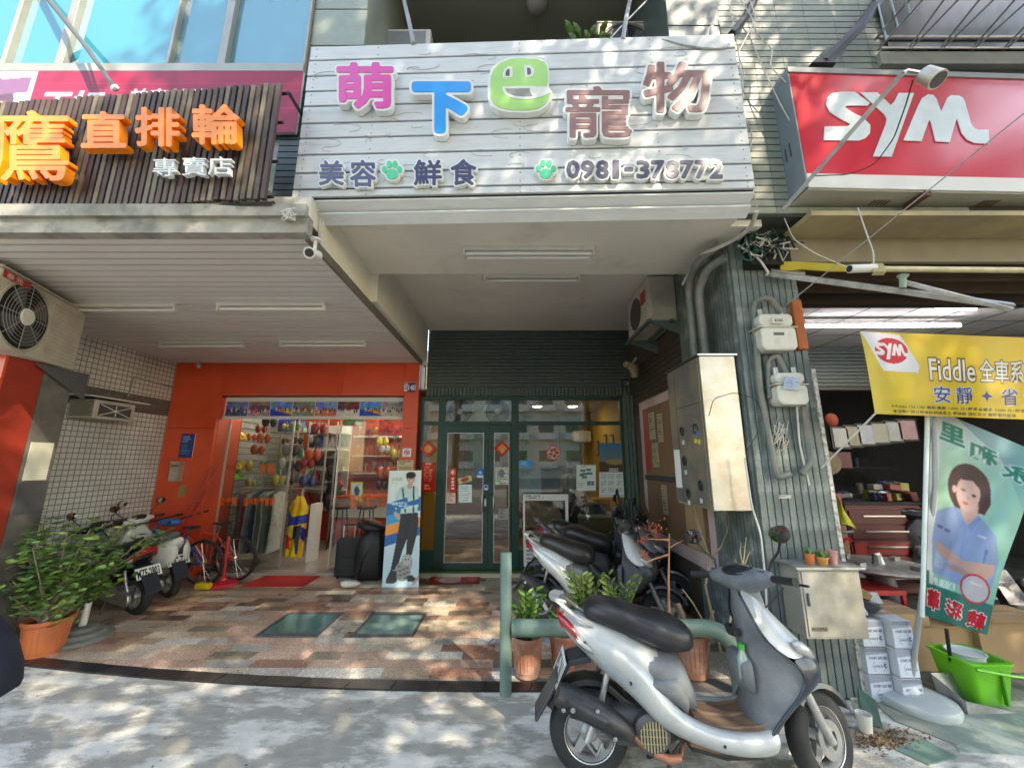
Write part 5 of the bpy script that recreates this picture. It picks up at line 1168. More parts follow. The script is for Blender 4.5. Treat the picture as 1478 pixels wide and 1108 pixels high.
c = Canvas(40, 6, (.88,.88,.86)); c.lines(.05,.2,.6,.9,2,(.2,.2,.2)); c.sheet('heading', quadmap(P(757,714,Yf-.001), P(818,714,Yf-.001), P(818,721,Yf-.001), P(757,721,Yf-.001)), fs)
a, b = P(758, 774, Yf+.006), P(817, 723, Yf+.006); MB().bx(a.x, b.x, Yf+.004, Yf+.006, a.z, b.z).build('clear_panel', pg, fs)
# inside the pet shop
pi = thing('shop_interior', 'inside of the pet shop with yellow walls, green panels and a pale ceiling', 'room', (.3, 8, 0))
yw = mat('yellow_paint', (.66,.42,.05), .7, var=.06)
MB().bx(XD-.0, XR+.15, 9.6, 9.7, .07, 2.72).build('back_wall', mat('inner_back', (.42,.40,.36), .7, var=.1), pi)
MB().bx(XR-.1, XR+.1, 6.33, 9.6, .07, 2.72).build('right_wall', yw, pi); MB().bx(XD, XD+.04, 6.33, 9.6, .07, 2.72).build('left_wall', yw, pi)
MB().bx(XD, XR, 6.33, 9.7, 2.72, 2.8).build('ceiling', mat('inner_ceiling', (.55,.50,.38), .8), pi)
gp_ = mat('leaf_green_panel', (.05,.22,.02), .6)
def inb(x0, y0, x1, y1, Y, m, nm, d=.05): a, b = P(x0, y1, Y), P(x1, y0, Y); return MB().bx(a.x, b.x, Y, Y+d, a.z, b.z).build(nm, m, pi)
inb(754, 600, 764, 690, 9.4, gp_, 'green_panel'); inb(808, 600, 841, 661, 9.4, gp_, 'green_panel'); inb(842, 590, 862, 700, 9.3, yw, 'yellow_pier'); inb(676, 620, 700, 690, 9.4, gp_, 'green_panel'); inb(640, 600, 672, 720, 9.42, mat('olive_wall', (.30,.24,.06), .7), 'yellow_pier')
inb(780, 672, 826, 715, 9.3, mat('dark_screen', (.03,.035,.035), .3), 'dark_cabinet'); inb(672, 672, 700, 730, 9.3, mat('grey_cab', (.25,.26,.25), .6), 'dark_cabinet')
inb(645, 728, 760, 790, 8.6, M_('wood_brown'), 'wooden_counter', .4); inb(860, 720, 900, 790, 7.4, yw, 'yellow_counter', .4)
tb = thing('stool', 'brown wooden stool seen through the clear panel of the stand sign', 'stool', (.35, 6.9, .08)); MB().bx(.25,.55,6.9,7.15,.50,.54).build('seat', M_('wood_brown'), tb)
for xx in (.27,.53):
    for yy_ in (6.92,7.13): MB().bx(xx-.02,xx+.02,yy_-.02,yy_+.02,.076,.499).build('leg', M_('wood_brown'), tb)
for k, x in enumerate((-.6, .5, 1.2)):
    t = thing('shop_lamp', ['lit round ceiling lamp above the left door leaf', 'lit round ceiling lamp in the middle of the pet shop', 'lit round ceiling lamp on the right of the pet shop'][k], 'lamp', (x, 7.6, 2.7)); MB().lathe([(.10,-.03),(.12,-.001)], 20, (x, 7.6, 2.72)).build('housing', M_('white_plastic'), t); MB().lathe([(.001,-.045),(.09,-.031)], 20, (x, 7.6, 2.72)).build('diffuser', mat('lit_warm', (1,.85,.6), .4, emit=9), t)
u = air_unit('condenser', 'outdoor air conditioner with a fan behind the glass over the green door, left one', .62, .42, .25, 'condensers behind the door transom', slats=False); a = P(643, 609, 6.18); u.location = (a.x, 6.18, 2.19)
for x, lb in ((.60, 'right-hand condenser fan behind the glass over the green door'),): dup(u, (a.x+x, 6.18, 2.19), 0, lb, 'condensers behind the door transom')
ia = tag(MB().bx(1.35, 1.75, 8.6, 8.85, 2.05, 2.3).build('indoor_air_conditioner', M_('white_plastic'), None, bevel=.03), 'white indoor air conditioner high on the yellow wall inside the pet shop', 'air conditioner')
for k, (y, z) in enumerate(((7.0,1.95),(7.5,1.98),(7.05,1.6),(8.2,1.9))):
    t = thing('wall_picture', ['upper front','upper middle','lower front','rear'][k]+' dark picture frame on the yellow side wall', 'picture', (XR-.1, y, z), 'frames on the yellow wall'); MB().bx(XR-.125, XR-.101, y-.12, y+.12, z-.15, z+.15).build('frame', M_('black_plastic'), t); MB().bx(XR-.128, XR-.126, y-.09, y+.09, z-.12, z+.12).build('picture', mat('pic_%d' % k, (.5,.45,.2), .4, var=.4, scale=20), t)
person('person with dark hair in a grey top behind the wide pet shop window', .96, 6.75, 1.55, R(-60), mat('top_grey', (.30,.27,.25), .8, var=.1), mat('denim', (.05,.07,.12), .8), .25, .075)
dg = thing('grooming_desk', 'desk with a black printer behind the wide window under the calendar', 'desk', (1.4, 6.9, .08))
MB().bx(1.0, 1.7, 6.7, 7.2, .72, .76).build('top', M_('white_plastic'), dg); MB().bx(1.02, 1.68, 6.72, 7.18, .08, .719).build('body', mat('desk_body', (.35,.30,.15), .6), dg)
tag(MB().bx(1.15, 1.6, 6.8, 7.1, .762, .92).build('printer', M_('dark_grey'), None, bevel=.02), 'dark printer on the desk behind the wide window', 'printer')
# ------------------------------------------------------------------ house number, cabinet, notice board, pipes
c = Canvas(30, 18, (.06,.07,.14)); c.text('138', .45,.2,.95,.8,(.55,.55,.6),.03).rect(.05,.1,.35,.9,(.25,.25,.35)); plate('house_number', 'dim dark blue house number plate at the top right of the green tiled lintel', 'number plate', 894, 548, 908, 559, 6.083, c)
nb_ = thing('notice_board', 'pink-framed notice cabinet with brown board and pinned papers on the side wall', 'notice board', (1.88, 4.9, .6))
XB = 1.885
MB().bx(XB-.03, XB, 3.75, 5.62, .60, 2.45).build('pink_frame', mat('pink_paint', (.52,.40,.40), .55, var=.12, col2=(.42,.30,.29), mixs=3), nb_, bevel=.004)
MB().bx(XB-.045, XB-.031, 3.85, 5.45, 1.45, 2.33).build('upper_board', mat('board_brown', (.20,.115,.06), .7, var=.15), nb_); MB().bx(XB-.045, XB-.031, 3.85, 5.45, .75, 1.37).build('lower_board', mat('board_brown2', (.16,.09,.05), .6, var=.15), nb_)
MB().bx(XB-.05, XB-.031, 3.8, 5.5, 1.375, 1.445).build('cross_rail', M_('black_metal'), nb_); MB().bx(XB-.05, XB-.046, 3.9, 4.3, .76, 1.3).build('pale_board', mat('board_tan', (.34,.23,.12), .7), nb_)
MB().bx(XB-.048, XB-.0455, 5.25, 5.44, 1.5, 2.3).build('red_strip', mat('dull_red', (.35,.03,.03), .5), nb_)
for k, (y0, y1, z0, z1) in enumerate(((4.98,5.2,1.9,2.25),(4.72,4.9,1.85,2.2),(4.92,5.14,1.55,1.85),(4.75,4.92,1.0,1.34))):
    c = Canvas(16, 26, (.62,.58,.48)); c.lines(.1,.08,.9,.9,8,(.3,.28,.25)); c.noise(.1,4); c.sheet('pinned_paper', quadmap(V(XB-.052,y1,z1), V(XB-.052,y0,z1), V(XB-.052,y0,z0), V(XB-.052,y1,z0)), nb_)
mc = thing('meter_cabinet', 'tall dented stainless steel meter cabinet with round windows on the green pillar', 'cabinet', (1.7, 3.4, 1.24))
MB().bx(1.55, 1.845, 3.11, 3.76, 1.24, 2.47).build('body', M_('stainless_dirty'), mc, bevel=.004)
MB().bx(1.53, 1.86, 3.09, 3.78, 2.471, 2.485).build('top_lip', M_('steel'), mc)
gd = mat('cabinet_door', (.17,.165,.15), .45, .3, var=.15, col2=(.24,.20,.14), mixs=3)
for z0, z1 in ((1.26, 2.08), (2.09, 2.46)): MB().bx(1.538, 1.549, 3.13, 3.60, z0, z1).build('door', gd, mc, bevel=.003)
MB().bx(1.535, 1.549, 3.61, 3.75, 1.26, 2.46).build('side_door', gd, mc)
for y, z in ((3.52,1.88),(3.26,1.88),(3.52,1.62),(3.26,1.42),(3.50,1.34),):
    t = MB().lathe([(.045,-.004),(.045,.0),(.038,.0),(.038,-.006)], 18, (1.536, y, z), 'x', False); t.build('window_ring', M_('dark_grey'), mc); MB().lathe([(.038,0),(.001,0)], 18, (1.5365, y, z), 'x', False).build('round_window', mat('dark_glass', (.015,.018,.018), .1), mc)
for y, z, cl in ((3.51,1.78,'w'),(3.27,1.78,'y'),(3.21,1.77,'y'),(3.51,1.52,'w'),(3.27,1.30,'w'),(3.5,1.265,'w'),(3.22,1.84,'b')):
    MB().bx(1.532, 1.5365, y-.02, y+.02, z-.018, z+.018).build('label_tag', mat('tag_'+cl, {'w':(.6,.6,.58),'y':(.6,.5,.08),'b':(.1,.15,.5)}[cl], .6), mc)
MB().bx(1.528, 1.534, 3.60, 3.72, 1.38, 1.72).build('white_card', M_('white_paint'), mc)
# little steel cabinet with flower pots on it
lc = thing('steel_cabinet', 'low dented steel utility cabinet at the foot of the green pillar', 'cabinet', (2.16, 2.95, .45))
MB().bx(1.96, 2.375, 2.86, 3.055, .455, .89).build('body', mat('zinc', (.46,.44,.38), .5, .35, var=.12, col2=(.36,.33,.27), mixs=4), lc, bevel=.004); MB().bx(1.93, 2.40, 2.83, 3.06, .891, .905).build('lid', M_('galvanised'), lc)
MB().bx(1.975, 2.36, 2.852, 2.859, .47, .875).build('door', mat('zinc', (.46,.44,.38), .5), lc, bevel=.002); MB().bx(1.99, 2.0, 2.84, 2.851, .66, .74).build('lock', M_('dark_grey'), lc)
c = Canvas(40, 10, (.46,.44,.38)); c.text('A-157gi', .05,.1,.95,.9,(.12,.1,.08)); c.sheet('scrawl', quadmap(V(1.99,2.8515,.53),V(2.10,2.8515,.53),V(2.10,2.8515,.505),V(1.99,2.8515,.505)), lc)
def tiny_pot(label, x, y, z, r, h, m, plant):
    t = thing('small_flower_pot', label, 'flower pot', (x, y, z), 'three small pots on the steel cabinet'); MB().lathe([(r*.75,0),(r,h),(r*1.05,h),(r*1.05,h-.012),(r*.95,h-.013),(.001,h-.014)], 16, (x,y,z)).build('pot', m, t, smooth=40)
    b = MB(); rs = random.Random(int(x*1000))
    for k in range(plant): a = rs.uniform(0,6.28); q = rs.uniform(0, r*.8); b.ell((x+q*math.cos(a), y+q*math.sin(a), z+h+rs.uniform(.0,.03)), (.011,.011,.016), 6, 4)
    if plant: tag(b.build('succulent', mat('succulent', (.10,.18,.05), .5, rand=.2), t, smooth=180), kind='stuff')
tiny_pot('leftmost orange pot of the three small pots on the steel cabinet', 2.10, 2.93, .906, .034, .07, mat('pot_orange', (.6,.18,.05), .6), 14)
tiny_pot('round yellow-orange pot in the middle of the three on the steel cabinet', 2.18, 2.92, .906, .040, .05, mat('pot_yellow', (.65,.30,.06), .5), 26)
tiny_pot('pink mug-like pot on the right of the three on the steel cabinet', 2.265, 2.93, .906, .033, .09, mat('pot_pink', (.55,.28,.25), .6), 0)
# gas meters
def gas_meter(label, px0, py0, px1, py1, tagged=False):
    a, b = P(px0, py1, 2.93), P(px1, py0, 2.93); w = b.x-a.x; h = b.z-a.z; cx = (a.x+b.x)/2
    t = thing('gas_meter', label, 'gas meter', (cx, 3.0, a.z), 'gas meters on the green pillar'); m = mat('meter_cream', (.62,.61,.54), .45, var=.08, col2=(.5,.48,.4), mixs=6, thr=(.55,.7))
    def shp(k, z0, z1, zz): return [V(cx-k*w/2, zz, z0+.03), V(cx-k*w/2+.03, zz, z0), V(cx+k*w/2-.03, zz, z0), V(cx+k*w/2, zz, z0+.03), V(cx+k*w/2, zz, z1-.02), V(cx+k*w/2-.02, zz, z1), V(cx-k*w/2+.02, zz, z1), V(cx-k*w/2, zz, z1-.02)]
    MB().prism(shp(.94, a.z, a.z+h*.62, 2.93), (0,.13,0)).build('lower_case', m, t, bevel=.012); MB().prism(shp(.9, a.z+h*.64, b.z, 2.94), (0,.11,0)).build('upper_case', m, t, bevel=.012)
    MB().bx(cx-w*.52, cx+w*.52, 2.925, 3.06, a.z+h*.62, a.z+h*.64).build('flange', m, t)
    MB().bx(cx-.045, cx+.045, 2.912, 2.94, b.z-h*.30, b.z-h*.12).build('counter_box', m, t, bevel=.006); MB().bx(cx-.03, cx+.03, 2.908, 2.9119, b.z-h*.25, b.z-h*.18).build('counter_window', M_('dark_grey'), t)
    f = MB(); text_on(f, '0573', quadmap(V(cx-.025,2.9075,b.z-h*.19), V(cx+.025,2.9075,b.z-h*.19), V(cx+.025,2.9075,b.z-h*.24), V(cx-.025,2.9075,b.z-h*.24)), 0, 0, .01); f.build('digits', M_('white_paint'), t)
    if not tagged: MB().bx(cx-.04, cx+.04, 2.926, 2.9295, a.z+h*.40, a.z+h*.47).build('badge', M_('dark_grey'), t)
    else:
        c = Canvas(24, 28, (.68,.74,.82)); c.lines(.1,.1,.9,.9,6,(.3,.4,.6)); k = .09; c.sheet('paper_tag', quadmap(V(cx-.06,2.90,a.z+h*.86), V(cx+.05,2.90,a.z+h*.80), V(cx+.03,2.91,a.z+h*.42), V(cx-.09,2.91,a.z+h*.48)), t)
    for xx in (cx-w*.3, cx+w*.25): MB().tube([V(xx, 2.99, b.z-.005), V(xx, 2.99, b.z+.05)], .022, 10).build('union', M_('galvanised'), t, smooth=40)
gas_meter('upper cream gas meter on the green pillar', 1100, 452, 1147, 505); gas_meter('lower cream gas meter with a paper tag tied to it', 1124, 537, 1164, 584, True)
def pipe(label, pts, r, m='dark_grey', nm='pipe', cat='pipe', n=10, group=None):
    # rounded polyline
    q = [Vector(pts[0])]
    for i in range(1, len(pts)-1):
        a, b, c = Vector(pts[i-1]), Vector(pts[i]), Vector(pts[i+1]); d1 = (a-b); d2 = (c-b); k = min(d1.length, d2.length)*.4; k = min(k, r*4+.03); p0, p1 = b+d1.normalized()*k, b+d2.normalized()*k
        for f in (0, .25, .5, .75, 1): q.append(p0*(1-f)**2 + b*2*f*(1-f) + p1*f*f)
    q.append(Vector(pts[-1])); return tag(MB().tube(q, r, n).build(nm, M_(m), None, smooth=60), label, cat, group)
pm = mat('pipe_green_grey', (.14,.17,.16), .5, var=.2, col2=(.22,.2,.17), mixs=8)
YQ3 = 3.02
pipe('long grey-green gas pipe running down the pillar left of the gas meters', [P(1128,452,2.97), P(1110,428,2.97), P(1087,436,YQ3), P(1096,560,YQ3), P(1117,668,YQ3), P(1122,690,YQ3), P(1140,684,YQ3)], .024, 'pipe_green_grey')
pipe('short gas pipe bending into the lower gas meter', [P(1134,538,2.97), P(1122,512,2.97), P(1108,522,YQ3), P(1111,575,YQ3)], .02, 'pipe_green_grey')
pipe('gas pipe rising from the lower gas meter down to a bent end', [P(1160,583,2.99), P(1166,640,YQ3), P(1171,668,YQ3), P(1156,684,YQ3)], .024, 'pipe_green_grey')
pipe('thin pipe below the lower gas meter', [P(1150,583,3.01), P(1154,640,3.03), P(1168,700,3.03)], .008, 'cable_white', 'pipe')
pipe('thick dark conduit bending from the ceiling down beside the cabinet, outer one', [P(1046,372,3.0), P(1020,388,3.12), P(1008,420,3.3), P(1020,520,3.4)], .036, 'pipe_green_grey', group='two thick conduits')
pipe('thick dark conduit bending from the ceiling down beside the cabinet, inner one', [P(1040,352,3.0), P(1006,378,3.15), P(994,410,3.4), P(1004,525,3.5)], .036, 'pipe_green_grey', group='two thick conduits')
pipe('pale cable sweeping from under the plank sign along the beam to the conduits', [P(1092,305,2.6), P(1084,330,2.75), P(1050,352,2.95), P(1010,368,3.1), P(986,410,3.5)], .016, 'cable_white', 'cable', 'cable')
pipe('white cable hanging from the dark hole at the pillar top', [P(1065,354,2.98), P(1095,372,2.95), P(1110,395,2.93), P(1106,397,2.93)], .009, 'cable_white', 'cable', 'cable')
pipe('thin white hose from under the steel cabinet down the pillar corner', [P(1075,660,3.0), P(1085,730,3.0), P(1098,770,2.98), P(1104,830,2.98), P(1108,900,2.98)], .007, 'cable_white', 'cable', 'cable')
pipe('looped thin green wire across the steel cabinet and the pillar corner', [P(1023,600,3.05), P(1030,575,3.05), P(1060,566,3.02), P(1090,575,3.02), P(1100,595,3.02), P(1094,625,3.02), P(1078,650,3.04)], .003, 'green_frame', 'cable', 'cable', 6)
mc_ = thing('junction_hole', 'dark opening with a tangle of green and black cables at the top of the pillar', 'cable box', tuple(P(1105, 345, 2.9)))
a, b = P(1080, 385, 3.0), P(1128, 318, 3.0); MB().bx(a.x, b.x, 2.96, 3.06, a.z, b.z).build('box', mat('cavity_black', (.012,.012,.012), .8), mc_)
rs = random.Random(5); tn = MB()
for k in range(26):
    x0_, y0_ = rs.uniform(1062, 1120), rs.uniform(335, 372); pts = []
    for j in range(6): pts.append(P(x0_+j*rs.uniform(3, 9), y0_+rs.uniform(-9, 12), 2.92+rs.uniform(-.04, .03)))
    tn.mat(k % 3); tn.tube(pts, rs.uniform(.004, .008), 5)
tag(tn.build('cable_tangle', [M_('cable_dark'), mat('cable_green', (.02,.12,.09), .5), M_('cable_white')], mc_), kind='stuff')
hl = thing('wire_hole', 'square dark hole in the green pillar with loose wires', 'hole', tuple(P(1127, 635, 3.06))); a, b = P(1120, 644, 3.06), P(1133, 627, 3.06); MB().bx(a.x, b.x, 3.055, 3.064, a.z, b.z).build('hole', mat('cavity_black', (.01,)*3), hl)
tn = MB()
for k in range(12):
    pts = [P(1118+rs.uniform(0, 18), rs.uniform(600, 625), 3.05)]
    for j in range(4): pts.append(P(1115+rs.uniform(0, 24), rs.uniform(605, 655), 3.05-rs.uniform(0, .03)))
    tn.tube(pts, .0022, 4)
tag(tn.build('loose_wires', M_('cable_white'), hl), kind='stuff')
c = Canvas(30, 8, (.75,.75,.72)); c.lines(.05,.2,.95,.8,1,(.3,.3,.3)); tag(c.sheet('small_label', quadmap(P(1124,714,3.062),P(1142,714,3.062),P(1142,719,3.062),P(1124,719,3.062))), 'small white strip label on the green pillar tiles', 'label')
tag(MB().bx(P(1146,480,3.05).x, P(1160,480,3.05).x, 3.02, 3.064, P(1150,505,3.05).z, P(1150,435,3.05).z).build('orange_plate', mat('rust_orange', (.42,.11,.03), .7, var=.3), None, bevel=.004), 'rusty orange metal plate at the right edge of the pillar behind the upper gas meter', 'plate')
# bay air conditioner on brackets
ba = thing('condenser', 'outdoor air conditioner on brackets high on the right side of the middle bay', 'air conditioner', (1.7, 4.5, 3.2))
MB().bx(1.56, 1.875, 4.15, 4.95, 3.17, 3.72).build('case', M_('old_plastic'), ba, bevel=.012)
m = MB()
for k in range(9): m.bx(1.60+k*.028, 1.612+k*.028, 4.144, 4.15, 3.25, 3.66)
tag(m.build('end_ribs', M_('old_plastic'), ba), kind='stuff'); MB().bx(1.553, 1.5595, 4.25, 4.40, 3.45, 3.6).build('badge', mat('badge_red2', (.45,.05,.04), .5), ba)
MB().lathe([(.20,-.004),(.20,0),(.001,0)], 24, (1.556, 4.62, 3.43), 'x', False).build('fan_opening', M_('dark_grey'), ba)
for y in (4.1, 4.85): MB().prism([V(1.5,y,3.16),V(1.98,y,3.16),V(1.98,y,2.95)], (0,.03,0)).build('bracket', mat('bracket_green', (.13,.17,.16), .5, .3), ba)
MB().bx(1.5, 1.54, 4.05, 4.95, 3.13, 3.16).build('bracket_rail', mat('bracket_green', (.13,.17,.16)), ba); MB().bx(1.75, 1.79, 4.05, 4.95, 3.13, 3.16).build('bracket_rail', mat('bracket_green', (.13,.17,.16)), ba)
bz = thing('siren', 'old corroded siren or lamp hanging under the bay air conditioner', 'siren', tuple(P(910, 528, 5.2))); q = P(910, 528, 5.2)
MB().tube([q, q+V(.03,-.06,-.05), q+V(.05,-.02,-.16)], [.05,.07,.05], 12).build('horn', mat('corroded', (.25,.2,.13), .7, var=.4), bz, smooth=40); MB().tube([q, q+V(.12,.1,.14)], .02, 8).build('arm', M_('old_plastic'), bz); MB().ell(q+V(-.05,0,.02), (.05,.05,.05)).build('lamp', mat('corroded', (.25,.2,.13)), bz, smooth=180)
# bollard and bent rail
gr = mat('rail_green', (.13,.205,.17), .5, var=.15, scale=8, col2=(.20,.24,.19), mixs=5, thr=(.55,.75), bump=.05)
bo = tag(MB().tube([V(-.045,3.12,0), V(-.045,3.12,.935), V(-.045,3.12,.94)], [.042,.042,.038], 20).build('bollard', gr, None, smooth=60), 'grey-green upright steel pipe post at the tile edge', 'post')
q = [V(.0,3.12,.425), V(1.40,3.12,.425)]+[V(1.40+.22*math.sin(a*math.pi/16), 3.12, .205+.22*math.cos(a*math.pi/16)) for a in range(1, 9)]+[V(1.62,3.12,0)]
tag(MB().tube(q, .058, 20).build('bent_rail', gr, None, smooth=60), 'low grey-green pipe rail bending down to the ground behind the grey scooter', 'rail')
# ------------------------------------------------------------------ scooters
def ringyz(x, zb, zt, w, n=16, e=2.6, shift=0.0):
    zc, h = (zb+zt)/2, (zt-zb)/2; out = []
    for k in range(n):
        a = 2*math.pi*k/n; c, s = math.cos(a), math.sin(a)
        out.append(V(x+shift*s, math.copysign(abs(c)**(2/e), c)*w, zc+math.copysign(abs(s)**(2/e), s)*h))
    return out
def panel_strip(mb, pairs, side, bulge=.02, inset=.05, m=6, yoff=0.0):
    """curved side shell between an upper and a lower outline"""
    rings = []
    for (xt, zt, xb, zb, w) in pairs:
        r = [V(xt, side*(w-inset), zt-.004)]
        for k in range(m+1):
            t = k/m; r.append(V(xt+(xb-xt)*t, side*(w+bulge*(1-(2*t-1)**2)-.012*(abs(2*t-1)**4)+yoff), zt+(zb-zt)*t))
        r.append(V(xb, side*(w-inset), zb+.004)); rings.append(r if side > 0 else r[::-1])
    mb.loft(rings, True, True); return mb
paint_alu = mat('brushed_rim', (.50,.50,.49), .35, .6, var=.15)
SILVER = mat('scooter_silver', (.47,.49,.48), .40, .3, var=.08, scale=5, coat=.25, col2=(.36,.37,.34), mixs=4.5, thr=(.48,.75))
BLUEBLACK = mat('scooter_blueblack', (.022,.030,.048), .36, .1, var=.12, coat=.35)
PGREY = mat('scooter_plastic_grey', (.10,.11,.12), .55, var=.25, scale=7, col2=(.17,.18,.19), mixs=4, thr=(.45,.7), bump=.05)
VINYL = mat('seat_vinyl', (.017,.018,.022), .36, var=.15, bump=.12, bscale=220)
LENS_R = mat('lens_red', (.40,.015,.02), .12, coat=.8, spec=.8); LENS_W = mat('lens_clear', (.55,.55,.52), .1, .3, coat=.8, var=.3, scale=30)
LENS_O = mat('lens_orange', (.65,.22,.03), .15, coat=.8)
def wheel(parent, c, r, w, M=None, spokes=5, nm='wheel', disc=False):
    f = (lambda p: M @ p) if M else (lambda p: p)
    def app(mb): mb.v = [tuple(f(Vector(v))) for v in mb.v]; return mb
    prof = [(r*.60,-w*.42),(r*.72,-w*.52),(r*.88,-w*.48),(r*.97,-w*.28),(r,0),(r*.97,w*.28),(r*.88,w*.48),(r*.72,w*.52),(r*.60,w*.42)]
    ty = app(MB().lathe(prof, 44, c, 'y', False)).build(nm, M_('black_rubber'), parent, smooth=40)
    rim = app(MB().lathe([(r*.615,-w*.43),(r*.64,-w*.46),(r*.62,-w*.40),(r*.55,-w*.2),(r*.55,w*.2),(r*.62,w*.40),(r*.64,w*.46),(r*.615,w*.43)], 40, c, 'y', False)); rim.build('rim', paint_alu, ty, smooth=40)
    sp = MB(); c = Vector(c)
    for k in range(spokes):
        a = 2*math.pi*k/spokes+.3; d = V(math.cos(a), 0, math.sin(a)); q = V(-math.sin(a), 0, math.cos(a)); h = w*.16
        sp.loft([[c+d*r*.12+q*r*.12*i+V(0,h*j,0) for i, j in ((-1,-1),(1,-1),(1,1),(-1,1))], [c+d*r*.57+q*r*.085*i+V(0,h*j,0) for i, j in ((-1,-1),(1,-1),(1,1),(-1,1))]])
    for o in build_each(app(sp), 'spoke', paint_alu, ty): pass
    app(MB().lathe([(.001,-w*.55),(r*.14,-w*.5),(r*.22,-w*.3),(r*.22,w*.3),(r*.14,w*.5),(.001,w*.55)], 20, c, 'y')).build('hub', M_('galvanised'), ty, smooth=30)
    if disc: app(MB().lathe([(r*.40,-w*.62),(r*.24,-w*.62)], 28, c, 'y', False)).build('brake_disc', M_('steel'), ty)
    return ty
def scooter(label, body, body2, seat, front=None, inner=None, steer=0.0, plate='', group='scooters parked in front of the shops', lens=True, cover=False, screen=False, floor=None, retro=False):
    t = thing('motor_scooter', label, 'scooter', (0,0,0), group); front = front or body; inner = inner or PGREY; floor = floor or PGREY
    wheel(t, (0,0,.21), .21, .10, disc=False)
    P_ = [(-.15,.80,-.12,.70,.035),(-.08,.765,-.05,.625,.09),(.02,.715,.05,.535,.130),(.13,.665,.13,.485,.150),(.24,.605,.20,.43,.160),(.33,.52,.26,.38,.168),(.40,.41,.34,.295,.174),(.50,.347,.50,.238,.180),(.62,.309,.64,.208,.185),(.76,.300,.74,.198,.186),(.86,.314,.86,.207,.183),(.90,.335,.885,.225,.178)]
    if retro: P_ = [(-.20,.70,-.20,.55,.05),(-.14,.72,-.15,.44,.12),(-.05,.73,-.06,.37,.17),(.05,.72,.06,.34,.19),(.17,.70,.18,.34,.19),(.28,.64,.29,.33,.18),(.38,.52,.38,.28,.17),(.50,.36,.50,.235,.175),(.64,.312,.64,.208,.18),(.76,.300,.74,.198,.18),(.86,.314,.86,.207,.178)]
    for s in (-1, 1): panel_strip(MB(), P_, s, .024).build('side_panel', body, t, smooth=60, subsurf=1)
    MB().loft([ringyz(*q) for q in ((-.14,.70,.79,.045),(-.06,.62,.77,.105),(.05,.53,.75,.142),(.18,.44,.73,.158),(.30,.39,.66,.160),(.36,.39,.63,.148),(.40,.40,.60,.12))]).build('tail_core', body, t, smooth=60)
    MB().loft([ringyz(*q) for q in ((.30,.46,.635,.158),(.36,.40,.62,.163),(.44,.36,.60,.160),(.50,.34,.56,.152),(.535,.33,.47,.13))]).build('knee_panel', inner, t, smooth=50)
    # scoop accent
    for s in (-1, 1): panel_strip(MB(), [(.25,.50,.27,.485,.170),(.36,.515,.36,.44,.172),(.44,.52,.44,.39,.163),(.49,.44,.48,.36,.155)], s, .008, .02).build('side_scoop', inner, t, smooth=60)
    st = [(-.005,.765,.80,.05),(.015,.745,.842,.095),(.10,.715,.857,.13),(.20,.672,.838,.148),(.30,.637,.803,.152),(.38,.612,.786,.158),(.46,.595,.776,.158),(.53,.598,.748,.142),(.575,.632,.705,.10)]
    if cover: st = [(x, a-.02+.004*math.sin(k*2.1), b+.012, w+.012) for k, (x, a, b, w) in enumerate(st)]
    MB().loft([ringyz(x, a, b, w, 22, 2.5) for x, a, b, w in st]).build('seat', seat, t, smooth=70, subsurf=1)
    if not retro:
        for s in (-1, 1): MB().loft([[V(x+dx, s*y+dy, z+dz) for dx, dz, dy in ((-.022,.006,-.012),(.022,-.004,-.012),(.022,-.004,.012),(-.022,.006,.012))] for x, y, z in ((.02,.115,.735),(-.04,.125,.765),(-.11,.11,.815),(-.155,.085,.845))]).build('grab_rail', body, t, bevel=.006)
        MB().loft([[V(x-.028, y, .838), V(x+.03, y, .832), V(x+.03, y, .852), V(x-.028, y, .862)] for x, y in ((-.135,-.10),(-.165,-.05),(-.172,0),(-.165,.05),(-.135,.10))]).build('rear_spoiler', body, t, bevel=.006, smooth=60)
    if lens:
        for s in (-1, 1):
            panel_strip(MB(), [(-.158,.785,-.140,.715,.045),(-.115,.765,-.075,.665,.085),(-.075,.735,-.035,.625,.11)], s, .024, .03, yoff=.004).build('tail_light', LENS_R, t, smooth=60)
            panel_strip(MB(), [(-.073,.69,-.033,.625,.112),(-.04,.68,.00,.610,.128),(-.005,.655,.035,.600,.136)], s, .022, .03, yoff=.004).build('turn_signal', LENS_W, t, smooth=60)
        MB().loft([[V(-.16+.05*k_, y, z) for z, k_ in ((.785,0),(.72,.3),(.70,.6))]+[V(-.12, y, .72), V(-.12, y, .78)] for y in (-.05,0,.05)]).build('tail_light', LENS_R, t, smooth=60)
    # rear fender and plate
    q = [(.02,.58),(-.10,.555),(-.17,.46),(-.29,.275),(-.275,.27),(-.155,.44),(-.09,.53),(.02,.55)]
    MB().prism([V(x, -.085, z) for x, z in q], (0,.17,0)).build('mudflap', BLUEBLACK, t, bevel=.006)
    fe = []
    for k in range(9): a = math.pi*(.18+.66*k/8); fe.append([V(math.cos(a)*rr_, y, .21+math.sin(a)*rr_) for rr_, y in ((.225,-.062),(.25,-.058),(.258,0),(.25,.058),(.225,.062))])
    MB().loft(fe, False, False).build('rear_fender', M_('black_plastic'), t, smooth=60)
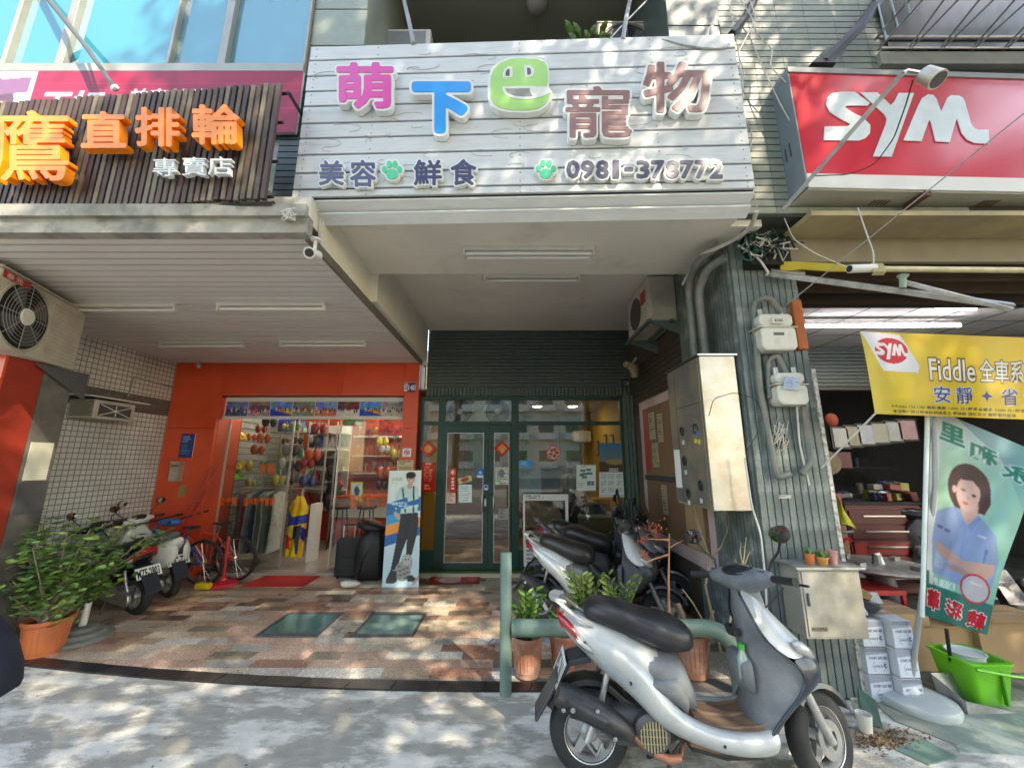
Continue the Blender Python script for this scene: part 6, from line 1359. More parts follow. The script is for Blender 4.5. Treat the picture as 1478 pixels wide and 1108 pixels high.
    if plate:
        d = V(-.085,0,-.175).normalized(); n = V(-.9,0,.44).normalized(); a0 = V(-.105,0,.552)+n*.012; q4 = quadmap(a0+V(0,-.13,0), a0+V(0,.13,0), a0+V(0,.13,0)+d*.135, a0+V(0,-.13,0)+d*.135)
        c = Canvas(64, 34, (.86,.88,.86)); c.text(plate, .07,.2,.93,.88,(.08,.1,.1),.03); c.rect(0,0,1,.04,(.4,.45,.42)).rect(0,.96,1,1,(.4,.45,.42)); 
        qq = quadmap(q4(1,0)*1, q4(0,0), q4(0,1), q4(1,1)); pl = c.sheet('licence_plate', lambda u, v: qq(u, v)+n*.003, t)
        pl.data.flip_normals() if False else None
        MB().prism([q4(0,0), q4(1,0), q4(1,1), q4(0,1)], n*.002).build('plate_back', M_('galvanised'), pl)
    # engine, drive case, muffler
    MB().loft([ringyz(x, a, b, w, 14, 3.5) for x, a, b, w in ((.06,.22,.32,.07),(.14,.17,.36,.10),(.36,.16,.38,.11),(.46,.20,.32,.07))]).build('engine', M_('dark_grey'), t, smooth=50)
    MB().prism([V(x, .09, z) for x, z in ((-.07,.19),(-.03,.13),(.08,.14),(.40,.17),(.46,.25),(.38,.33),(.2,.31),(0,.29),(-.06,.26))], (0,.05,0)).build('belt_case', M_('galvanised'), t, bevel=.012)
    fc = MB().lathe([(.088,.03),(.09,-.015),(.07,-.03),(.001,-.032)], 26, (.30,-.125,.265), 'y').build('fan_cover', M_('dark_grey'), t, smooth=40)
    g = MB()
    for k in range(-4, 5): h = math.sqrt(max(0,.066**2-(k*.015)**2)); g.bx(.30+k*.015-.0035, .30+k*.015+.0035, -.162, -.1565, .265-h, .265+h)
    for k in (-2,0,2): h = math.sqrt(.066**2-(k*.015)**2); g.bx(.30-h, .30+h, -.1605, -.1575, .265+k*.015-.002, .265+k*.015+.002)
    tag(g.build('fan_grille', mat('grille_brass', (.42,.37,.22), .45, .6), fc), kind='stuff')
    MB().tube([V(-.175,-.17,.445), V(-.168,-.17,.442), V(-.13,-.172,.43), V(.02,-.17,.365), V(.13,-.165,.305), V(.18,-.16,.275), V(.20,-.155,.262)], [.03,.05,.058,.060,.052,.038,.02], 20).build('muffler', mat('muffler_black', (.028,.029,.032), .42, .3, var=.2, col2=(.06,.05,.045), mixs=8), t, smooth=60)
    sh = MB(); sh.tube([V(-.12,-.205,.425), V(-.03,-.21,.385), V(.06,-.205,.345)], [.028,.034,.028], 14); sh.build('heat_shield', M_('black_plastic'), t, smooth=60)
    MB().lathe([(.012,-.01),(.012,0)], 10, (-.10,-.235,.405), 'y').build('bolt', M_('steel'), t)
    MB().tube([V(.20,-.155,.262), V(.27,-.14,.205), V(.36,-.125,.165), V(.44,-.11,.17), V(.47,-.06,.21)], .014, 10).build('exhaust_pipe', mat('pipe_rusty', (.28,.13,.08), .6, .4, var=.3, scale=20), t, smooth=60)
    MB().tube([V(.30,-.135,.19), V(.37,-.137,.163), V(.43,-.13,.168)], [.018,.020,.018], 10).build('pipe_guard', mat('guard_copper', (.45,.19,.12), .5, .3), t, smooth=60)
    for s in (-1, 1): MB().tube([V(-.02,s*.095,.20), V(.06,s*.10,.38), V(.10,s*.10,.52)], [.018,.016,.016], 10).build('shock_absorber', M_('galvanised'), t, smooth=60)
    MB().tube([V(.38,-.10,.17), V(.37,-.15,.02), V(.33,-.15,.012)], .011, 8).build('stand_leg', M_('black_metal'), t); MB().tube([V(.38,.10,.17), V(.37,.15,.02), V(.33,.15,.012)], .011, 8).build('stand_leg', M_('black_metal'), t)
    MB().tube([V(.38,-.10,.17), V(.38,.10,.17)], .010, 8).build('stand_bar', M_('black_metal'), t)
    # floor board and belly
    MB().loft([ringyz(x, a, b, w, 16, 5) for x, a, b, w in ((.48,.215,.345,.165),(.60,.195,.30,.172),(.74,.19,.292,.174),(.85,.20,.31,.172),(.90,.235,.36,.165))]).build('floor_pan', floor, t, smooth=50)
    fm = MB()
    for s in (-1, 1): fm.tube([V(.52,s*.10,.333), V(.60,s*.11,.297), V(.72,s*.11,.288), V(.84,s*.12,.306), V(.90,s*.14,.355)], [.008,.010,.010,.010,.006], 8)
    fm.tube([V(.53,-.0,.34), V(.60,0,.296), V(.72,0,.287), V(.84,0,.308)], [.01,.014,.014,.01], 8); build_each(fm, 'floor_rib', floor, t, smooth=60)
    MB().loft([ringyz(x, a, b, w, 12, 3) for x, a, b, w in ((.50,.17,.235,.11),(.66,.14,.21,.12),(.84,.15,.215,.12),(.90,.19,.24,.08))]).build('belly_pan', M_('black_plastic'), t, smooth=50)
    # leg shield
    LV = [(.93,.905,.85,.05,.845),(.87,.955,.865,.095,.85),(.80,1.01,.875,.145,.85),(.73,1.075,.90,.180,.848),(.66,1.14,.985,.205,.84),(.585,1.205,1.05,.215,.832),(.52,1.165,1.048,.210,.828),(.44,1.045,.985,.200,.822),(.36,.955,.905,.190,.82),(.27,.90,.845,.182,.815),(.215,.87,.83,.178,.81)]
    if retro: LV = [(z, xc-.04*(z<.7)-.02, xe-.08*(z<.75 and z>.4), w+.01, xi) for z, xc, xe, w, xi in LV]
    def ring(l, m=14, o=0.0):
        z, xc, xe, w, xi = l; r = []
        for k in range(m+1): s_ = -1+2*k/m; r.append(V(xe+(xc-xe)*(1-abs(s_)**2.3)+o, (w+o)*math.sin(s_*math.pi/2)**1 if True else 0, z - .03*abs(s_)**2*(1 if z > .6 else 0)))
        return r
    def inr(l, m=14):
        z, xc, xe, w, xi = l; return [V(xi+(xe-xi-.004)*abs(-1+2*k/m)**2.0, (w-.012)*(-1+2*k/m), z-.03*abs(-1+2*k/m)**2*(1 if z > .6 else 0)) for k in range(m+1)]
    MB().loft([ring(l) for l in LV[:5]], False, False).build('front_cover', front, t, smooth=80, subsurf=1)
    MB().loft([ring(l, o=.001) for l in LV[4:]], False, False).build('lower_front_cover', body2 if not retro else front, t, smooth=80, subsurf=1)
    MB().loft([inr(l) for l in LV], False, False).build('leg_shield', inner, t, smooth=80, subsurf=1)
    for s in (-1, 1):   # rolled rim joining outer and inner skins
        MB().loft([[V(xe+.004, s*(w+.002), z-.03*(z>.6)), V(xe-.008, s*(w+.006), z-.03*(z>.6)), V(xe-.018, s*(w-.004), z-.03*(z>.6)), V(xe-.006, s*(w-.014), z-.03*(z>.6))] for z, xc, xe, w, xi in LV]).build('shield_rim', body2 if not retro else front, t, smooth=80, subsurf=1)
        MB().ell((1.075, s*.168, .665), (.075,.035,.028), 16, 10, Matrix.Rotation(R(38), 3, 'Y') @ Matrix.Rotation(R(-s*22), 3, 'Z')).build('front_signal', LENS_W, t, smooth=180)
    MB().loft([ringyz(x, a, b, w, 14, 4) for x, a, b, w in ((.795,.46,.575,.08),(.805,.44,.59,.10),(.84,.42,.60,.12))]).build('front_pocket', inner, t, smooth=50)
    MB().tube([V(.815,-.05,.70), V(.80,0,.69), V(.815,.05,.70)], .022, 8).build('bag_hook', M_('black_plastic'), t)
    # steering group
    ax = Vector((-.30, 0, .95)).normalized(); pv = V(1.0, 0, .66); Ms = Matrix.Translation(pv) @ Matrix.Rotation(steer, 4, ax) @ Matrix.Translation(-pv)
    def app(mb): mb.v = [tuple(Ms @ Vector(v)) for v in mb.v]; return mb
    wheel(t, (1.2,0,.21), .21, .095, Ms, disc=True)
    app(MB().tube([V(.985,0,.70), V(.95,0,.80), V(.915,0,.90), V(.90,0,.95)], [.055,.052,.06,.07], 16)).build('steering_column', inner, t, smooth=60)
    hs = []
    for y, rx, rz, x, z in ((-.20,.018,.018,.885,.968),(-.185,.036,.034,.885,.968),(-.13,.052,.050,.893,.965),(-.06,.078,.066,.905,.955),(0,.088,.072,.91,.952),(.06,.078,.066,.905,.955),(.13,.052,.050,.893,.965),(.185,.036,.034,.885,.968),(.20,.018,.018,.885,.968)):
        hs.append([V(x+rx*math.cos(2*math.pi*k/18), y, z+rz*math.sin(2*math.pi*k/18)) for k in range(18)])
    hsm = mat('headset_grey', (.13,.145,.165), .5, var=.2, scale=6, col2=(.18,.20,.22), mixs=5) if body is SILVER else body2
    app(MB().loft(hs)).build('handlebar_cover', hsm, t, smooth=70)
    app(MB().ell((.872,0,1.004), (.052,.105,.022), 24, 8, Matrix.Rotation(R(-30), 3, 'Y'))).build('instrument_panel', mat('gauge_dark', (.02,.025,.03), .15, coat=.5), t, smooth=180)
    app(MB().ell((.985,0,.945), (.022,.075,.035), 16, 8)).build('headlight', LENS_W, t, smooth=180)
    for s in (-1, 1):
        app(MB().tube([V(.885,s*.195,.968), V(.878,s*.215,.968), V(.865,s*.325,.963), V(.864,s*.332,.963)], [.016,.019,.019,.022], 14)).build('grip', M_('black_rubber'), t, smooth=50)
        app(MB().tube([V(.905,s*.19,.96), V(.925,s*.24,.95), V(.91,s*.36,.945)], [.009,.007,.006], 8)).build('brake_lever', M_('black_metal'), t, smooth=60)
        app(MB().bx(.862, .885, s*.15-.02, s*.15+.02, .985, 1.005)).build('switch', M_('black_plastic'), t)
        app(MB().tube([V(.90,s*.165,.99), V(.92,s*.19,1.05), V(.91,s*.25,1.10), V(.895,s*.285,1.155)], .0065, 8)).build('mirror_stem', M_('black_metal'), t, smooth=60)
        Mr = Matrix.Rotation(R(8), 3, 'Y') @ Matrix.Rotation(R(s*12), 3, 'Z'); c_ = (.89,s*.30,1.185)
        ms = app(MB().ell(c_, (.018,.062,.045), 18, 10, Mr)).build('mirror', M_('black_plastic'), t, smooth=180)
        app(MB().lathe([(.056,-.0),(.001,-.001)], 20, V(*c_)+V(-.0175,0,0), 'x', False, Matrix.Diagonal((1,1,.72)).to_3x3())).build('mirror_glass', mat('mirror_glass', (.75,.78,.8), .03, 1.0, var=.0), ms)
        app(MB().tube([V(1.015,s*.05,.60), V(1.10,s*.062,.42)], .02, 10).tube([V(1.09,s*.062,.44), V(1.20,s*.062,.20)], .024, 10)).build('fork_leg', M_('galvanised'), t, smooth=60)
    fe = []
    for k in range(9): a = math.pi*(.12+.62*k/8); fe.append([Ms @ V(1.2+math.cos(a)*rr_, y, .21+math.sin(a)*rr_) for rr_, y in ((.215,-.066),(.238,-.06),(.246,0),(.238,.06),(.215,.066))])
    MB().loft(fe, False, False).build('front_fender', body2, t, smooth=60)
    cb = MB()
    for s in (-1, 1): cb.tube([Ms @ V(.90,s*.17,.97), Ms @ V(.96,s*.19,.92), V(.97,s*.06,.82), V(.97,0,.74)], .004, 6)
    build_each(cb, 'cable', M_('cable_dark'), t)
    if screen: app(MB().loft([[V(1.0-.03*k, y, .98+.08*k) for k in range(4)] for y in (-.12,-.04,.04,.12)], False, False)).build('wind_screen', glass('smoke_screen', (.55,.58,.6), .8), t)
    return t
RUSTF = mat('floor_rust', (.16,.105,.07), .75, var=.3, scale=5, col2=(.25,.14,.08), mixs=4, thr=(.4,.65), bump=.1)
hero = scooter('silver scooter with grey leg shield, rusty floor and black seat, nearest at the kerb', SILVER, BLUEBLACK, VINYL, steer=R(26), plate='895-DNU', floor=RUSTF, inner=mat('dusty_shield', (.145,.155,.165), .6, var=.3, scale=6, col2=(.25,.255,.25), mixs=3.5, thr=(.42,.66), bump=.05))
for s_ in (-1, 1):
    for x_, z_ in ((-.02,.66),(.20,.50),(.62,.262),(.80,.262)): MB().lathe([(.001,-s_*.004 if False else 0),(.008,0),(.008,.006),(.001,.007)], 10, (x_, s_*({-.02:.142,.20:.186,.62:.208,.80:.205}[x_]), z_), 'y').build('bolt', M_('black_metal'), hero)
dc = MB(); rs = random.Random(9)
for k in range(9): x_ = .06+k*.018; dc.tube([V(x_, -.186-.0008*k, .60-.012*k), V(x_+.012, -.187-.0008*k, .575-.012*k+rs.uniform(-.01,.01))], .0022, 4)
tag(dc.build('worn_decal', mat('decal_blue', (.22,.30,.42), .4), hero), kind='stuff')
for x_, z_ in ((-.145,.40),(.10,.285),(.02,.40)): MB().lathe([(.001,-.008),(.010,-.006),(.010,.004)], 10, (x_, -.232 if x_ < .05 else -.222, z_), 'y').build('bolt', M_('steel'), hero)
if True:
    t_ = MB().tube([V(-.02,-.10,.20), V(.02,-.14,.17), V(.05,-.12,.21)], .012, 8).build('axle_nut', M_('steel'), hero, smooth=50)
    MB().tube([V(.25,-.10,.36), V(.18,-.13,.40), V(.10,-.12,.46)], .007, 6).build('hose', M_('cable_dark'), hero); MB().tube([V(.42,-.12,.30), V(.44,-.13,.23), V(.40,-.12,.18)], .008, 6).build('hose', M_('cable_dark'), hero)
hero.location = (.41, 2.39, 0); hero.rotation_euler = (R(-3.0), 0, R(-3.3))
# graphics on its side panel, bottle in the front pocket
WB = mat('scooter_white', (.70,.70,.67), .3, var=.05, coat=.5); BK = mat('scooter_black', (.014,.014,.015), .25, var=.1, coat=.5); GY = mat('scooter_darkgrey', (.06,.065,.07), .35, coat=.3)
SEATC = mat('seat_cover', (.030,.027,.025), .38, var=.25, scale=6, bump=.5, bscale=16, coat=.1)
bt = thing('green_cap_bottle', 'green-capped drink bottle standing in the front pocket of the silver scooter', 'bottle', (0,0,0)); MB().lathe([(.026,0),(.028,.01),(.028,.10),(.014,.13),(.014,.14)], 14, (0,0,0)).build('bottle', mat('bottle_pet', (.35,.45,.4), .1, coat=.5), bt, smooth=40); MB().lathe([(.0175,.14),(.0175,.165),(.001,.166)], 14, (0,0,0)).build('cap', mat('cap_green', (.03,.42,.05), .4), bt)
bt.location = (.41+.815, 2.39-.02-.06, .49)
s2 = scooter('white and silver scooter with a wrinkled black seat cover behind the rail', mat('scooter_pearl', (.62,.62,.60), .3, .2, coat=.5), GY, SEATC, steer=R(12), plate='MPK-268', cover=True)
s2.location = (.30, 4.42, 0); s2.rotation_euler = (R(-3), 0, R(-19))
s3 = scooter('dark scooter with clear windscreen standing second behind the rail', mat('scooter_midgrey', (.22,.23,.24), .35, .3, coat=.3), BK, SEATC, steer=R(-10), plate='', screen=True, cover=True)
s3.location = (.62, 4.95, 0); s3.rotation_euler = (R(-3), 0, R(-16))
s4 = dup(s3, (.50, 5.48, 0), R(-8), 'dark scooter standing closest to the wide pet shop window')
s5 = scooter('glossy black scooter with red rear rim beside the potted bush', BK, BK, VINYL, steer=R(15), plate='MZE-2803')
s5.location = (-4.06, 4.60, 0); s5.rotation_euler = (R(-4), 0, R(163)); s5.scale = (.9,)*3
s6 = scooter('white rounded scooter with grey seat between the black scooter and the bicycles', WB, WB, mat('seat_grey', (.10,.10,.105), .5, bump=.1), front=WB, inner=WB, steer=R(10), plate='PDC-776', lens=False, retro=True)
s6.location = (-4.18, 5.14, 0); s6.rotation_euler = (R(-4), 0, R(158)); s6.scale = (.9,)*3
# ------------------------------------------------------------------ bicycles
def bicycle(label, col):
    t = thing('bicycle', label, 'bicycle', (0,0,0), 'bicycles by the sports shop'); r = .32; fm = mat('bike_%d' % int(sum(col)*99), col, .35, coat=.5)
    for x in (0, 1.02):
        n = 40; ty = MB(); rings = []
        for k in range(n+1): a = 2*math.pi*k/n; rings.append([V(x+math.cos(a)*(r+q*math.cos(b)), q*math.sin(b), r+.022+math.sin(a)*(r+q*math.cos(b))) for q, b in [(.021, 2*math.pi*j/8) for j in range(8)]])
        w = ty.loft(rings, False).build('wheel', M_('black_rubber'), t, smooth=180); MB().lathe([(r-.018,-.012),(r-.032,-.008),(r-.032,.008),(r-.018,.012)], 40, (x,0,r+.022), 'y', False).build('rim', M_('steel'), w, smooth=60)
        sp = MB()
        for k in range(18): a = k*math.pi/9; sp.tube([V(x+.02*math.cos(a+1), .012*(-1)**k, r+.022+.02*math.sin(a+1)), V(x+(r-.03)*math.cos(a), 0, r+.022+(r-.03)*math.sin(a))], .0018, 4)
        tag(sp.build('spokes', M_('steel'), w), kind='stuff'); MB().lathe([(.02,-.05),(.03,0),(.02,.05)], 12, (x,0,r+.022), 'y').build('hub', M_('steel'), w)
    z = r+.022; B_, H_, S_, T_ = V(.42,0,.28), V(.86,0,.80), V(.30,0,.72), V(0,0,z)
    build_each(MB().tube([B_, H_-V(.0,0,.06)], .02, 10).tube([B_, S_], .017, 10).tube([S_-V(-.01,0,.04), H_], .017, 10).tube([B_, T_+V(0,.05,0)], .01, 8).tube([B_, T_-V(0,.05,0)], .01, 8).tube([S_-V(0,0,.06), T_+V(0,.05,0)], .009, 8).tube([S_-V(0,0,.06), T_-V(0,.05,0)], .009, 8), 'frame_tube', fm, t, smooth=60)
    build_each(MB().tube([H_+V(-.02,0,.08), V(.92,.05,.55), V(1.02,.05,z)], .013, 8).tube([H_+V(-.02,0,.08), V(.92,-.05,.55), V(1.02,-.05,z)], .013, 8), 'fork', fm, t, smooth=60)
    MB().tube([S_, V(.27,0,.84)], .013, 8).build('seat_post', M_('steel'), t); MB().loft([ringyz(x, a, b, w) for x, a, b, w in ((.12,.845,.87,.05),(.16,.84,.885,.075),(.26,.845,.88,.06),(.38,.85,.875,.02))]).build('saddle', M_('black_plastic'), t, smooth=60)
    MB().tube([V(.80,-.28,.97), V(.84,-.12,.95), V(.84,.12,.95), V(.80,.28,.97)], .011, 8).build('handlebar', M_('black_metal'), t, smooth=60)
    for s in (-1, 1): MB().tube([V(.80,s*.27,.97), V(.77,s*.36,.965)], .017, 10).build('grip', M_('black_rubber'), t)
    MB().lathe([(.001,-.005),(.085,-.003),(.085,.003),(.001,.005)], 24, (.42,-.06,.28), 'y').build('chain_ring', M_('dark_grey'), t); MB().tube([V(.42,-.07,.28), V(.50,-.08,.14)], .009, 6).build('crank', M_('steel'), t); MB().bx(.46,.55,-.14,-.08,.125,.15).build('pedal', M_('black_plastic'), t)
    return t
b1 = bicycle('bicycle with a blue cover on its frame nearest the white scooter', (.03,.12,.45)); b1.location = (-4.10, 5.56, .0); b1.rotation_euler = (R(-6), 0, R(174)); b1.scale = (.88,)*3
b2 = bicycle('orange-red bicycle leaning by the glass of the sports shop', (.6,.06,.03)); b2.location = (-3.84, 5.80, .0); b2.rotation_euler = (R(-7), 0, R(178)); b2.scale = (.9,)*3
rc = tag(MB().lathe([(.02,.05),(.02,.62)], 12, (-3.86,5.60,.0)).lathe([(.19,.0),(.17,.03),(.05,.06),(.03,.10),(.001,.10)], 20, (-3.86,5.60,.012)).build('red_cone_stand', mat('cone_red', (.65,.03,.05), .4), None, smooth=40), 'small red plastic stand with a round foot in front of the bicycles', 'stand')
tag(MB().ell((-4.62,5.50,.82), (.15,.09,.05), 14, 8).build('blue_bag', mat('blue_cloth', (.03,.16,.5), .5), None, smooth=180), 'bright blue pouch on top of the first bicycle', 'bag')
for k, (dx, lb) in enumerate(((0, 'left one of two long red poles leaning on the left red panel'), (.08, 'right one of two long red poles leaning on the left red panel'))):
    tag(MB().tube([V(-4.80+dx,5.62,.05), V(-4.45+dx*1.2,5.90,1.55)], .014, 8).build('red_pole', mat('pole_red', (.55,.04,.05), .4), None, smooth=60), lb, 'pole', 'red poles')
tag(MB().bx(-4.08,-3.88,5.38,5.46,.012,.09).build('wheel_chock', mat('chock_yellow', (.75,.55,.03), .5), None, bevel=.02), 'yellow wheel stop on the tiles by the bicycle wheel', 'wheel stop')
# ------------------------------------------------------------------ scooter repair shop on the right
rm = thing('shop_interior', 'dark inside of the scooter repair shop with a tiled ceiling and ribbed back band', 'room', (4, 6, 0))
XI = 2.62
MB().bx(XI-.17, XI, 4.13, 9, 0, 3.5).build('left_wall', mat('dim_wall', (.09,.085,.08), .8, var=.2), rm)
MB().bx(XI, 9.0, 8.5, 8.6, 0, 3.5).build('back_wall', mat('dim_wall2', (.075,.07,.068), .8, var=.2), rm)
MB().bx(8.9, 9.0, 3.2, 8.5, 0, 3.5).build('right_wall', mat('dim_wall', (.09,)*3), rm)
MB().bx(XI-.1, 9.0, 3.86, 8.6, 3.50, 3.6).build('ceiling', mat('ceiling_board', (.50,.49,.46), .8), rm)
g = MB()
for k in range(8): g.bx(XI+.62*k, XI+.62*k+.012, 3.9, 6.5, 3.494, 3.4995)
for k in range(5): g.bx(XI, 8.9, 4.4+.6*k, 4.41+.6*k, 3.494, 3.4995)
tag(g.build('ceiling_joints', M_('dark_grey'), rm), kind='stuff')
g = MB()
z = 2.86
while z < 3.48: g.bx(XI, 8.9, 6.36, 6.40, z, z+.05); z += .062
tag(g.build('ribbed_band', M_('green_tile_dark'), rm), kind='stuff'); MB().bx(XI, 8.9, 6.401, 6.5, 2.80, 3.495).build('band_core', M_('dark_grey'), rm)
# awning parts, soffits
aw = thing('awning', 'tan soffit and brown beams above the scooter shop opening', 'awning', (4, 3, 3.4))
tan = mat('tan_panel', (.46,.37,.19), .7, var=.08, col2=(.36,.29,.17), mixs=1.6); brn = mat('brown_beam', (.12,.075,.045), .7, var=.3, scale=6)
MB().bx(2.30, 9, 2.66, 2.98, 3.46, 3.5).build('soffit', tan, aw); MB().bx(2.28, 9, 2.98, 3.02, 3.25, 3.499).build('front_band', mat('tan_panel_grey', (.30,.26,.18), .7, var=.12), aw)
MB().bx(2.44, 9, 3.021, 3.9, 3.40, 3.45).build('recess_top', brn, aw)
for y, h in ((3.15,.12),(3.4,.09),(3.65,.10)): MB().bx(2.44, 9, y, y+.06, 3.40-h, 3.399).build('beam', brn, aw)
MB().bx(2.44, 9, 3.80, 3.9, 3.22, 3.399).build('lintel', mat('dark_brown', (.045,.03,.02), .7), aw)
def rodp(label, a, b, r, m, nm='pole', cat='pole', n=10, **k): return tag(MB().tube([a, b], r, n).build(nm, m, None, smooth=60), label, cat, **k)
rodp('cream painted pole tied horizontally under the tan soffit of the scooter shop', P(1228,388,2.62), P(1700,392,2.7), .022, mat('cream_pole', (.60,.52,.30), .5, var=.2, scale=12))
tp = thing('white_tube', 'short white tube with tape on the end of the cream pole', 'tube', tuple(P(1240,386,2.6))); MB().tube([P(1226,388,2.58), P(1262,387,2.585)], .030, 14).build('tube', M_('white_plastic'), tp, smooth=60); MB().tube([P(1225.5,388,2.58), P(1226,388,2.58)], .025, 12).build('tube_end', M_('black_metal'), tp)
rb = MB(); rs = random.Random(2)
for k in range(9): rb.tube([P(1258+k*2,380,2.57), P(1262+k*2,392,2.555), P(1259+k*2,397,2.58)], .004, 5)
tag(rb.build('rope_knot', mat('rope', (.55,.45,.25), .9), None), 'knotted yellow cord wound around the cream pole', 'rope')
cl = MB(); q0, q1 = P(1127,378,2.97), P(1225,390,2.65)
cl.add([P(1127,377,2.97), P(1160,378,2.9), P(1200,380,2.75), P(1228,383,2.64), P(1228,391,2.64), P(1200,391,2.75), P(1160,388,2.9), P(1127,392,2.97)], [(0,1,6,7),(1,2,5,6),(2,3,4,5)]).add([p+V(0,.012,0) for p in (P(1127,377,2.97), P(1160,378,2.9), P(1200,380,2.75), P(1228,383,2.64), P(1228,391,2.64), P(1200,391,2.75), P(1160,388,2.9), P(1127,392,2.97))], [(7,6,1,0),(6,5,2,1),(5,4,3,2)])
tag(cl.build('yellow_cloth_strip', mat('yellow_cloth', (.62,.45,.04), .7), None), 'yellow cloth strip running from the pillar to the cream pole', 'cloth')
ar = thing('folding_awning', 'folding aluminium awning arm reaching from the pillar across the scooter shop opening', 'awning', tuple(P(1110,397,2.95)))
MB().tube([P(1112,395,2.92), P(1462,442,2.5)], .028, 4).build('lower_arm', M_('galvanised'), ar, bevel=.004); MB().tube([P(1300,406,2.60), P(1460,447,2.46)], .022, 4).build('upper_arm', M_('galvanised'), ar, bevel=.004); MB().tube([P(1112,392,3.0), P(1160,396,2.95)], .03, 4).build('bracket', M_('stainless_dirty'), ar)
MB().tube([P(1303,416,2.58), P(1303,402,2.58), P(1303,398,2.58)], [.02,.02,.035], 12).build('pivot_foot', mat('verdigris', (.25,.32,.24), .6), ar)
# lit lamps in the shop
def litlamp(label, x0, y0, x1, y1, z, tube=True):
    a, b = PZ(x0, y0, z), PZ(x1, y1, z); t = thing('shop_lamp', label, 'lamp', tuple((a+b)/2)); MB().tube([a, b], .016, 8).build('lamp_tube', mat('lit_cool', (.80,.82,1.0), .4, emit=9), t); MB().tube([a+V(0,0,.03), b+V(0,0,.03)], .02, 4).build('housing', M_('white_plastic'), t); return t
litlamp('long thin lit tube lamp across the left of the scooter shop ceiling', 1158, 471, 1386, 470, 3.38)
litlamp('short bright lit lamp behind the awning arm', 1350, 447, 1408, 446, 3.42); litlamp('bright lit lamp at the right picture edge in the scooter shop', 1428, 432, 1640, 444, 3.42)
# ---- yellow banner
BW, BH = 520, 170
c = Canvas(BW, BH, srgb(.83,.70,.13)); c.noise(.05, 5); c.grad(lambda x, y: (x-.0)*1.2, (.80,.71,.22), (.93,.74,.08)); c.noise(.04, 9)
def bp_(px, py):   # photo px -> banner uv
    u = (px-1240-(py-478)*.185*(1-(px-1240)/360))/360; v = (py-(478+(px-1240)*.035))/(119-(px-1240)*.0); return u, v
# white logo patch
c.poly([(.005,.0),(.16,.03),(.225,.40),(.215,.48),(.07,.47),(.06,.42)], (.86,.86,.90))
c.ell(.115,.225,.068,.155,(.78,.08,.20))
c.a = c.a
for nm_, q in (('S', Sp), ('Y', Yp), ('M', Mp)): c.poly([(.048+(x-515)/(1293-515)*.135, .13+(y-435)/(740-435)*.20) for x, y in q], (.93,.90,.92))
for t_, x0, y0, x1, y1 in (('Fiddle', .265, .30, .455, .56), ('全車系', .475, .29, .655, .56)):
    c.text(t_, x0, y0, x1, y1, (.28,.14,.10), .05); c.text(t_, x0, y0, x1, y1, (.90,.89,.84), .012)
for t_, x0, y0, x1, y1 in (('安', .275,.63,.345,.83), ('靜', .37,.63,.44,.83), ('省', .56,.63,.63,.83), ('油', .655,.63,.72,.83)):
    c.text(t_, x0, y0, x1, y1, (.80,.84,.86), .045); c.text(t_, x0, y0, x1, y1, (.14,.20,.60), .006)
c.poly([(.50,.66),(.507,.71),(.525,.73),(.507,.75),(.50,.80),(.493,.75),(.475,.73),(.493,.71)], (.14,.20,.60))
c.text('＊Fiddle 125 CBS 最新優惠 1,000 元+購車金最多 3,000 元+購車 2,000 元', .08,.875,.74,.915, (.22,.20,.12), .01); c.text('本活動僅限分等車款標識車主 舊換新 週轉另大 實購車升級車', .085,.935,.62,.975, (.22,.20,.12), .01)
c.rect(.79,.1,.99,.8,(.94,.86,.3)).ell(.88,.4,.07,.25,(.2,.5,.6))
def yb(u, v):
    px = 1240+360*u; 
    top = 478+ (px-1240)*.038; bot = 597+(px-1240)*.035
    left = 1240 + (23*(v**.8))*(1-u)+ 0
    px = left+(1600-left)*u; py = top+(bot-top)*v
    Y = 2.62+.05*math.sin(u*9)*(.3+.7*v)+.03*math.sin(u*21+1)*v+.05*u
    return P(px, py, Y)
yo = c.sheet('yellow_banner', yb, None, print_mat('cloth_print', .6, .25)); tag(yo, 'yellow cloth banner with white and blue lettering and a round red logo', 'banner')
rodp('taut white cord from the lower left corner of the yellow banner down to the pillar', P(1263,597,2.62), P(1186,675,2.98), .006, M_('cable_white'), 'cord', 'cord', 6)
rodp('long thin wire slanting up to the right across the red lightbox sign', P(1135,440,2.9), P(1520,130,1.9), .004, M_('grey_paint'), 'wire', 'wire', 6)
pipe('thin white cord hanging in a curve from the lightbox sign to the cream pole', [P(1238,300,2.6), P(1252,340,2.58), P(1261,365,2.58), P(1261,382,2.58)], .005, 'cable_white', 'cord', 'cord', 6)
pipe('thin pale cord curving from the pillar top to the white tube', [P(1132,315,2.75), P(1145,345,2.75), P(1175,365,2.7), P(1228,388,2.6)], .004, 'cable_white', 'cord', 'cord', 6)
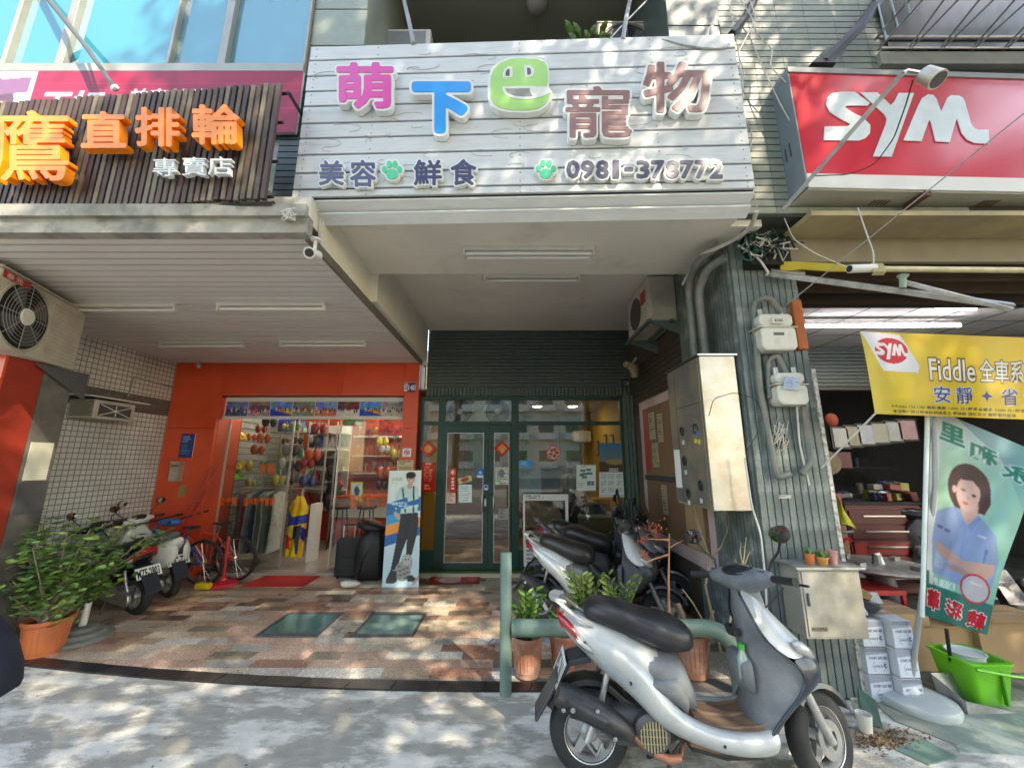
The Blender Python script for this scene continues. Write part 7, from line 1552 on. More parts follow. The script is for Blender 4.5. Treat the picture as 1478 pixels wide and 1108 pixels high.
# ---- lamp on an arm over the lightbox sign
fl = thing('sign_lamp', 'round steel floodlight on a long grey arm in front of the red lightbox sign', 'lamp', tuple(P(1130,305,2.6)))
a0, a1 = P(1129,304,2.58), P(1303,106,1.86); MB().tube([a0, a1], .018, 4).build('arm', M_('galvanised'), fl); MB().tube([a1, a1+V(.03,0,.02), a1+V(.12,0,.0)], .010, 8).build('joint', M_('steel'), fl)
lp = P(1340,110,1.82); dv = V(.28,-.45,-.85).normalized(); dv = V(.08,-.25,-.5).normalized()
MB().tube([lp-dv*.04, lp-dv*.03, lp+dv*.06, lp+dv*.07], [.025,.045,.048,.048], 20).build('lamp_head', M_('stainless_dirty'), fl, smooth=50); MB().tube([lp+dv*.0705, lp+dv*.072], .040, 18).build('lens', M_('dark_grey'), fl)
pipe('thin dark cable drooping from the floodlight to the lower edge of the lightbox sign', [P(1318,115,1.83), P(1308,150,1.95), P(1290,200,2.2), P(1262,238,2.35), P(1225,252,2.45), P(1172,254,2.5)], .004, 'cable_dark', 'cable', 'cable', 6)
# ---- struts above, window cage, upper clutter
def strut(label, pts, r, m=None, **k): return tag(MB().tube(pts, r, 6).build('strut', m or mat('strut_dark', (.035,.028,.024), .5, .2, var=.3), None), label, 'strut', **k)
strut('thick dark steel strut rising from the left end of the lightbox sign', [P(1188,92,2.66), P(1240,40,2.7), P(1290,-30,2.78)], .045)
st_ = thing('strut_clamp', 'bolted dark clamp plate at the foot of the thick strut', 'clamp', tuple(P(1195,82,2.64))); MB().prism([P(1172,90,2.62), P(1208,90,2.62), P(1222,70,2.66), P(1195,68,2.66)], (0,.05,0)).build('plate', mat('strut_dark', (.035,)*3), st_)
strut('dark slanting strut at the top right corner of the plank sign', [P(1056,50,2.55), P(1078,22,2.7), P(1098,-20,2.78)], .032)
strut('grey strut at the left above the plank sign', [P(597,64,2.50), P(590,30,2.7), P(580,-12,3.1)], .020, M_('grey_paint')); strut('grey strut at the right above the plank sign', [P(899,58,2.46), P(904,25,2.7), P(912,-12,3.1)], .020, M_('grey_paint')); strut('thin brace beside the right grey strut', [P(880,57,2.46), P(905,30,2.7), P(945,-10,3.0)], .008, M_('galvanised'))
cg = thing('window_cage', 'silver barred window cage at the top right corner', 'window cage', tuple(P(1380,40,2.4)))
ca = [P(1268,68,2.75), P(1306,27,2.30), P(1700,60,2.30), P(1700,72,2.8)]
zc_ = ca[0].z; x0_, x1_, y0_, y1_ = P(1266,70,2.78).x, 6.0, 2.28, 2.78
for y in (y0_, y1_-.02):
    for z in (zc_, zc_+.12, zc_+.9): MB().tube([V(x0_,y,z), V(x1_,y,z)], .012, 6).build('rail', M_('steel'), cg)
x = x0_; k = 0
while x < x1_: MB().tube([V(x,y0_,zc_), V(x,y0_,zc_+1.2)], .010, 6).build('bar', M_('steel'), cg); MB().tube([V(x,y0_,zc_), V(x+(.12 if k % 2 else -.0),y1_,zc_)], .008, 6).build('floor_bar', M_('steel'), cg); x += .14; k += 1
for k in range(5): MB().tube([V(x0_,y0_+.02+k*.1,zc_), V(x0_,y0_+.02+k*.1,zc_+1.2)], .010, 6).build('bar', M_('steel'), cg)
MB().tube([V(x0_,y0_,zc_+.12), V(x0_,y1_,zc_+.12)], .012, 6).build('rail', M_('steel'), cg)
MB().bx(x0_+.1, x1_, 2.775, 2.785, zc_+.02, 8).build('dark_window', mat('dim_window', (.02,.022,.022), .15), cg)
MB().bx(P(1262,72,YF).x, 6, YF-.035, YF+.02, zc_-.16, zc_-.03).build('sill', mat('sill_conc', (.32,.31,.26), .8, var=.2), cg)
# upper balcony things
ua = thing('condenser', 'grey slatted air conditioner at the left of the balcony above the plank sign', 'air conditioner', tuple(P(583,55,3.4))); a, b = P(548,66,3.3), P(622,42,3.3)
MB().bx(a.x, b.x, 3.3, 3.6, a.z-.35, b.z).build('case', M_('white_plastic'), ua, bevel=.01); MB().bx(a.x+.05, b.x-.05, 3.29, 3.299, a.z-.3, b.z-.04).build('grille', M_('grey_paint'), ua)
u2 = air_unit('condenser', 'cream air conditioner at the right of the balcony behind the plant', .85, .60, .3, slats=False); a = P(862,33,3.3); u2.location = (a.x, 3.3, a.z-.6)
bl = thing('ceiling_lamp', 'round glass lamp on the balcony ceiling', 'lamp', tuple(P(775,4,3.55))); q = PZ(775,2,6.88); MB().lathe([(.13,0),(.13,-.03),(.10,-.10),(.05,-.13),(.001,-.135)], 20, q).build('globe', mat('lamp_glass_dull', (.35,.35,.32), .2, coat=.5), bl, smooth=60)
pl_ = thing('balcony_plant', 'green leaves of a plant peeping over the right part of the plank sign', 'plant', tuple(P(855,55,2.9)))
def leaf(mb, base, tip, w, up=V(0,0,1)):
    base, tip = Vector(base), Vector(tip); d = tip-base; s = d.cross(up); s = s.normalized() if s.length > 1e-6 else V(1,0,0); n = s.cross(d).normalized()*w*.25; m1, m2 = base+d*.35, base+d*.7
    mb.add([base, m1+s*w*.5, m1-n, m1-s*w*.5, m2+s*w*.42, m2-n, m2-s*w*.42, tip], [(0,1,2),(0,2,3),(1,4,5,2),(2,5,6,3),(4,7,5),(5,7,6)])
lm = mat('leaf_bright', (.09,.19,.03), .45, var=.25, rand=.1); lm2 = mat('leaf_deep', (.035,.10,.03), .4, var=.3); lm3 = mat('leaf_yellowish', (.20,.28,.05), .45, var=.25)
f = MB(); rs = random.Random(6)
for k in range(26): b_ = P(rs.uniform(830,880), rs.uniform(50,64), 2.9); leaf(f, b_, b_+V(rs.uniform(-.12,.12), rs.uniform(-.08,.08), rs.uniform(.02,.16)), .07)
tag(f.build('leaves', lm, pl_), kind='stuff')
pipe('white insulated hose arching at the right end of the balcony', [P(968,56,3.2), P(985,25,3.2), P(1005,6,3.1), P(1022,20,2.9), P(1030,54,2.75)], .022, 'cable_white', 'hose', 'hose', 8)
pipe('grey hose lying along the top of the plank sign', [P(955,57,2.45), P(985,66,2.44), P(1020,71,2.43), P(1048,70,2.43)], .009, 'galvanised', 'hose', 'hose', 6)
rs = random.Random(12); k = 0
for x0_, y0_, x1_2, y1_2 in ((1052,0,1095,300),(1060,20,1140,180),(1075,0,1130,120),(1050,60,1088,230),(1090,0,1060,130)):
    pts = [P(x0_+(x1_2-x0_)*f_+rs.uniform(-9,9), y0_+(y1_2-y0_)*f_, 2.70-.03*k) for f_ in (0,.2,.4,.6,.8,1)]
    k += 1; pipe(['long pale cable dropping beside the plank sign to the pillar','thin pale cable slanting from the top towards the lightbox sign','upper pale cable between plank sign and lightbox sign','short pale cable close to the right edge of the plank sign','pale cable crossing the others at the top right of the plank sign'][k-1], pts, .005, 'cable_white', 'cable', 'cable', 5)
tg = MB(); 
for k in range(14):
    pts = [P(405+rs.uniform(0,22), 300+rs.uniform(0,20), 2.35+rs.uniform(-.05,.05)) for _ in range(4)]; tg.tube(pts, .005, 5)
tag(tg.build('cable_tie_bundle', M_('cable_white'), None), 'tangled pale wires between the slatted sign and the plank sign', 'wires')
# ---- flag banner with a woman
FW, FH = 150, 330
c = Canvas(FW, FH, (.80,.86,.86)); c.grad(lambda x, y: y*1.1+.1*x, (.78,.86,.88), (.45,.72,.66)); c.noise(.06, 6)
c.poly([(.25,0),(1,0),(1,.35),(.7,.12)], (.38,.60,.66), .7); c.ell(.55,.50,.62,.36,(.55,.80,.70),.6, .3); c.ell(.25,.45,.3,.28,(.72,.86,.66),.5,.5); c.rect(0,0,.10,1,(.84,.88,.90)); c.rect(.0,.84,1,1,(.10,.42,.36)); c.rect(0,.78,.04,1,(.1,.42,.36))
for ch, x0, x1, y0, y1 in (('里', .10,.33,.045,.13), ('和', .40,.65,.085,.165), ('永', .72,.98,.12,.20)):
    c.text(ch, x0, y0, x1, y1, (.88,.93,.92), .08, mirror=True); c.text(ch, x0, y0, x1, y1, (.10,.48,.40), .035, mirror=True)
SH = (.52,.62,.80); SK = (.80,.64,.60); HR = (.27,.17,.17)
c.poly([(.08,.78),(.06,.62),(.10,.48),(.28,.43),(.42,.42),(.60,.44),(.80,.50),(.92,.62),(.92,.75),(.85,.78),(.6,.80)], SH)
c.ell(.42,.325,.22,.125,HR).poly([(.20,.32),(.23,.39),(.32,.405),(.62,.42),(.66,.36),(.62,.27)], HR)
c.poly([(.34,.38),(.54,.38),(.56,.45),(.46,.50),(.36,.45)], SK); c.ell(.415,.345,.125,.085,(.84,.69,.66)); c.ell(.27,.345,.025,.018,(.84,.69,.66))
c.poly([(.34,.23),(.60,.26),(.60,.37),(.52,.30),(.44,.275),(.33,.29)], HR); c.ell(.36,.335,.025,.006,(.25,.16,.16)).ell(.475,.345,.025,.006,(.25,.16,.16)); c.ell(.40,.395,.035,.007,(.72,.38,.40)); c.ell(.42,.365,.012,.01,(.74,.55,.52))
c.poly([(.28,.43),(.36,.43),(.44,.50),(.38,.52)], (.46,.56,.76)).poly([(.60,.44),(.56,.43),(.46,.50),(.50,.53)], (.46,.56,.76)).rect(.44,.50,.45,.74,(.42,.52,.72)); c.rect(.60,.52,.70,.53,(.85,.88,.92)); c.ell(.15,.55,.04,.008,(.3,.35,.5)).ell(.24,.555,.04,.008,(.3,.35,.5))
c.poly([(.72,.58),(.74,.70),(.76,.58)], (.36,.46,.66)).poly([(.28,.60),(.30,.66),(.31,.60)], (.42,.52,.72))
c.poly([(.12,.62),(.35,.655),(.55,.68),(.50,.71),(.28,.70),(.12,.67)], (.78,.60,.57)).poly([(.50,.67),(.88,.64),(.90,.69),(.80,.74),(.50,.72)], (.80,.63,.58)).poly([(.12,.67),(.25,.70),(.22,.75),(.10,.75)], (.62,.72,.86)).poly([(.25,.71),(.5,.715),(.7,.74),(.6,.745),(.3,.735)], (.70,.52,.50))
c.ell(.70,.79,.215,.075,(.78,.12,.18)).ell(.70,.79,.19,.065,(.72,.72,.76)).rect(.6,.76,.78,.767,(.88,.88,.9))
c.blur(2); c.ell(.37,.35,.06,.05,(.90,.78,.75),.35,.9); c.ell(.45,.57,.2,.08,(.62,.70,.86),.35,.9); c.noise(.05, 20); c.a = c.a*.90+.085
c.text('現任里長', .10,.80,.42,.835, (.86,.93,.90), .05, mirror=True)
for ch, x0, x1, y0, y1 in (('華', .03,.20,.865,.955), ('彩', .32,.55,.885,.965), ('賴', .66,.92,.90,.98)):
    c.text(ch, x0, y0, x1, y1, (.93,.90,.88), .09, mirror=True); c.text(ch, x0, y0, x1, y1, (.80,.10,.18), .045, mirror=True)
def flag(u, v):
    L0, L1 = (1344,588), (1336,888); R0, R1 = (1492,650), (1425,916)
    x0_, y0_ = L0[0]+(L1[0]-L0[0])*v, L0[1]+(L1[1]-L0[1])*v; xr_ = R0[0]+(R1[0]-R0[0])*v + 12*math.sin(v*5.2)*(1-v) ; yr_ = R0[1]+(R1[1]-R0[1])*v
    Y = 2.72+.07*math.sin(u*3.0+v*2)+.02*math.sin(u*10+v*7)-.05*u
    return P(x0_+(xr_-x0_)*u, y0_+(yr_-y0_)*u, Y)
fb_ = thing('flag_banner', 'tall pale green fabric banner showing a woman in a blue shirt, seen from behind', 'flag banner', tuple(PZ(1325,1015,0)))
c.sheet('fabric', flag, fb_, print_mat('cloth_print2', .6, .35))
bc = PZ(1324, 1018, .0); MB().tube([V(bc.x-.03, bc.y, .09), P(1350,700,2.74), P(1348,590,2.74)], [.016,.014,.012], 10).build('pole', M_('grey_paint'), fb_, smooth=60)
MB().tube([P(1339,590,2.745), P(1331,890,2.745)], [.014,.012], 8).build('sleeve', mat('sleeve_cloth', (.62,.70,.68), .7), fb_, smooth=60)
MB().lathe([(.001,0),(.205,0),(.215,.03),(.205,.055),(.14,.075),(.05,.085),(.001,.086)], 36, (bc.x, bc.y, .002)).build('water_base', mat('base_plastic', (.40,.44,.44), .45, var=.06, col2=(.45,.50,.48), mixs=3), fb_, smooth=50); MB().lathe([(.045,.08),(.05,.10),(.03,.13),(.001,.131)], 16, (bc.x-.03, bc.y, .002)).build('cap', M_('white_plastic'), fb_, smooth=50)
# ---- boxes and bits in front of the repair shop
def carton(name, label, x0, x1, y0, y1, h, m, rot=0, prints=None, z0=.003, flaps=False, cat='box', group=None):
    t = thing(name, label, cat, ((x0+x1)/2, (y0+y1)/2, z0), group); cx, cy = (x0+x1)/2, (y0+y1)/2; w, d = x1-x0, y1-y0
    MB().box((cx, cy, z0+h/2), (w, d, h)).build('box', m, t, bevel=.004); MB().box((cx, cy, z0+h+.001), (w*.98, .04, .002)).build('tape', mat('tape', (.45,.33,.2), .3), t)
    if flaps:
        MB().prism([V(x0,y0,z0+h),V(x1,y0,z0+h),V(x1-.02,y0-.10,z0+h+.04),V(x0+.02,y0-.10,z0+h+.04)], (0,0,.004)).build('flap', m, t); MB().prism([V(x0,y0,z0+h),V(x0,y1,z0+h),V(x0-.10,y1-.02,z0+h+.05),V(x0-.10,y0+.02,z0+h+.05)], (0,0,.004)).build('flap', m, t)
    if prints is not None: prints.sheet('print', quadmap(V(x0+.002,y0-.002,z0+h-.002),V(x1-.002,y0-.002,z0+h-.002),V(x1-.002,y0-.002,z0+.002),V(x0+.002,y0-.002,z0+.002)), t)
    t.rotation_euler = (0,0,rot); return t
def blueprint(k):
    c = Canvas(70, 52, (.80,.83,.88)); c.rect(0,0,1,.16,(.45,.47,.52)) if k % 2 else None; c.poly([(0,.0),(1,.0),(1,.2),(0,.3)], (.52,.54,.60), .7)
    c.text('HONEY AND BEE', .15,.34,.95,.44,(.2,.22,.35),.02); c.ell(.55,.70,.30,.22,(.55,.6,.72)).ell(.55,.70,.27,.20,(.80,.83,.88)); c.rect(.4,.48,.72,.92,(.80,.83,.88)); c.text('aroma & C', .32,.63,.80,.74,(.2,.22,.35),.01); c.text('C', .78,.6,.88,.74,(.15,.17,.3),.05); return c
wb = mat('white_carton', (.55,.57,.60), .7, var=.08)
bx0 = P(1246, 960, 3.05).x; bx1 = P(1278,960,3.05).x; bx2 = P(1318,960,3.0).x
g0 = 'white printed cartons in a stack'
for k in range(3): carton('carton', ['bottom','middle','top'][k]+' white printed carton of the left column in front of the repair shop', bx0+.0, bx1, 3.02, 3.26, .165, wb, 0, blueprint(k), .003+k*.171, group=g0)
for k in range(3): carton('carton', ['bottom','middle','top'][k]+' white printed carton of the right column in front of the repair shop', bx1+.01, bx2, 2.96, 3.22, .172, wb, 0, blueprint(k+1), .003+k*.178, group=g0)
tr = []
rs = random.Random(31)
tm = [mat('trash_card', (.40,.25,.10), .8, var=.2), mat('trash_white', (.62,.66,.70), .5, var=.1), mat('trash_dark', (.05,.055,.07), .5), mat('trash_red', (.45,.06,.05), .6), mat('trash_grey', (.30,.32,.33), .5)]
for k, (dx, dy, dz, sx_, sy_, sz_, mi, lb) in enumerate(((-.02,.16,.62,.20,.15,.09,0,'crushed brown carton on top of the white carton stack'),(.10,.10,.66,.15,.10,.06,0,'small brown box lying tilted on the carton stack'),(.02,.02,.58,.13,.09,.08,1,'white plastic wrapper on the carton stack'),(.14,.06,.58,.14,.10,.05,2,'dark crushed packet on the right of the carton stack'),(.20,.12,.60,.12,.12,.08,4,'grey crumpled bag on the right of the carton stack'),(.06,.14,.61,.08,.06,.05,3,'small red packet in the litter on the carton stack'))):
    b = MB(); b.box((bx0+dx+.02, 3.05+dy, dz), (sx_, sy_, sz_), Matrix.Rotation(rs.uniform(-.6,.6),3,'X') @ Matrix.Rotation(rs.uniform(-.5,.5),3,'Y') @ Matrix.Rotation(rs.uniform(0,1.5),3,'Z'))
    b.v = [(x+rs.uniform(-.02,.02), y+rs.uniform(-.02,.02), z+rs.uniform(-.015,.015)) for x, y, z in b.v]; o = tag(b.build('litter', tm[mi], None, bevel=.008), lb, 'litter', 'litter on the white cartons')
cb_ = M_('cardboard')
def cpx(name, label, x0, y0, x1, y1, Y, d, flaps=False, **k): a, b = P(x0, y1, Y), P(x1, y0, Y); return carton(name, label, a.x, b.x, Y, Y+d, b.z-.003, cb_, 0, None, .003, flaps, **k)
G3 = 'brown cardboard boxes of the repair shop'
cpx('carton', 'tall brown cardboard box behind the white cartons', 1222, 886, 1340, 985, 3.42, .35, group=G3)
cpx('carton', 'wide brown cardboard box behind the flag banner foot', 1343, 905, 1424, 985, 3.45, .3, True, group=G3)
cpx('carton', 'open brown cardboard box at the right picture edge behind the green bucket', 1428, 898, 1540, 985, 3.40, .4, True, group=G3)
# green mop bucket
bk = thing('mop_bucket', 'bright green rectangular mop bucket with a spinner basket', 'bucket', (3.33, 3.12, 0)); gm_ = mat('bucket_green', (.13,.50,.02), .35, var=.05, coat=.3)
def rr_ring(x0, x1, y0, y1, z, r=.04, n=4):
    out = []
    for cx, cy, a0 in ((x1-r,y1-r,0),(x0+r,y1-r,90),(x0+r,y0+r,180),(x1-r,y0+r,270)):
        for k in range(n+1): a = R(a0+90*k/n); out.append(V(cx+r*math.cos(a), cy+r*math.sin(a), z))
    return out
ba_, bb_ = 3.10, 3.40
MB().loft([rr_ring(ba_+.03,bb_-.03,2.98,3.21,.003), rr_ring(ba_,bb_,2.95,3.24,.25), rr_ring(ba_-.01,bb_+.01,2.94,3.25,.255), rr_ring(ba_-.01,bb_+.01,2.94,3.25,.27), rr_ring(ba_+.015,bb_-.015,2.965,3.225,.27), rr_ring(ba_+.03,bb_-.03,2.98,3.21,.16)]).build('bucket', gm_, bk, smooth=40)
MB().lathe([(.10,.272),(.11,.285),(.10,.285),(.085,.18),(.001,.175)], 24, (ba_+.14, 3.10, .0)).build('spinner_basket', mat('basket_white', (.62,.68,.66), .4), bk, smooth=40)
MB().tube([V(ba_+.02,2.935,.24), V(ba_+.2,2.90,.22), V(bb_+.03,2.92,.2)], .009, 8).build('handle', gm_, bk); MB().bx(ba_+.19, ba_+.2, 2.944, 2.965, .02, .22).build('rib', mat('bucket_dark', (.05,.25,.01), .5), bk)
# dustpan
dp = thing('dustpan', 'long-handled galvanised dustpan on the floor in front of the green bucket', 'dustpan', tuple(PZ(1400,1028,0)))
dpt = [PZ(1358,1018,.0), PZ(1412,1032,.0), PZ(1472,1029,.0), PZ(1440,1000,.0), PZ(1362,988,.0)]
MB().prism([p+V(0,0,.004) for p in (PZ(1357,1012,0), PZ(1398,1032,0), PZ(1472,1030,0), PZ(1420,1005,0))], (0,0,.004)).build('pan', M_('galvanised'), dp)
q = [PZ(1357,1012,0), PZ(1398,1032,0), PZ(1420,1005,0)]; MB().prism([q[0]+V(0,0,.008), q[1]+V(0,0,.008), PZ(1466,1029.5,0)+V(0,0,.008), q[1]+V(.0,.0,.08), q[0]+V(.0,.03,.16)], (0,.004,0)).build('side_wall', M_('galvanised'), dp)
MB().prism([q[0]+V(0,0,.008), q[0]+V(0,.03,.16), PZ(1425,1004,0)+V(0,.03,.13), PZ(1425,1004,0)+V(0,0,.008)], (0,.004,0)).build('back_wall', M_('galvanised'), dp)
MB().tube([PZ(1380,1000,0)+V(0,0,.1), P(1366,908,3.0)], .011, 8).build('handle', M_('black_metal'), dp)
# cups, scraps, leaves
def cup(label, px, py, r, h, m, tilt=0):
    q = PZ(px, py, .003); b = MB().lathe([(.001,.002),(r*.75,.0),(r,h),(r*.93,h),(r*.7,.01),(.001,.012)], 18, (0,0,0)); o = b.build('paper_cup', m, None, smooth=40); o.location = q; o.rotation_euler = (tilt, tilt*.5, 0); return tag(o, label, 'cup')
cup('white paper cup standing in the sun beside the front wheel', 1250, 1056, .042, .10, mat('cup_white', (.72,.70,.64), .6)); cup('second dusty white cup behind the sunny paper cup', 1242, 1034, .038, .09, mat('cup_cream', (.55,.52,.44), .6))
q = PZ(1256, 1045, .003); tag(MB().prism([q+V(-.04,0,0), q+V(.05,-.03,0), q+V(.06,0,.13), q+V(.0,.05,.17), q+V(-.02,.04,.10)], (.006,.012,0)).build('pot_shard', mat('shard_green', (.05,.12,.09), .5), None), 'curved dark green shard of a broken pot beside the white cups', 'shard')
for k, (pts, lb) in enumerate((([(1292,1082),(1330,1066),(1382,1092),(1340,1104)], 'flat green scrap sheet on the ground near the bottom right'), ([(1248,1000),(1340,1030),(1382,1076),(1290,1040)], 'worn grey board edge lying before the carton stack'))):
    tag(MB().prism([PZ(a, b, .003) for a, b in pts], (0,0,.006)).build('scrap_sheet', [mat('scrap_green', (.13,.22,.17), .6, var=.3), mat('scrap_grey', (.22,.24,.20), .7, var=.3)][k], None), lb, 'scrap')
f = MB(); rs = random.Random(77)
for k in range(420):
    p = PZ(rs.gauss(1275,28), rs.gauss(1066,9), .004); a = rs.uniform(0,6.28); l = rs.uniform(.01,.028); f.mat(k % 3); leaf(f, p, p+V(math.cos(a)*l, math.sin(a)*l, rs.uniform(0,.012)), l*.5)
tag(f.build('dry_leaves', [mat('leaf_dry', (.25,.14,.06), .8), mat('leaf_dry2', (.38,.27,.12), .8), mat('leaf_dry3', (.14,.06,.03), .8)], None), 'scatter of dry leaves and grit on the ground beside the front wheel', 'leaf litter', kind='stuff')
struct(MB().prism([PZ(1340,1032,.001)+V(0,0,.001), PZ(1500,1025,.001), PZ(1620,1100,.001), PZ(1385,1085,.001)], (0,0,.004)), 'worn_green_floor', mat('worn_green', (.24,.30,.25), .55, var=.25, scale=5, col2=(.42,.45,.38), mixs=5))
struct(MB().quad((2.0,-.6,.0015),(9,-.6,.0015),(9,3.05,.0015),(2.0,3.05,.0015)), 'right_pavement', M_('concrete_ground'))
struct(MB().quad((1.0,2.2,.003),(2.6,1.9,.003),(2.6,2.9,.003),(1.0,2.9,.003)) if False else MB().quad((2.6,1.0,.004),(6,1.0,.004),(6,2.45,.004),(2.9,2.45,.004)), 'asphalt_patch', M_('asphalt'))
# ---- inside the repair shop
def ib(name, label, cat, x0, y0, x1, y1, Y, d, m, **k): a, b = P(x0, y1, Y), P(x1, y0, Y); return tag(MB().bx(a.x, b.x, Y, Y+d, a.z, b.z).build(name, m, None, bevel=.01), label, cat, **k)
dr = mat('cabinet_red', (.11,.006,.006), .5)
tc_ = thing('tool_cabinet', 'dark red tool cabinet in the middle of the repair shop', 'tool cabinet', tuple(P(1280,830,5.2))); a, b = P(1236,835,5.2), P(1330,728,5.2)
MB().bx(a.x, b.x, 5.2, 5.8, .02, b.z).build('body', dr, tc_, bevel=.01)
for k in range(5): z = .1+k*(b.z-.15)/5; MB().bx(a.x+.03, b.x-.03, 5.185, 5.199, z, z+(b.z-.15)/5-.02).build('drawer', dr, tc_, bevel=.004); MB().bx(a.x+.2, b.x-.2, 5.17, 5.184, z+.09, z+.105).build('drawer_pull', M_('steel'), tc_)
MB().bx(a.x-.02, b.x+.02, 5.18, 5.82, b.z, b.z+.03).build('worktop', M_('black_rubber'), tc_)
tt = thing('tyre_changer', 'round steel tyre changer table in the repair shop behind the steel cabinet', 'tyre changer', tuple(P(1268,850,4.2))); q = P(1268,815,4.1)
MB().lathe([(.10,-.06),(.42,-.02),(.44,0),(.40,.015),(.001,.02)], 32, q).build('turntable', M_('galvanised'), tt, smooth=40); MB().lathe([(.12,-q.z+.005),(.14,-q.z+.2),(.10,-.06)], 16, q).build('pedestal', M_('dark_grey'), tt, smooth=40); MB().tube([q+V(0,0,.02), q+V(0,0,.09), q+V(.03,0,.10)], [.05,.04,.02], 10).build('centre_cone', M_('steel'), tt)
for k in range(4): a_ = k*1.57+.4; MB().box(q+V(math.cos(a_)*.3, math.sin(a_)*.3, .03), (.10,.05,.04), Matrix.Rotation(a_,3,'Z')).build('jaw', M_('steel'), tt)
ar_ = thing('red_table', 'low red steel table in front of the tyre changer', 'table', tuple(P(1265,900,3.9))); a, b = P(1225,890,3.75), P(1308,852,3.75)
MB().bx(a.x, b.x, 3.75, 4.15, b.z-.04, b.z).build('top', mat('table_red', (.45,.03,.03), .4), ar_)
for xx in (a.x+.02, b.x-.02):
    for y in (3.77, 4.13): MB().bx(xx-.015, xx+.015, y-.015, y+.015, .002, b.z-.041).build('leg', mat('table_red', (.45,)*3), ar_)
fp = [(1205,1223),(1224,1240),(1241,1259),(1262,1280),(1283,1299),(1300,1320)]
for k, (x0_, x1_2) in enumerate(fp):
    y = 618-k*2.2; t = thing('framed_certificate', ['first','second','third','fourth','fifth','sixth'][k]+' framed paper from the left in the row on the repair shop wall', 'picture', tuple(P(x0_, y+26, 6.2)), 'framed papers on the back wall'); a, b = P(x0_, y+27, 6.2), P(x1_2-1, y, 6.2)
    MB().bx(a.x-.03, b.x+.03, 6.2, 6.23, a.z-.03, b.z+.03).build('frame', M_('black_plastic'), t); MB().bx(a.x, b.x, 6.19, 6.199, a.z, b.z).build('paper', mat('cert_%d' % k, [(.55,.55,.5),(.42,.38,.28),(.55,.56,.6),(.5,.47,.38),(.5,.52,.5),(.55,.35,.35)][k], .6), t)
ib('red_case', 'dark red case high on the left of the repair shop', 'case', 1205, 652, 1228, 676, 5.0, .3, dr); ib('wooden_stand', 'brown wooden frame piece beside the pillar in the repair shop', 'stand', 1206, 758, 1222, 805, 4.6, .1, M_('wood_brown'))
bsx = P(1199,668,4.4); tag(MB().lathe([(.12,0),(.14,.05),(.13,.08),(.001,.09)], 20, bsx, 'y').build('round_basket', mat('basket', (.30,.22,.14), .8, var=.3), None, smooth=50), 'round woven basket lid hanging just behind the pillar', 'basket')
ct_ = MB(); q = P(1204,712,3.9)
rows = []
for j in range(7):
    v_ = j/6; rows.append([P(1203+12*u_+22*v_*u_+12*v_*v_, 712+6*u_*u_*3+44*v_, 3.95+.04*math.sin(u_*6+v_*4)) for u_ in (0,.25,.5,.75,1)])
ct_.loft(rows, False, False); tag(ct_.build('yellow_cloth', mat('cloth_lime', (.50,.52,.03), .7), None, smooth=180), 'lime yellow cloth draped over a red stand just behind the pillar', 'cloth'); ib('red_stand', 'red stand under the lime yellow cloth', 'stand', 1201, 712, 1214, 745, 4.05, .12, mat('table_red', (.45,)*3))
for k, (px, py) in enumerate(((1178,612),(1200,606))): tag(MB().ell(P(px,py,5.6), (.10,.04,.10), 14, 8).build('paper_lantern', mat('lantern_red', (.35,.05,.02), .6), None, smooth=180), ['left','right'][k]+' dim red paper ornament on the wall of the repair shop', 'ornament', 'red ornaments in the repair shop')
for k, (x, y, z) in enumerate(((2.95,4.9,.07),(2.96,4.88,.19),(2.93,4.92,.31))):
    tag(MB().lathe([(.16,-.05),(.24,-.055),(.27,-.03),(.27,.03),(.24,.055),(.16,.05)], 28, (x, y, z), 'z', False).build('tyre', M_('black_rubber'), None, smooth=40), ['bottom','middle','top'][k]+' tyre in the stack behind the pillar in the repair shop', 'tyre', 'stacked tyres')
rs = random.Random(50)
for k in range(16):
    cw = P(1330,728,5.2); q = V(rs.uniform(P(1240,728,5.2).x, cw.x), rs.uniform(5.25,5.7), cw.z+.09+(.12 if k % 3 == 0 else 0)); cl_, nm = [((.35,.34,.30),'beige'),((.30,.05,.03),'red'),((.05,.08,.2),'blue'),((.35,.30,.05),'yellow'),((.12,.12,.12),'black')][k % 5]
    tag(MB().box(q, (rs.uniform(.06,.16), .1, rs.uniform(.05,.14)), Matrix.Rotation(rs.uniform(-.3,.3),3,'Y')).build('small_parts_box', mat('part_'+nm, cl_, .5), None, bevel=.008), ORD[k//5 if k < 15 else 3]+' small '+nm+' parts box heaped above the red tool cabinet', 'box', 'small boxes above the tool cabinet')
for k in range(5):
    x = 3.0+k*.35; tag(MB().tube([V(x,8.3,2.5), V(x+.05,8.2,1.9), V(x+.12,8.3,1.5), V(x+.22,8.25,1.95), V(x+.2,8.35,2.5)], .02, 6).build('hanging_hose', M_('black_rubber'), None, smooth=60), ORD[k]+' black hose from the left on the back wall of the repair shop', 'hose', 'hoses on the back wall')
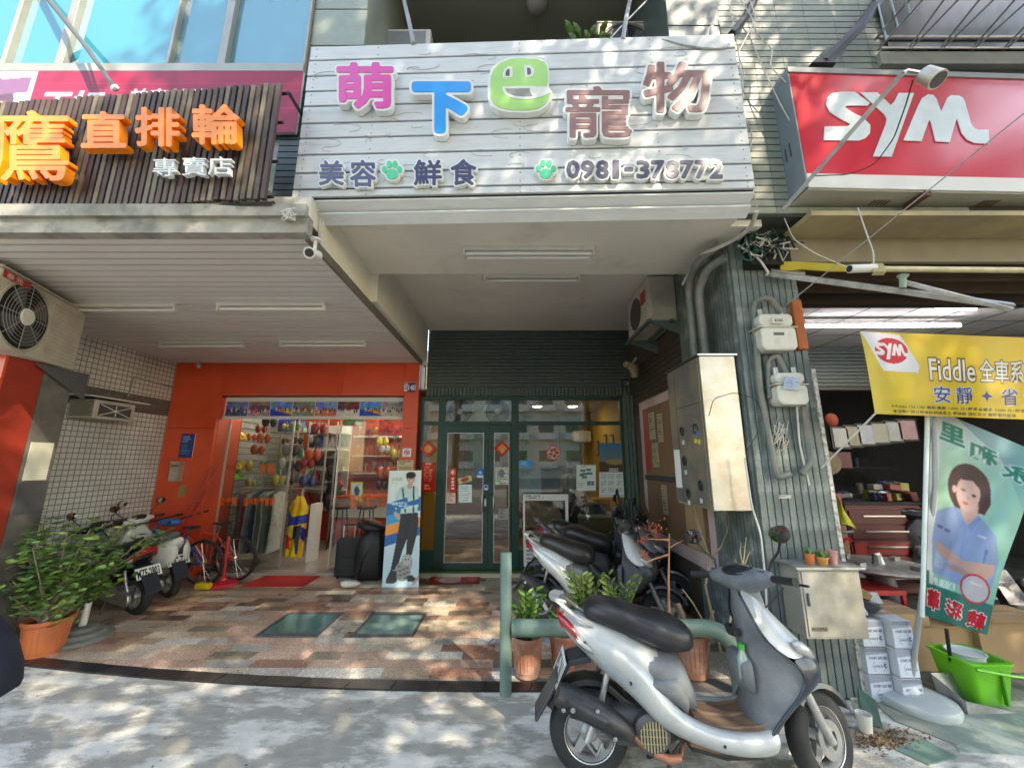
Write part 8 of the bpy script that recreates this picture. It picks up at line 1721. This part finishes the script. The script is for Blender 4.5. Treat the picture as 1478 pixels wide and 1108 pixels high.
# machinery silhouettes: parked bikes in the gloom
s7 = dup(s3, (3.72, 4.75, 0), R(100), 'dark scooter parked inside the gloom of the repair shop, behind the flag banner'); s8 = dup(s3, (4.9, 4.3, 0), R(75), 'dark scooter inside the repair shop at the right picture edge')
sd = thing('shelf_rack', 'dark metal shelf rack with cans at the back of the repair shop', 'shelf', (5.2, 7.8, 0))
for z in (.5, 1.0, 1.5, 2.0): MB().bx(3.3, 7.5, 7.8, 8.2, z, z+.02).build('shelf_board', M_('dark_grey'), sd)
rs = random.Random(15)
for k in range(26):
    x = 3.4+rs.random()*4; z = (.52,1.02,1.52,2.02)[k % 4]; q = MB().lathe([(.001,0),(.06,0),(.06,.18),(.03,.2),(.001,.2)], 10, (x, 7.95, z)); kk = k//4; tag(q.build('oil_can', mat('can_%d' % (k % 4), [(.35,.04,.03),(.3,.28,.2),(.05,.06,.12),(.35,.3,.05)][k % 4], .4), None, smooth=40), ORD[kk]+' '+['red','beige','navy','yellow'][k % 4]+' oil can on its shelf of the dark repair shop rack', 'oil can', 'oil cans on the rack')
# ------------------------------------------------------------------ pots and plants by the rail
def pot(label, x, y, r, h, m=None, z=.012):
    t = thing('flower_pot', label, 'flower pot', (x, y, z)); m = m or M_('terracotta')
    MB().lathe([(.001,0),(r*.70,0),(r*.72,h*.12),(r*.76,h*.13),(r*.93,h*.86),(r*.99,h*.87),(r*1.03,h*.90),(r*1.04,h*.98),(r*1.0,h),(r*.95,h),(r*.90,h*.86),(.001,h*.84)], 32, (x, y, z)).build('pot', m, t, smooth=35); MB().lathe([(r*.90,h*.87),(.001,h*.88)], 24, (x, y, z), 'z', False).build('soil', M_('soil'), t)
    g_ = MB()
    for k in range(24): a = k*2*math.pi/24; g_.tube([V(x+r*.775*math.cos(a), y+r*.775*math.sin(a), z+h*.16), V(x+r*.93*math.cos(a), y+r*.93*math.sin(a), z+h*.84)], .003, 4)
    tag(g_.build('fluting', m, t), kind='stuff'); return t
def zz(t, x, y, z, n, h, seed, spread=.35, m=None):
    rs = random.Random(seed)
    for k in range(n):
        a = rs.uniform(0,6.28); l = rs.uniform(.06,spread)*h; pts = [V(x+math.cos(a)*.03, y+math.sin(a)*.03, z)]; hh = h*rs.uniform(.7,1); mb = MB()
        for j in range(1, 7): f_ = j/6; pts.append(V(x+math.cos(a)*(.03+l*f_**1.6), y+math.sin(a)*(.03+l*f_**1.6), z+hh*f_))
        mb.tube(pts, [.010,.009,.008,.007,.006,.004,.002], 6); mb.mat(1)
        for j in range(2, 13):
            f_ = j/13; p = Vector(pts[int(f_*6)]).lerp(pts[min(6, int(f_*6)+1)], f_*6-int(f_*6)); s_ = V(-math.sin(a), math.cos(a), 0)*(1 if j % 2 else -1)
            leaf(mb, p, p+s_*.062+V(math.cos(a)*.03, math.sin(a)*.03, .045), .032, V(math.cos(a),math.sin(a),.4))
        mb.build('stem', [lm2, m or lm], t)
p1 = pot('terracotta pot with an upright glossy-leaved plant right of the pipe post', .12, 3.36, .125, .28); zz(p1, .12, 3.36, .25, 9, .38, 1, .3)
p2 = pot('smaller terracotta pot half hidden behind the silver scooter tail', .42, 3.50, .12, .24); zz(p2, .42, 3.50, .2, 5, .22, 2, .5)
p3 = pot('terracotta pot seen between the seat and leg shield of the silver scooter', 1.40, 3.36, .135, .30); 
MB().tube([V(1.37,3.36,.26), V(1.35,3.37,.42), V(1.32,3.38,.5)], [.028,.024,.02], 8).build('stump', M_('bark'), p3, smooth=50)
p4 = pot('terracotta pot with bright zig-zag leaves behind the scooter seat', .62, 3.72, .13, .27); zz(p4, .62, 3.72, .24, 11, .46, 4, .45, lm3)
p5 = pot('terracotta pot with fresh light green leaves behind the rail', .92, 3.62, .12, .27); zz(p5, .92, 3.62, .24, 9, .42, 5, .5, lm3)
twig = mat('twig_orange', (.42,.20,.10), .7, var=.2); twg = mat('twig_grey', (.26,.20,.13), .8, var=.25)
def shrub(label, name, x, y, z, specs, mt, blooms=None, ptl=None):
    t = thing(name, label, 'plant', (x, y, z))
    for k, (pts, r) in enumerate(specs):
        n = len(pts); MB().tube([Vector(p) for p in pts], [r*(1-.7*i/max(1, n-1)) for i in range(n)], 7).build('branch', mt, t, smooth=60)
    if blooms:
        b = MB(); rs = random.Random(int(x*100))
        for c_, n_, s_ in blooms:
            for k in range(n_): p = Vector(c_)+V(rs.gauss(0,s_), rs.gauss(0,s_), rs.gauss(0,s_)); a = rs.uniform(0,6.28); leaf(b, p, p+V(math.cos(a)*.03, math.sin(a)*.02, rs.uniform(-.01,.03)), .014)
        tag(b.build('flowers', mat('bloom_orange', (.50,.12,.04), .6), t), kind='stuff')
    return t
Yq = 3.3
shrub('bare orange-brown trunk with two side twigs and small orange flowers behind the scooter', 'flowering_shrub', P(966,905,Yq).x, Yq, .2,
      [([P(966,960,Yq), P(966,905,Yq), P(965,840,Yq), P(966,770,Yq)], .017), ([P(966,779,Yq), P(950,778,Yq), P(925,777,Yq)], .010), ([P(965,800,Yq), P(945,806,Yq), P(928,813,Yq)], .009), ([P(967,790,Yq), P(975,785,Yq), P(985,780,Yq)], .006)], twig,
      [(P(945,765,Yq), 60, .045), (P(928,780,Yq), 20, .02), (P(930,800,Yq), 24, .022)])
Yq = 3.35
shrub('tall bare grey twigs rising in front of the brown notice board', 'bare_shrub', P(1020,900,Yq).x, Yq, .25,
      [([P(1040,940,Yq), P(1018,845,Yq), P(1025,805,Yq), P(1012,770,Yq), P(1001,730,Yq)], .013), ([P(1025,805,Yq), P(1040,790,Yq), P(1050,765,Yq), P(1038,720,Yq)], .009), ([P(1050,765,Yq), P(1053,748,Yq), P(1048,735,Yq)], .005), ([P(1012,770,Yq), P(1005,755,Yq), P(1003,745,Yq)], .005), ([P(1030,880,Yq), P(1020,905,Yq), P(1000,870,Yq), P(985,850,Yq)], .012), ([P(1022,830,Yq), P(1019,800,Yq), P(1022,790,Yq)], .006)], twg)
Yq = 3.15
shrub('cluster of short pale bare twigs behind the scooter handlebar', 'bare_shrub', P(1070,850,Yq).x, Yq, .2,
      [([P(1045,930,Yq), P(1065,850,Yq), P(1072,820,Yq), P(1077,775,Yq)], .010), ([P(1066,845,Yq), P(1064,815,Yq), P(1060,805,Yq)], .006), ([P(1070,830,Yq), P(1080,800,Yq), P(1087,792,Yq)], .006), ([P(1068,840,Yq), P(1085,815,Yq)], .005), ([P(1072,815,Yq), P(1068,795,Yq), P(1070,783,Yq)], .005)], mat('twig_pale', (.45,.36,.22), .8, var=.2))
# ---- bush at the left
lp0 = PZ(52, 945, .0); bp2 = pot('orange terracotta pot holding the green bush at the left edge', lp0.x+.04, 3.70, .16, .29, mat('pot_orange_big', (.58,.17,.06), .55, var=.1), .002)
bu = thing('potted_bush', 'airy green bush with thin branches growing in the orange pot', 'plant', (lp0.x+.04, 3.70, .26)); bxx, byy = lp0.x+.04, 3.70
lm = mat('leaf_bush', (.14,.26,.05), .45, var=.25); lm2 = mat('leaf_bush_dark', (.06,.14,.035), .45, var=.3); rs = random.Random(21); f = MB(); f2 = MB(); f3 = MB()
tips = []
for k in range(34):
    a = rs.uniform(0,6.28); ln = rs.uniform(.45,1.0); el = rs.uniform(.35,1.3); d = V(math.cos(a)*math.cos(el), math.sin(a)*math.cos(el)*.6, math.sin(el)); p0 = V(bxx+rs.uniform(-.05,.05), byy+rs.uniform(-.05,.05), .25)
    if d.x > 0: ln *= 1.05
    p1_ = p0+d*ln*.5+V(0,0,.03); p2_ = p0+d*ln+V(0,0,-.02*ln)
    p2_.z = min(p2_.z, 1.05); o = MB().tube([p0, p1_, p2_], [.010,.006,.003], 5).build('branch', mat('twig_bush', (.30,.24,.16), .8), bu, smooth=60); tips.append((p0, p1_, p2_))
for p0, p1_, p2_ in tips:
    for k in range(46):
        t_ = rs.uniform(.35, 1.05); c_ = p0.lerp(p1_, min(1, t_*2)) if t_ < .5 else p1_.lerp(p2_, (t_-.5)*2); c_ = c_+V(rs.gauss(0,.055), rs.gauss(0,.055), rs.gauss(0,.05)); a = rs.uniform(0,6.28); l = rs.uniform(.045,.095)
        (f, f2, f3)[rs.choice((0,0,1,2))].__class__; tgt = (f, f, f2, f3)[rs.randrange(4)]; leaf(tgt, c_, c_+V(math.cos(a)*l, math.sin(a)*l, rs.uniform(-.03,.02)), l*.5, V(rs.uniform(-.5,.5), rs.uniform(-.9,.2), 1))
for mb_, mt_ in ((f, lm2), (f2, lm), (f3, lm3)): tag(mb_.build('foliage', mt_, bu), kind='stuff')
ubx = PZ(97, 932, 0); ub = thing('umbrella_base', 'round grey stepped parasol base with a short white tube', 'parasol base', (ubx.x, ubx.y+.1, 0)); MB().lathe([(.001,0),(.23,0),(.23,.03),(.17,.04),(.17,.07),(.11,.08),(.11,.11),(.04,.12),(.001,.12)], 28, (ubx.x, ubx.y+.1, .013)).build('weight', mat('base_grey', (.20,.21,.20), .7, var=.2), ub, smooth=35); MB().tube([V(ubx.x,ubx.y+.1,.13), V(ubx.x+.01,ubx.y+.1,.33)], .028, 14).build('tube', M_('white_plastic'), ub, smooth=50)
# ---- in front of the red shop
sc_ = thing('suitcase', 'upright black suitcase with its pull handle out at the sports shop door', 'suitcase', tuple(PZ(500,836,.0))); a, b = P(480,836,5.85), P(520,778,5.85)
MB().bx(a.x, b.x, 5.85, 6.1, .03, b.z).build('body', mat('suitcase_black', (.02,.02,.022), .6, var=.2), sc_, bevel=.03); MB().bx(a.x+.05, b.x-.05, 5.83, 5.849, .1, b.z*.55).build('pocket', mat('suitcase_black', (.02,)*3), sc_, bevel=.01)
xa2, xb2 = P(496,770,6.0).x, P(512,770,6.0).x; zt5 = P(504,757,6.0).z
MB().tube([V(xa2,6.0,b.z), V(xa2,6.0,zt5)], .008, 6).build('handle_rod', M_('aluminium'), sc_); MB().tube([V(xb2,6.0,b.z), V(xb2,6.0,zt5)], .008, 6).build('handle_rod', M_('aluminium'), sc_); MB().tube([V(xa2-.01,6.0,zt5), V(xb2+.01,6.0,zt5)], .012, 8).build('grip', M_('black_plastic'), sc_)
for xx in (a.x+.05, b.x-.05): MB().lathe([(.001,-.015),(.028,-.012),(.028,.012),(.001,.015)], 14, (xx, 5.9, .029), 'x').build('wheel', M_('black_rubber'), sc_)
dbg = thing('duffel_bag', 'pile of black sports bags between the suitcase and the cut-out poster', 'bag', tuple(PZ(535,842,.0))); bkc = mat('bag_black', (.015,.015,.017), .5, var=.3, scale=10, bump=.5, bscale=10)
MB().loft([ringyz(x, a_, b_, w_, 18, 3) for x, a_, b_, w_ in ((-2.18,.03,.45,.08),(-2.12,.014,.62,.14),(-1.98,.013,.70,.15),(-1.84,.014,.66,.14),(-1.78,.04,.5,.08))]).build('lower_bag', bkc, dbg, smooth=60)
dbg.children[0].matrix_parent_inverse = Matrix.Translation(-dbg.location+V(0,5.82,0))
MB().ell((-2.02,5.88,.70), (.22,.13,.075), 16, 10, Matrix.Rotation(R(12),3,'Y')).build('upper_bag', bkc, dbg, smooth=180); MB().tube([V(-2.12,5.68,.05), V(-2.05,5.66,.3), V(-1.95,5.68,.45), V(-1.87,5.70,.3)], .012, 6).build('strap', M_('black_rubber'), dbg)
sb = thing('white_plastic_bag', 'crumpled white plastic bag on the tiles before the suitcase', 'bag', tuple(PZ(505,850,.012))); q = PZ(505,848,.012); bmx = MB(); rings = []; rs = random.Random(3)
for j in range(6):
    a_ = math.pi*j/5; rings.append([V(q.x+(.001+.14*math.sin(a_)*rs.uniform(.8,1.1))*math.cos(6.28*k/14), q.y+(.001+.08*math.sin(a_))*math.sin(6.28*k/14), q.z+.045-.044*math.cos(a_)+rs.uniform(0,.012)*math.sin(a_)) for k in range(14)])
bmx.loft(rings).build('bag', mat('bag_white', (.70,.70,.68), .45, bump=.6, bscale=30), sb, smooth=60)
# cut-out poster
c = Canvas(70, 250, (.88,.92,.91)); c.grad(lambda x, y: y, (.90,.93,.91), (.72,.86,.91)); c.poly([(0,.30),(.5,.25),(1,.24),(1,.36),(0,.41)], (.10,.42,.70)); c.poly([(0,.41),(.5,.37),(.5,.45),(0,.49)], (.15,.62,.82)); c.poly([(0,.49),(1,.42),(1,.50),(0,.58)], (.95,.60,.25)); c.poly([(0,.58),(1,.50),(1,.57),(0,.67)], (.10,.40,.68))
c.text('JOLIE', .1,.065,.42,.105,(.55,.70,.65),.01); c.lines(.1,.115,.45,.13,1,(.6,.75,.7)); SK2 = (.80,.66,.58); DK = (.17,.17,.21)
c.poly([(.34,.16),(.52,.135),(.80,.135),(.93,.17),(.95,.30),(.88,.40),(.42,.40),(.40,.30),(.28,.36),(.18,.30)], (.74,.86,.86)); c.poly([(.60,.12),(.74,.12),(.74,.155),(.66,.175),(.58,.15)], SK2); c.ell(.69,.075,.125,.05,SK2); c.ell(.68,.045,.15,.03,(.10,.09,.10)); c.poly([(.54,.04),(.60,.05),(.58,.085),(.54,.07)], (.10,.09,.10)); c.ell(.64,.07,.02,.004,(.2,.15,.15)).ell(.75,.07,.02,.004,(.2,.15,.15)).ell(.70,.10,.05,.006,(.92,.85,.82))
c.poly([(.42,.165),(.46,.16),(.58,.38),(.54,.38)], (.16,.18,.22)).poly([(.76,.15),(.80,.15),(.82,.38),(.77,.38)], (.16,.18,.22)); c.poly([(0,.30),(.60,.245),(.62,.30),(0,.36)], (.10,.42,.70)).poly([(.3,.315),(.98,.255),(.98,.30),(.3,.36)], (.10,.42,.70)); c.text('專業直排溜冰', .06,.285,.60,.315,(.9,.94,.96),.03,shear=-.12); c.text('歡迎試穿', .35,.315,.92,.345,(.9,.94,.96),.03)
c.poly([(.24,.36),(.36,.39),(.50,.41),(.48,.45),(.34,.44),(.22,.39)], SK2); c.poly([(.42,.39),(.92,.38),(.95,.46),(.90,.58),(.78,.74),(.62,.74),(.64,.60),(.52,.70),(.38,.86),(.22,.86),(.34,.62),(.40,.48)], DK)
c.ell(.66,.80,.16,.07,(.66,.67,.66)).ell(.55,.87,.22,.08,(.60,.61,.60)).poly([(.54,.72),(.60,.76),(.72,.73),(.76,.77),(.72,.82),(.56,.82)], (.72,.73,.72)); c.ell(.62,.775,.02,.006,(.15,.2,.15)).ell(.70,.775,.02,.006,(.15,.2,.15)); [c.ell(.45+.3*((k*7) % 10)/10, .83+.012*k, .05, .006, (.32,.33,.33), .8) for k in range(9)]
c.poly([(.12,.93),(.22,.86),(.38,.87),(.40,.95),(.30,.97),(.10,.965)], (.20,.21,.23)).poly([(.66,.91),(.80,.90),(.95,.935),(.92,.955),(.70,.95)], (.20,.21,.23)); c.poly([(.80,.97),(1,.90),(1,.93),(.88,.98)], (.75,.6,.6)); c.blur(1); c.noise(.05, 18)
sp_ = thing('cutout_poster', 'tall printed board of a man in braces with a grey cat beside the red pillar', 'poster board', tuple(PZ(578,846,.0)))
qs = [P(562,679,5.60), P(608,678.5,5.60), P(604,843,5.48), P(551,847,5.48)]; qs[2].z = .014; qs[3].z = .014
qm_ = quadmap(*qs); c.sheet('print', qm_, sp_); nrm = V(0,.03,0); MB().prism([q+V(0,.006,0) for q in qs], nrm*.5).build('board', M_('white_paint'), sp_); MB().tube([qm_(.5,.3)+V(0,.03,0), V(qm_(.5,.3).x, 5.85, .02)], .008, 6).build('prop', M_('black_metal'), sp_)
# mats
c = Canvas(70, 30, (.72,.04,.05)); c.noise(.06, 8); qs = [PZ(384,829.7,.02), PZ(462,830.6,.02), PZ(438,845,.02), PZ(347,846,.02)]; mt1 = thing('red_mat', 'plain red doormat in front of the sports shop doorway', 'mat', tuple(PZ(410,838,0))); MB().prism(qs, (0,0,-.009)).build('mat', mat('mat_red', (.50,.015,.018), .9, bump=.6, bscale=200), mt1)
c = Canvas(76, 30, (.70,.10,.12)); c.ell(.42,.5,.25,.4,(.85,.72,.66)).rect(0,0,.1,1,(.6,.06,.08)).rect(.62,.0,.72,1,(.78,.25,.25)); c.ell(.82,.5,.1,.25,(.8,.45,.4)).ell(.14,.4,.06,.25,(.8,.45,.4)).noise(.25, 14)
mt2 = thing('patterned_mat', 'red and pink patterned doormat before the green glass door', 'mat', tuple(PZ(655,836,0))); c.sheet('pattern', quadmap(PZ(622.7,830.6,.0225), PZ(693.8,829.7,.0225), PZ(692,841,.0225), PZ(617,842.5,.0225)), mt2); MB().prism([PZ(622.7,830.6,.021), PZ(693.8,829.7,.021), PZ(692,841,.021), PZ(617,842.5,.021)], (0,0,-.009)).build('backing', M_('black_rubber'), mt2)
f = MB(); rs = random.Random(101)
for k in range(170):
    x = rs.uniform(-3.6, 2.2); y = rs.uniform(1.7, 3.1); f.mat(k % 3); l = rs.uniform(.006,.02); a = rs.uniform(0,6.28); leaf(f, V(x,y,.004), V(x+math.cos(a)*l, y+math.sin(a)*l, .004+rs.uniform(0,.006)), l*.5)
tag(f.build('ground_litter', [M_('leaf_dry'), M_('leaf_dry3'), M_('concrete_edge')], None), 'tiny dry leaf bits and grit spread over the pavement', 'leaf litter', kind='stuff')
# ---- passer-by at the left edge
nv_ = mat('jacket_navy', (.010,.013,.028), .8, var=.3, scale=8, bump=.3, bscale=30); ps_ = person('passer-by in a dark navy jacket at the left picture edge', -2.52, 1.62, 1.68, R(60), nv_, mat('denim', (.05,)*3), .05, 0)
MB().loft([[V(-2.52+w_*math.cos(a_)*1.0, 1.62+w_*.55*math.sin(a_), z) for a_ in [2*math.pi*k/20 for k in range(20)]] for z, w_ in ((1.45,.10),(1.38,.19),(1.2,.22),(1.05,.27),(.93,.37),(.82,.44),(.70,.48),(.62,.49),(.615,.48),(.62,.40))], True).build('jacket', nv_, ps_, smooth=60)
ps_.children[-1].matrix_parent_inverse = (Matrix.Translation(ps_.location) @ Matrix.Rotation(R(60), 4, 'Z')).inverted()
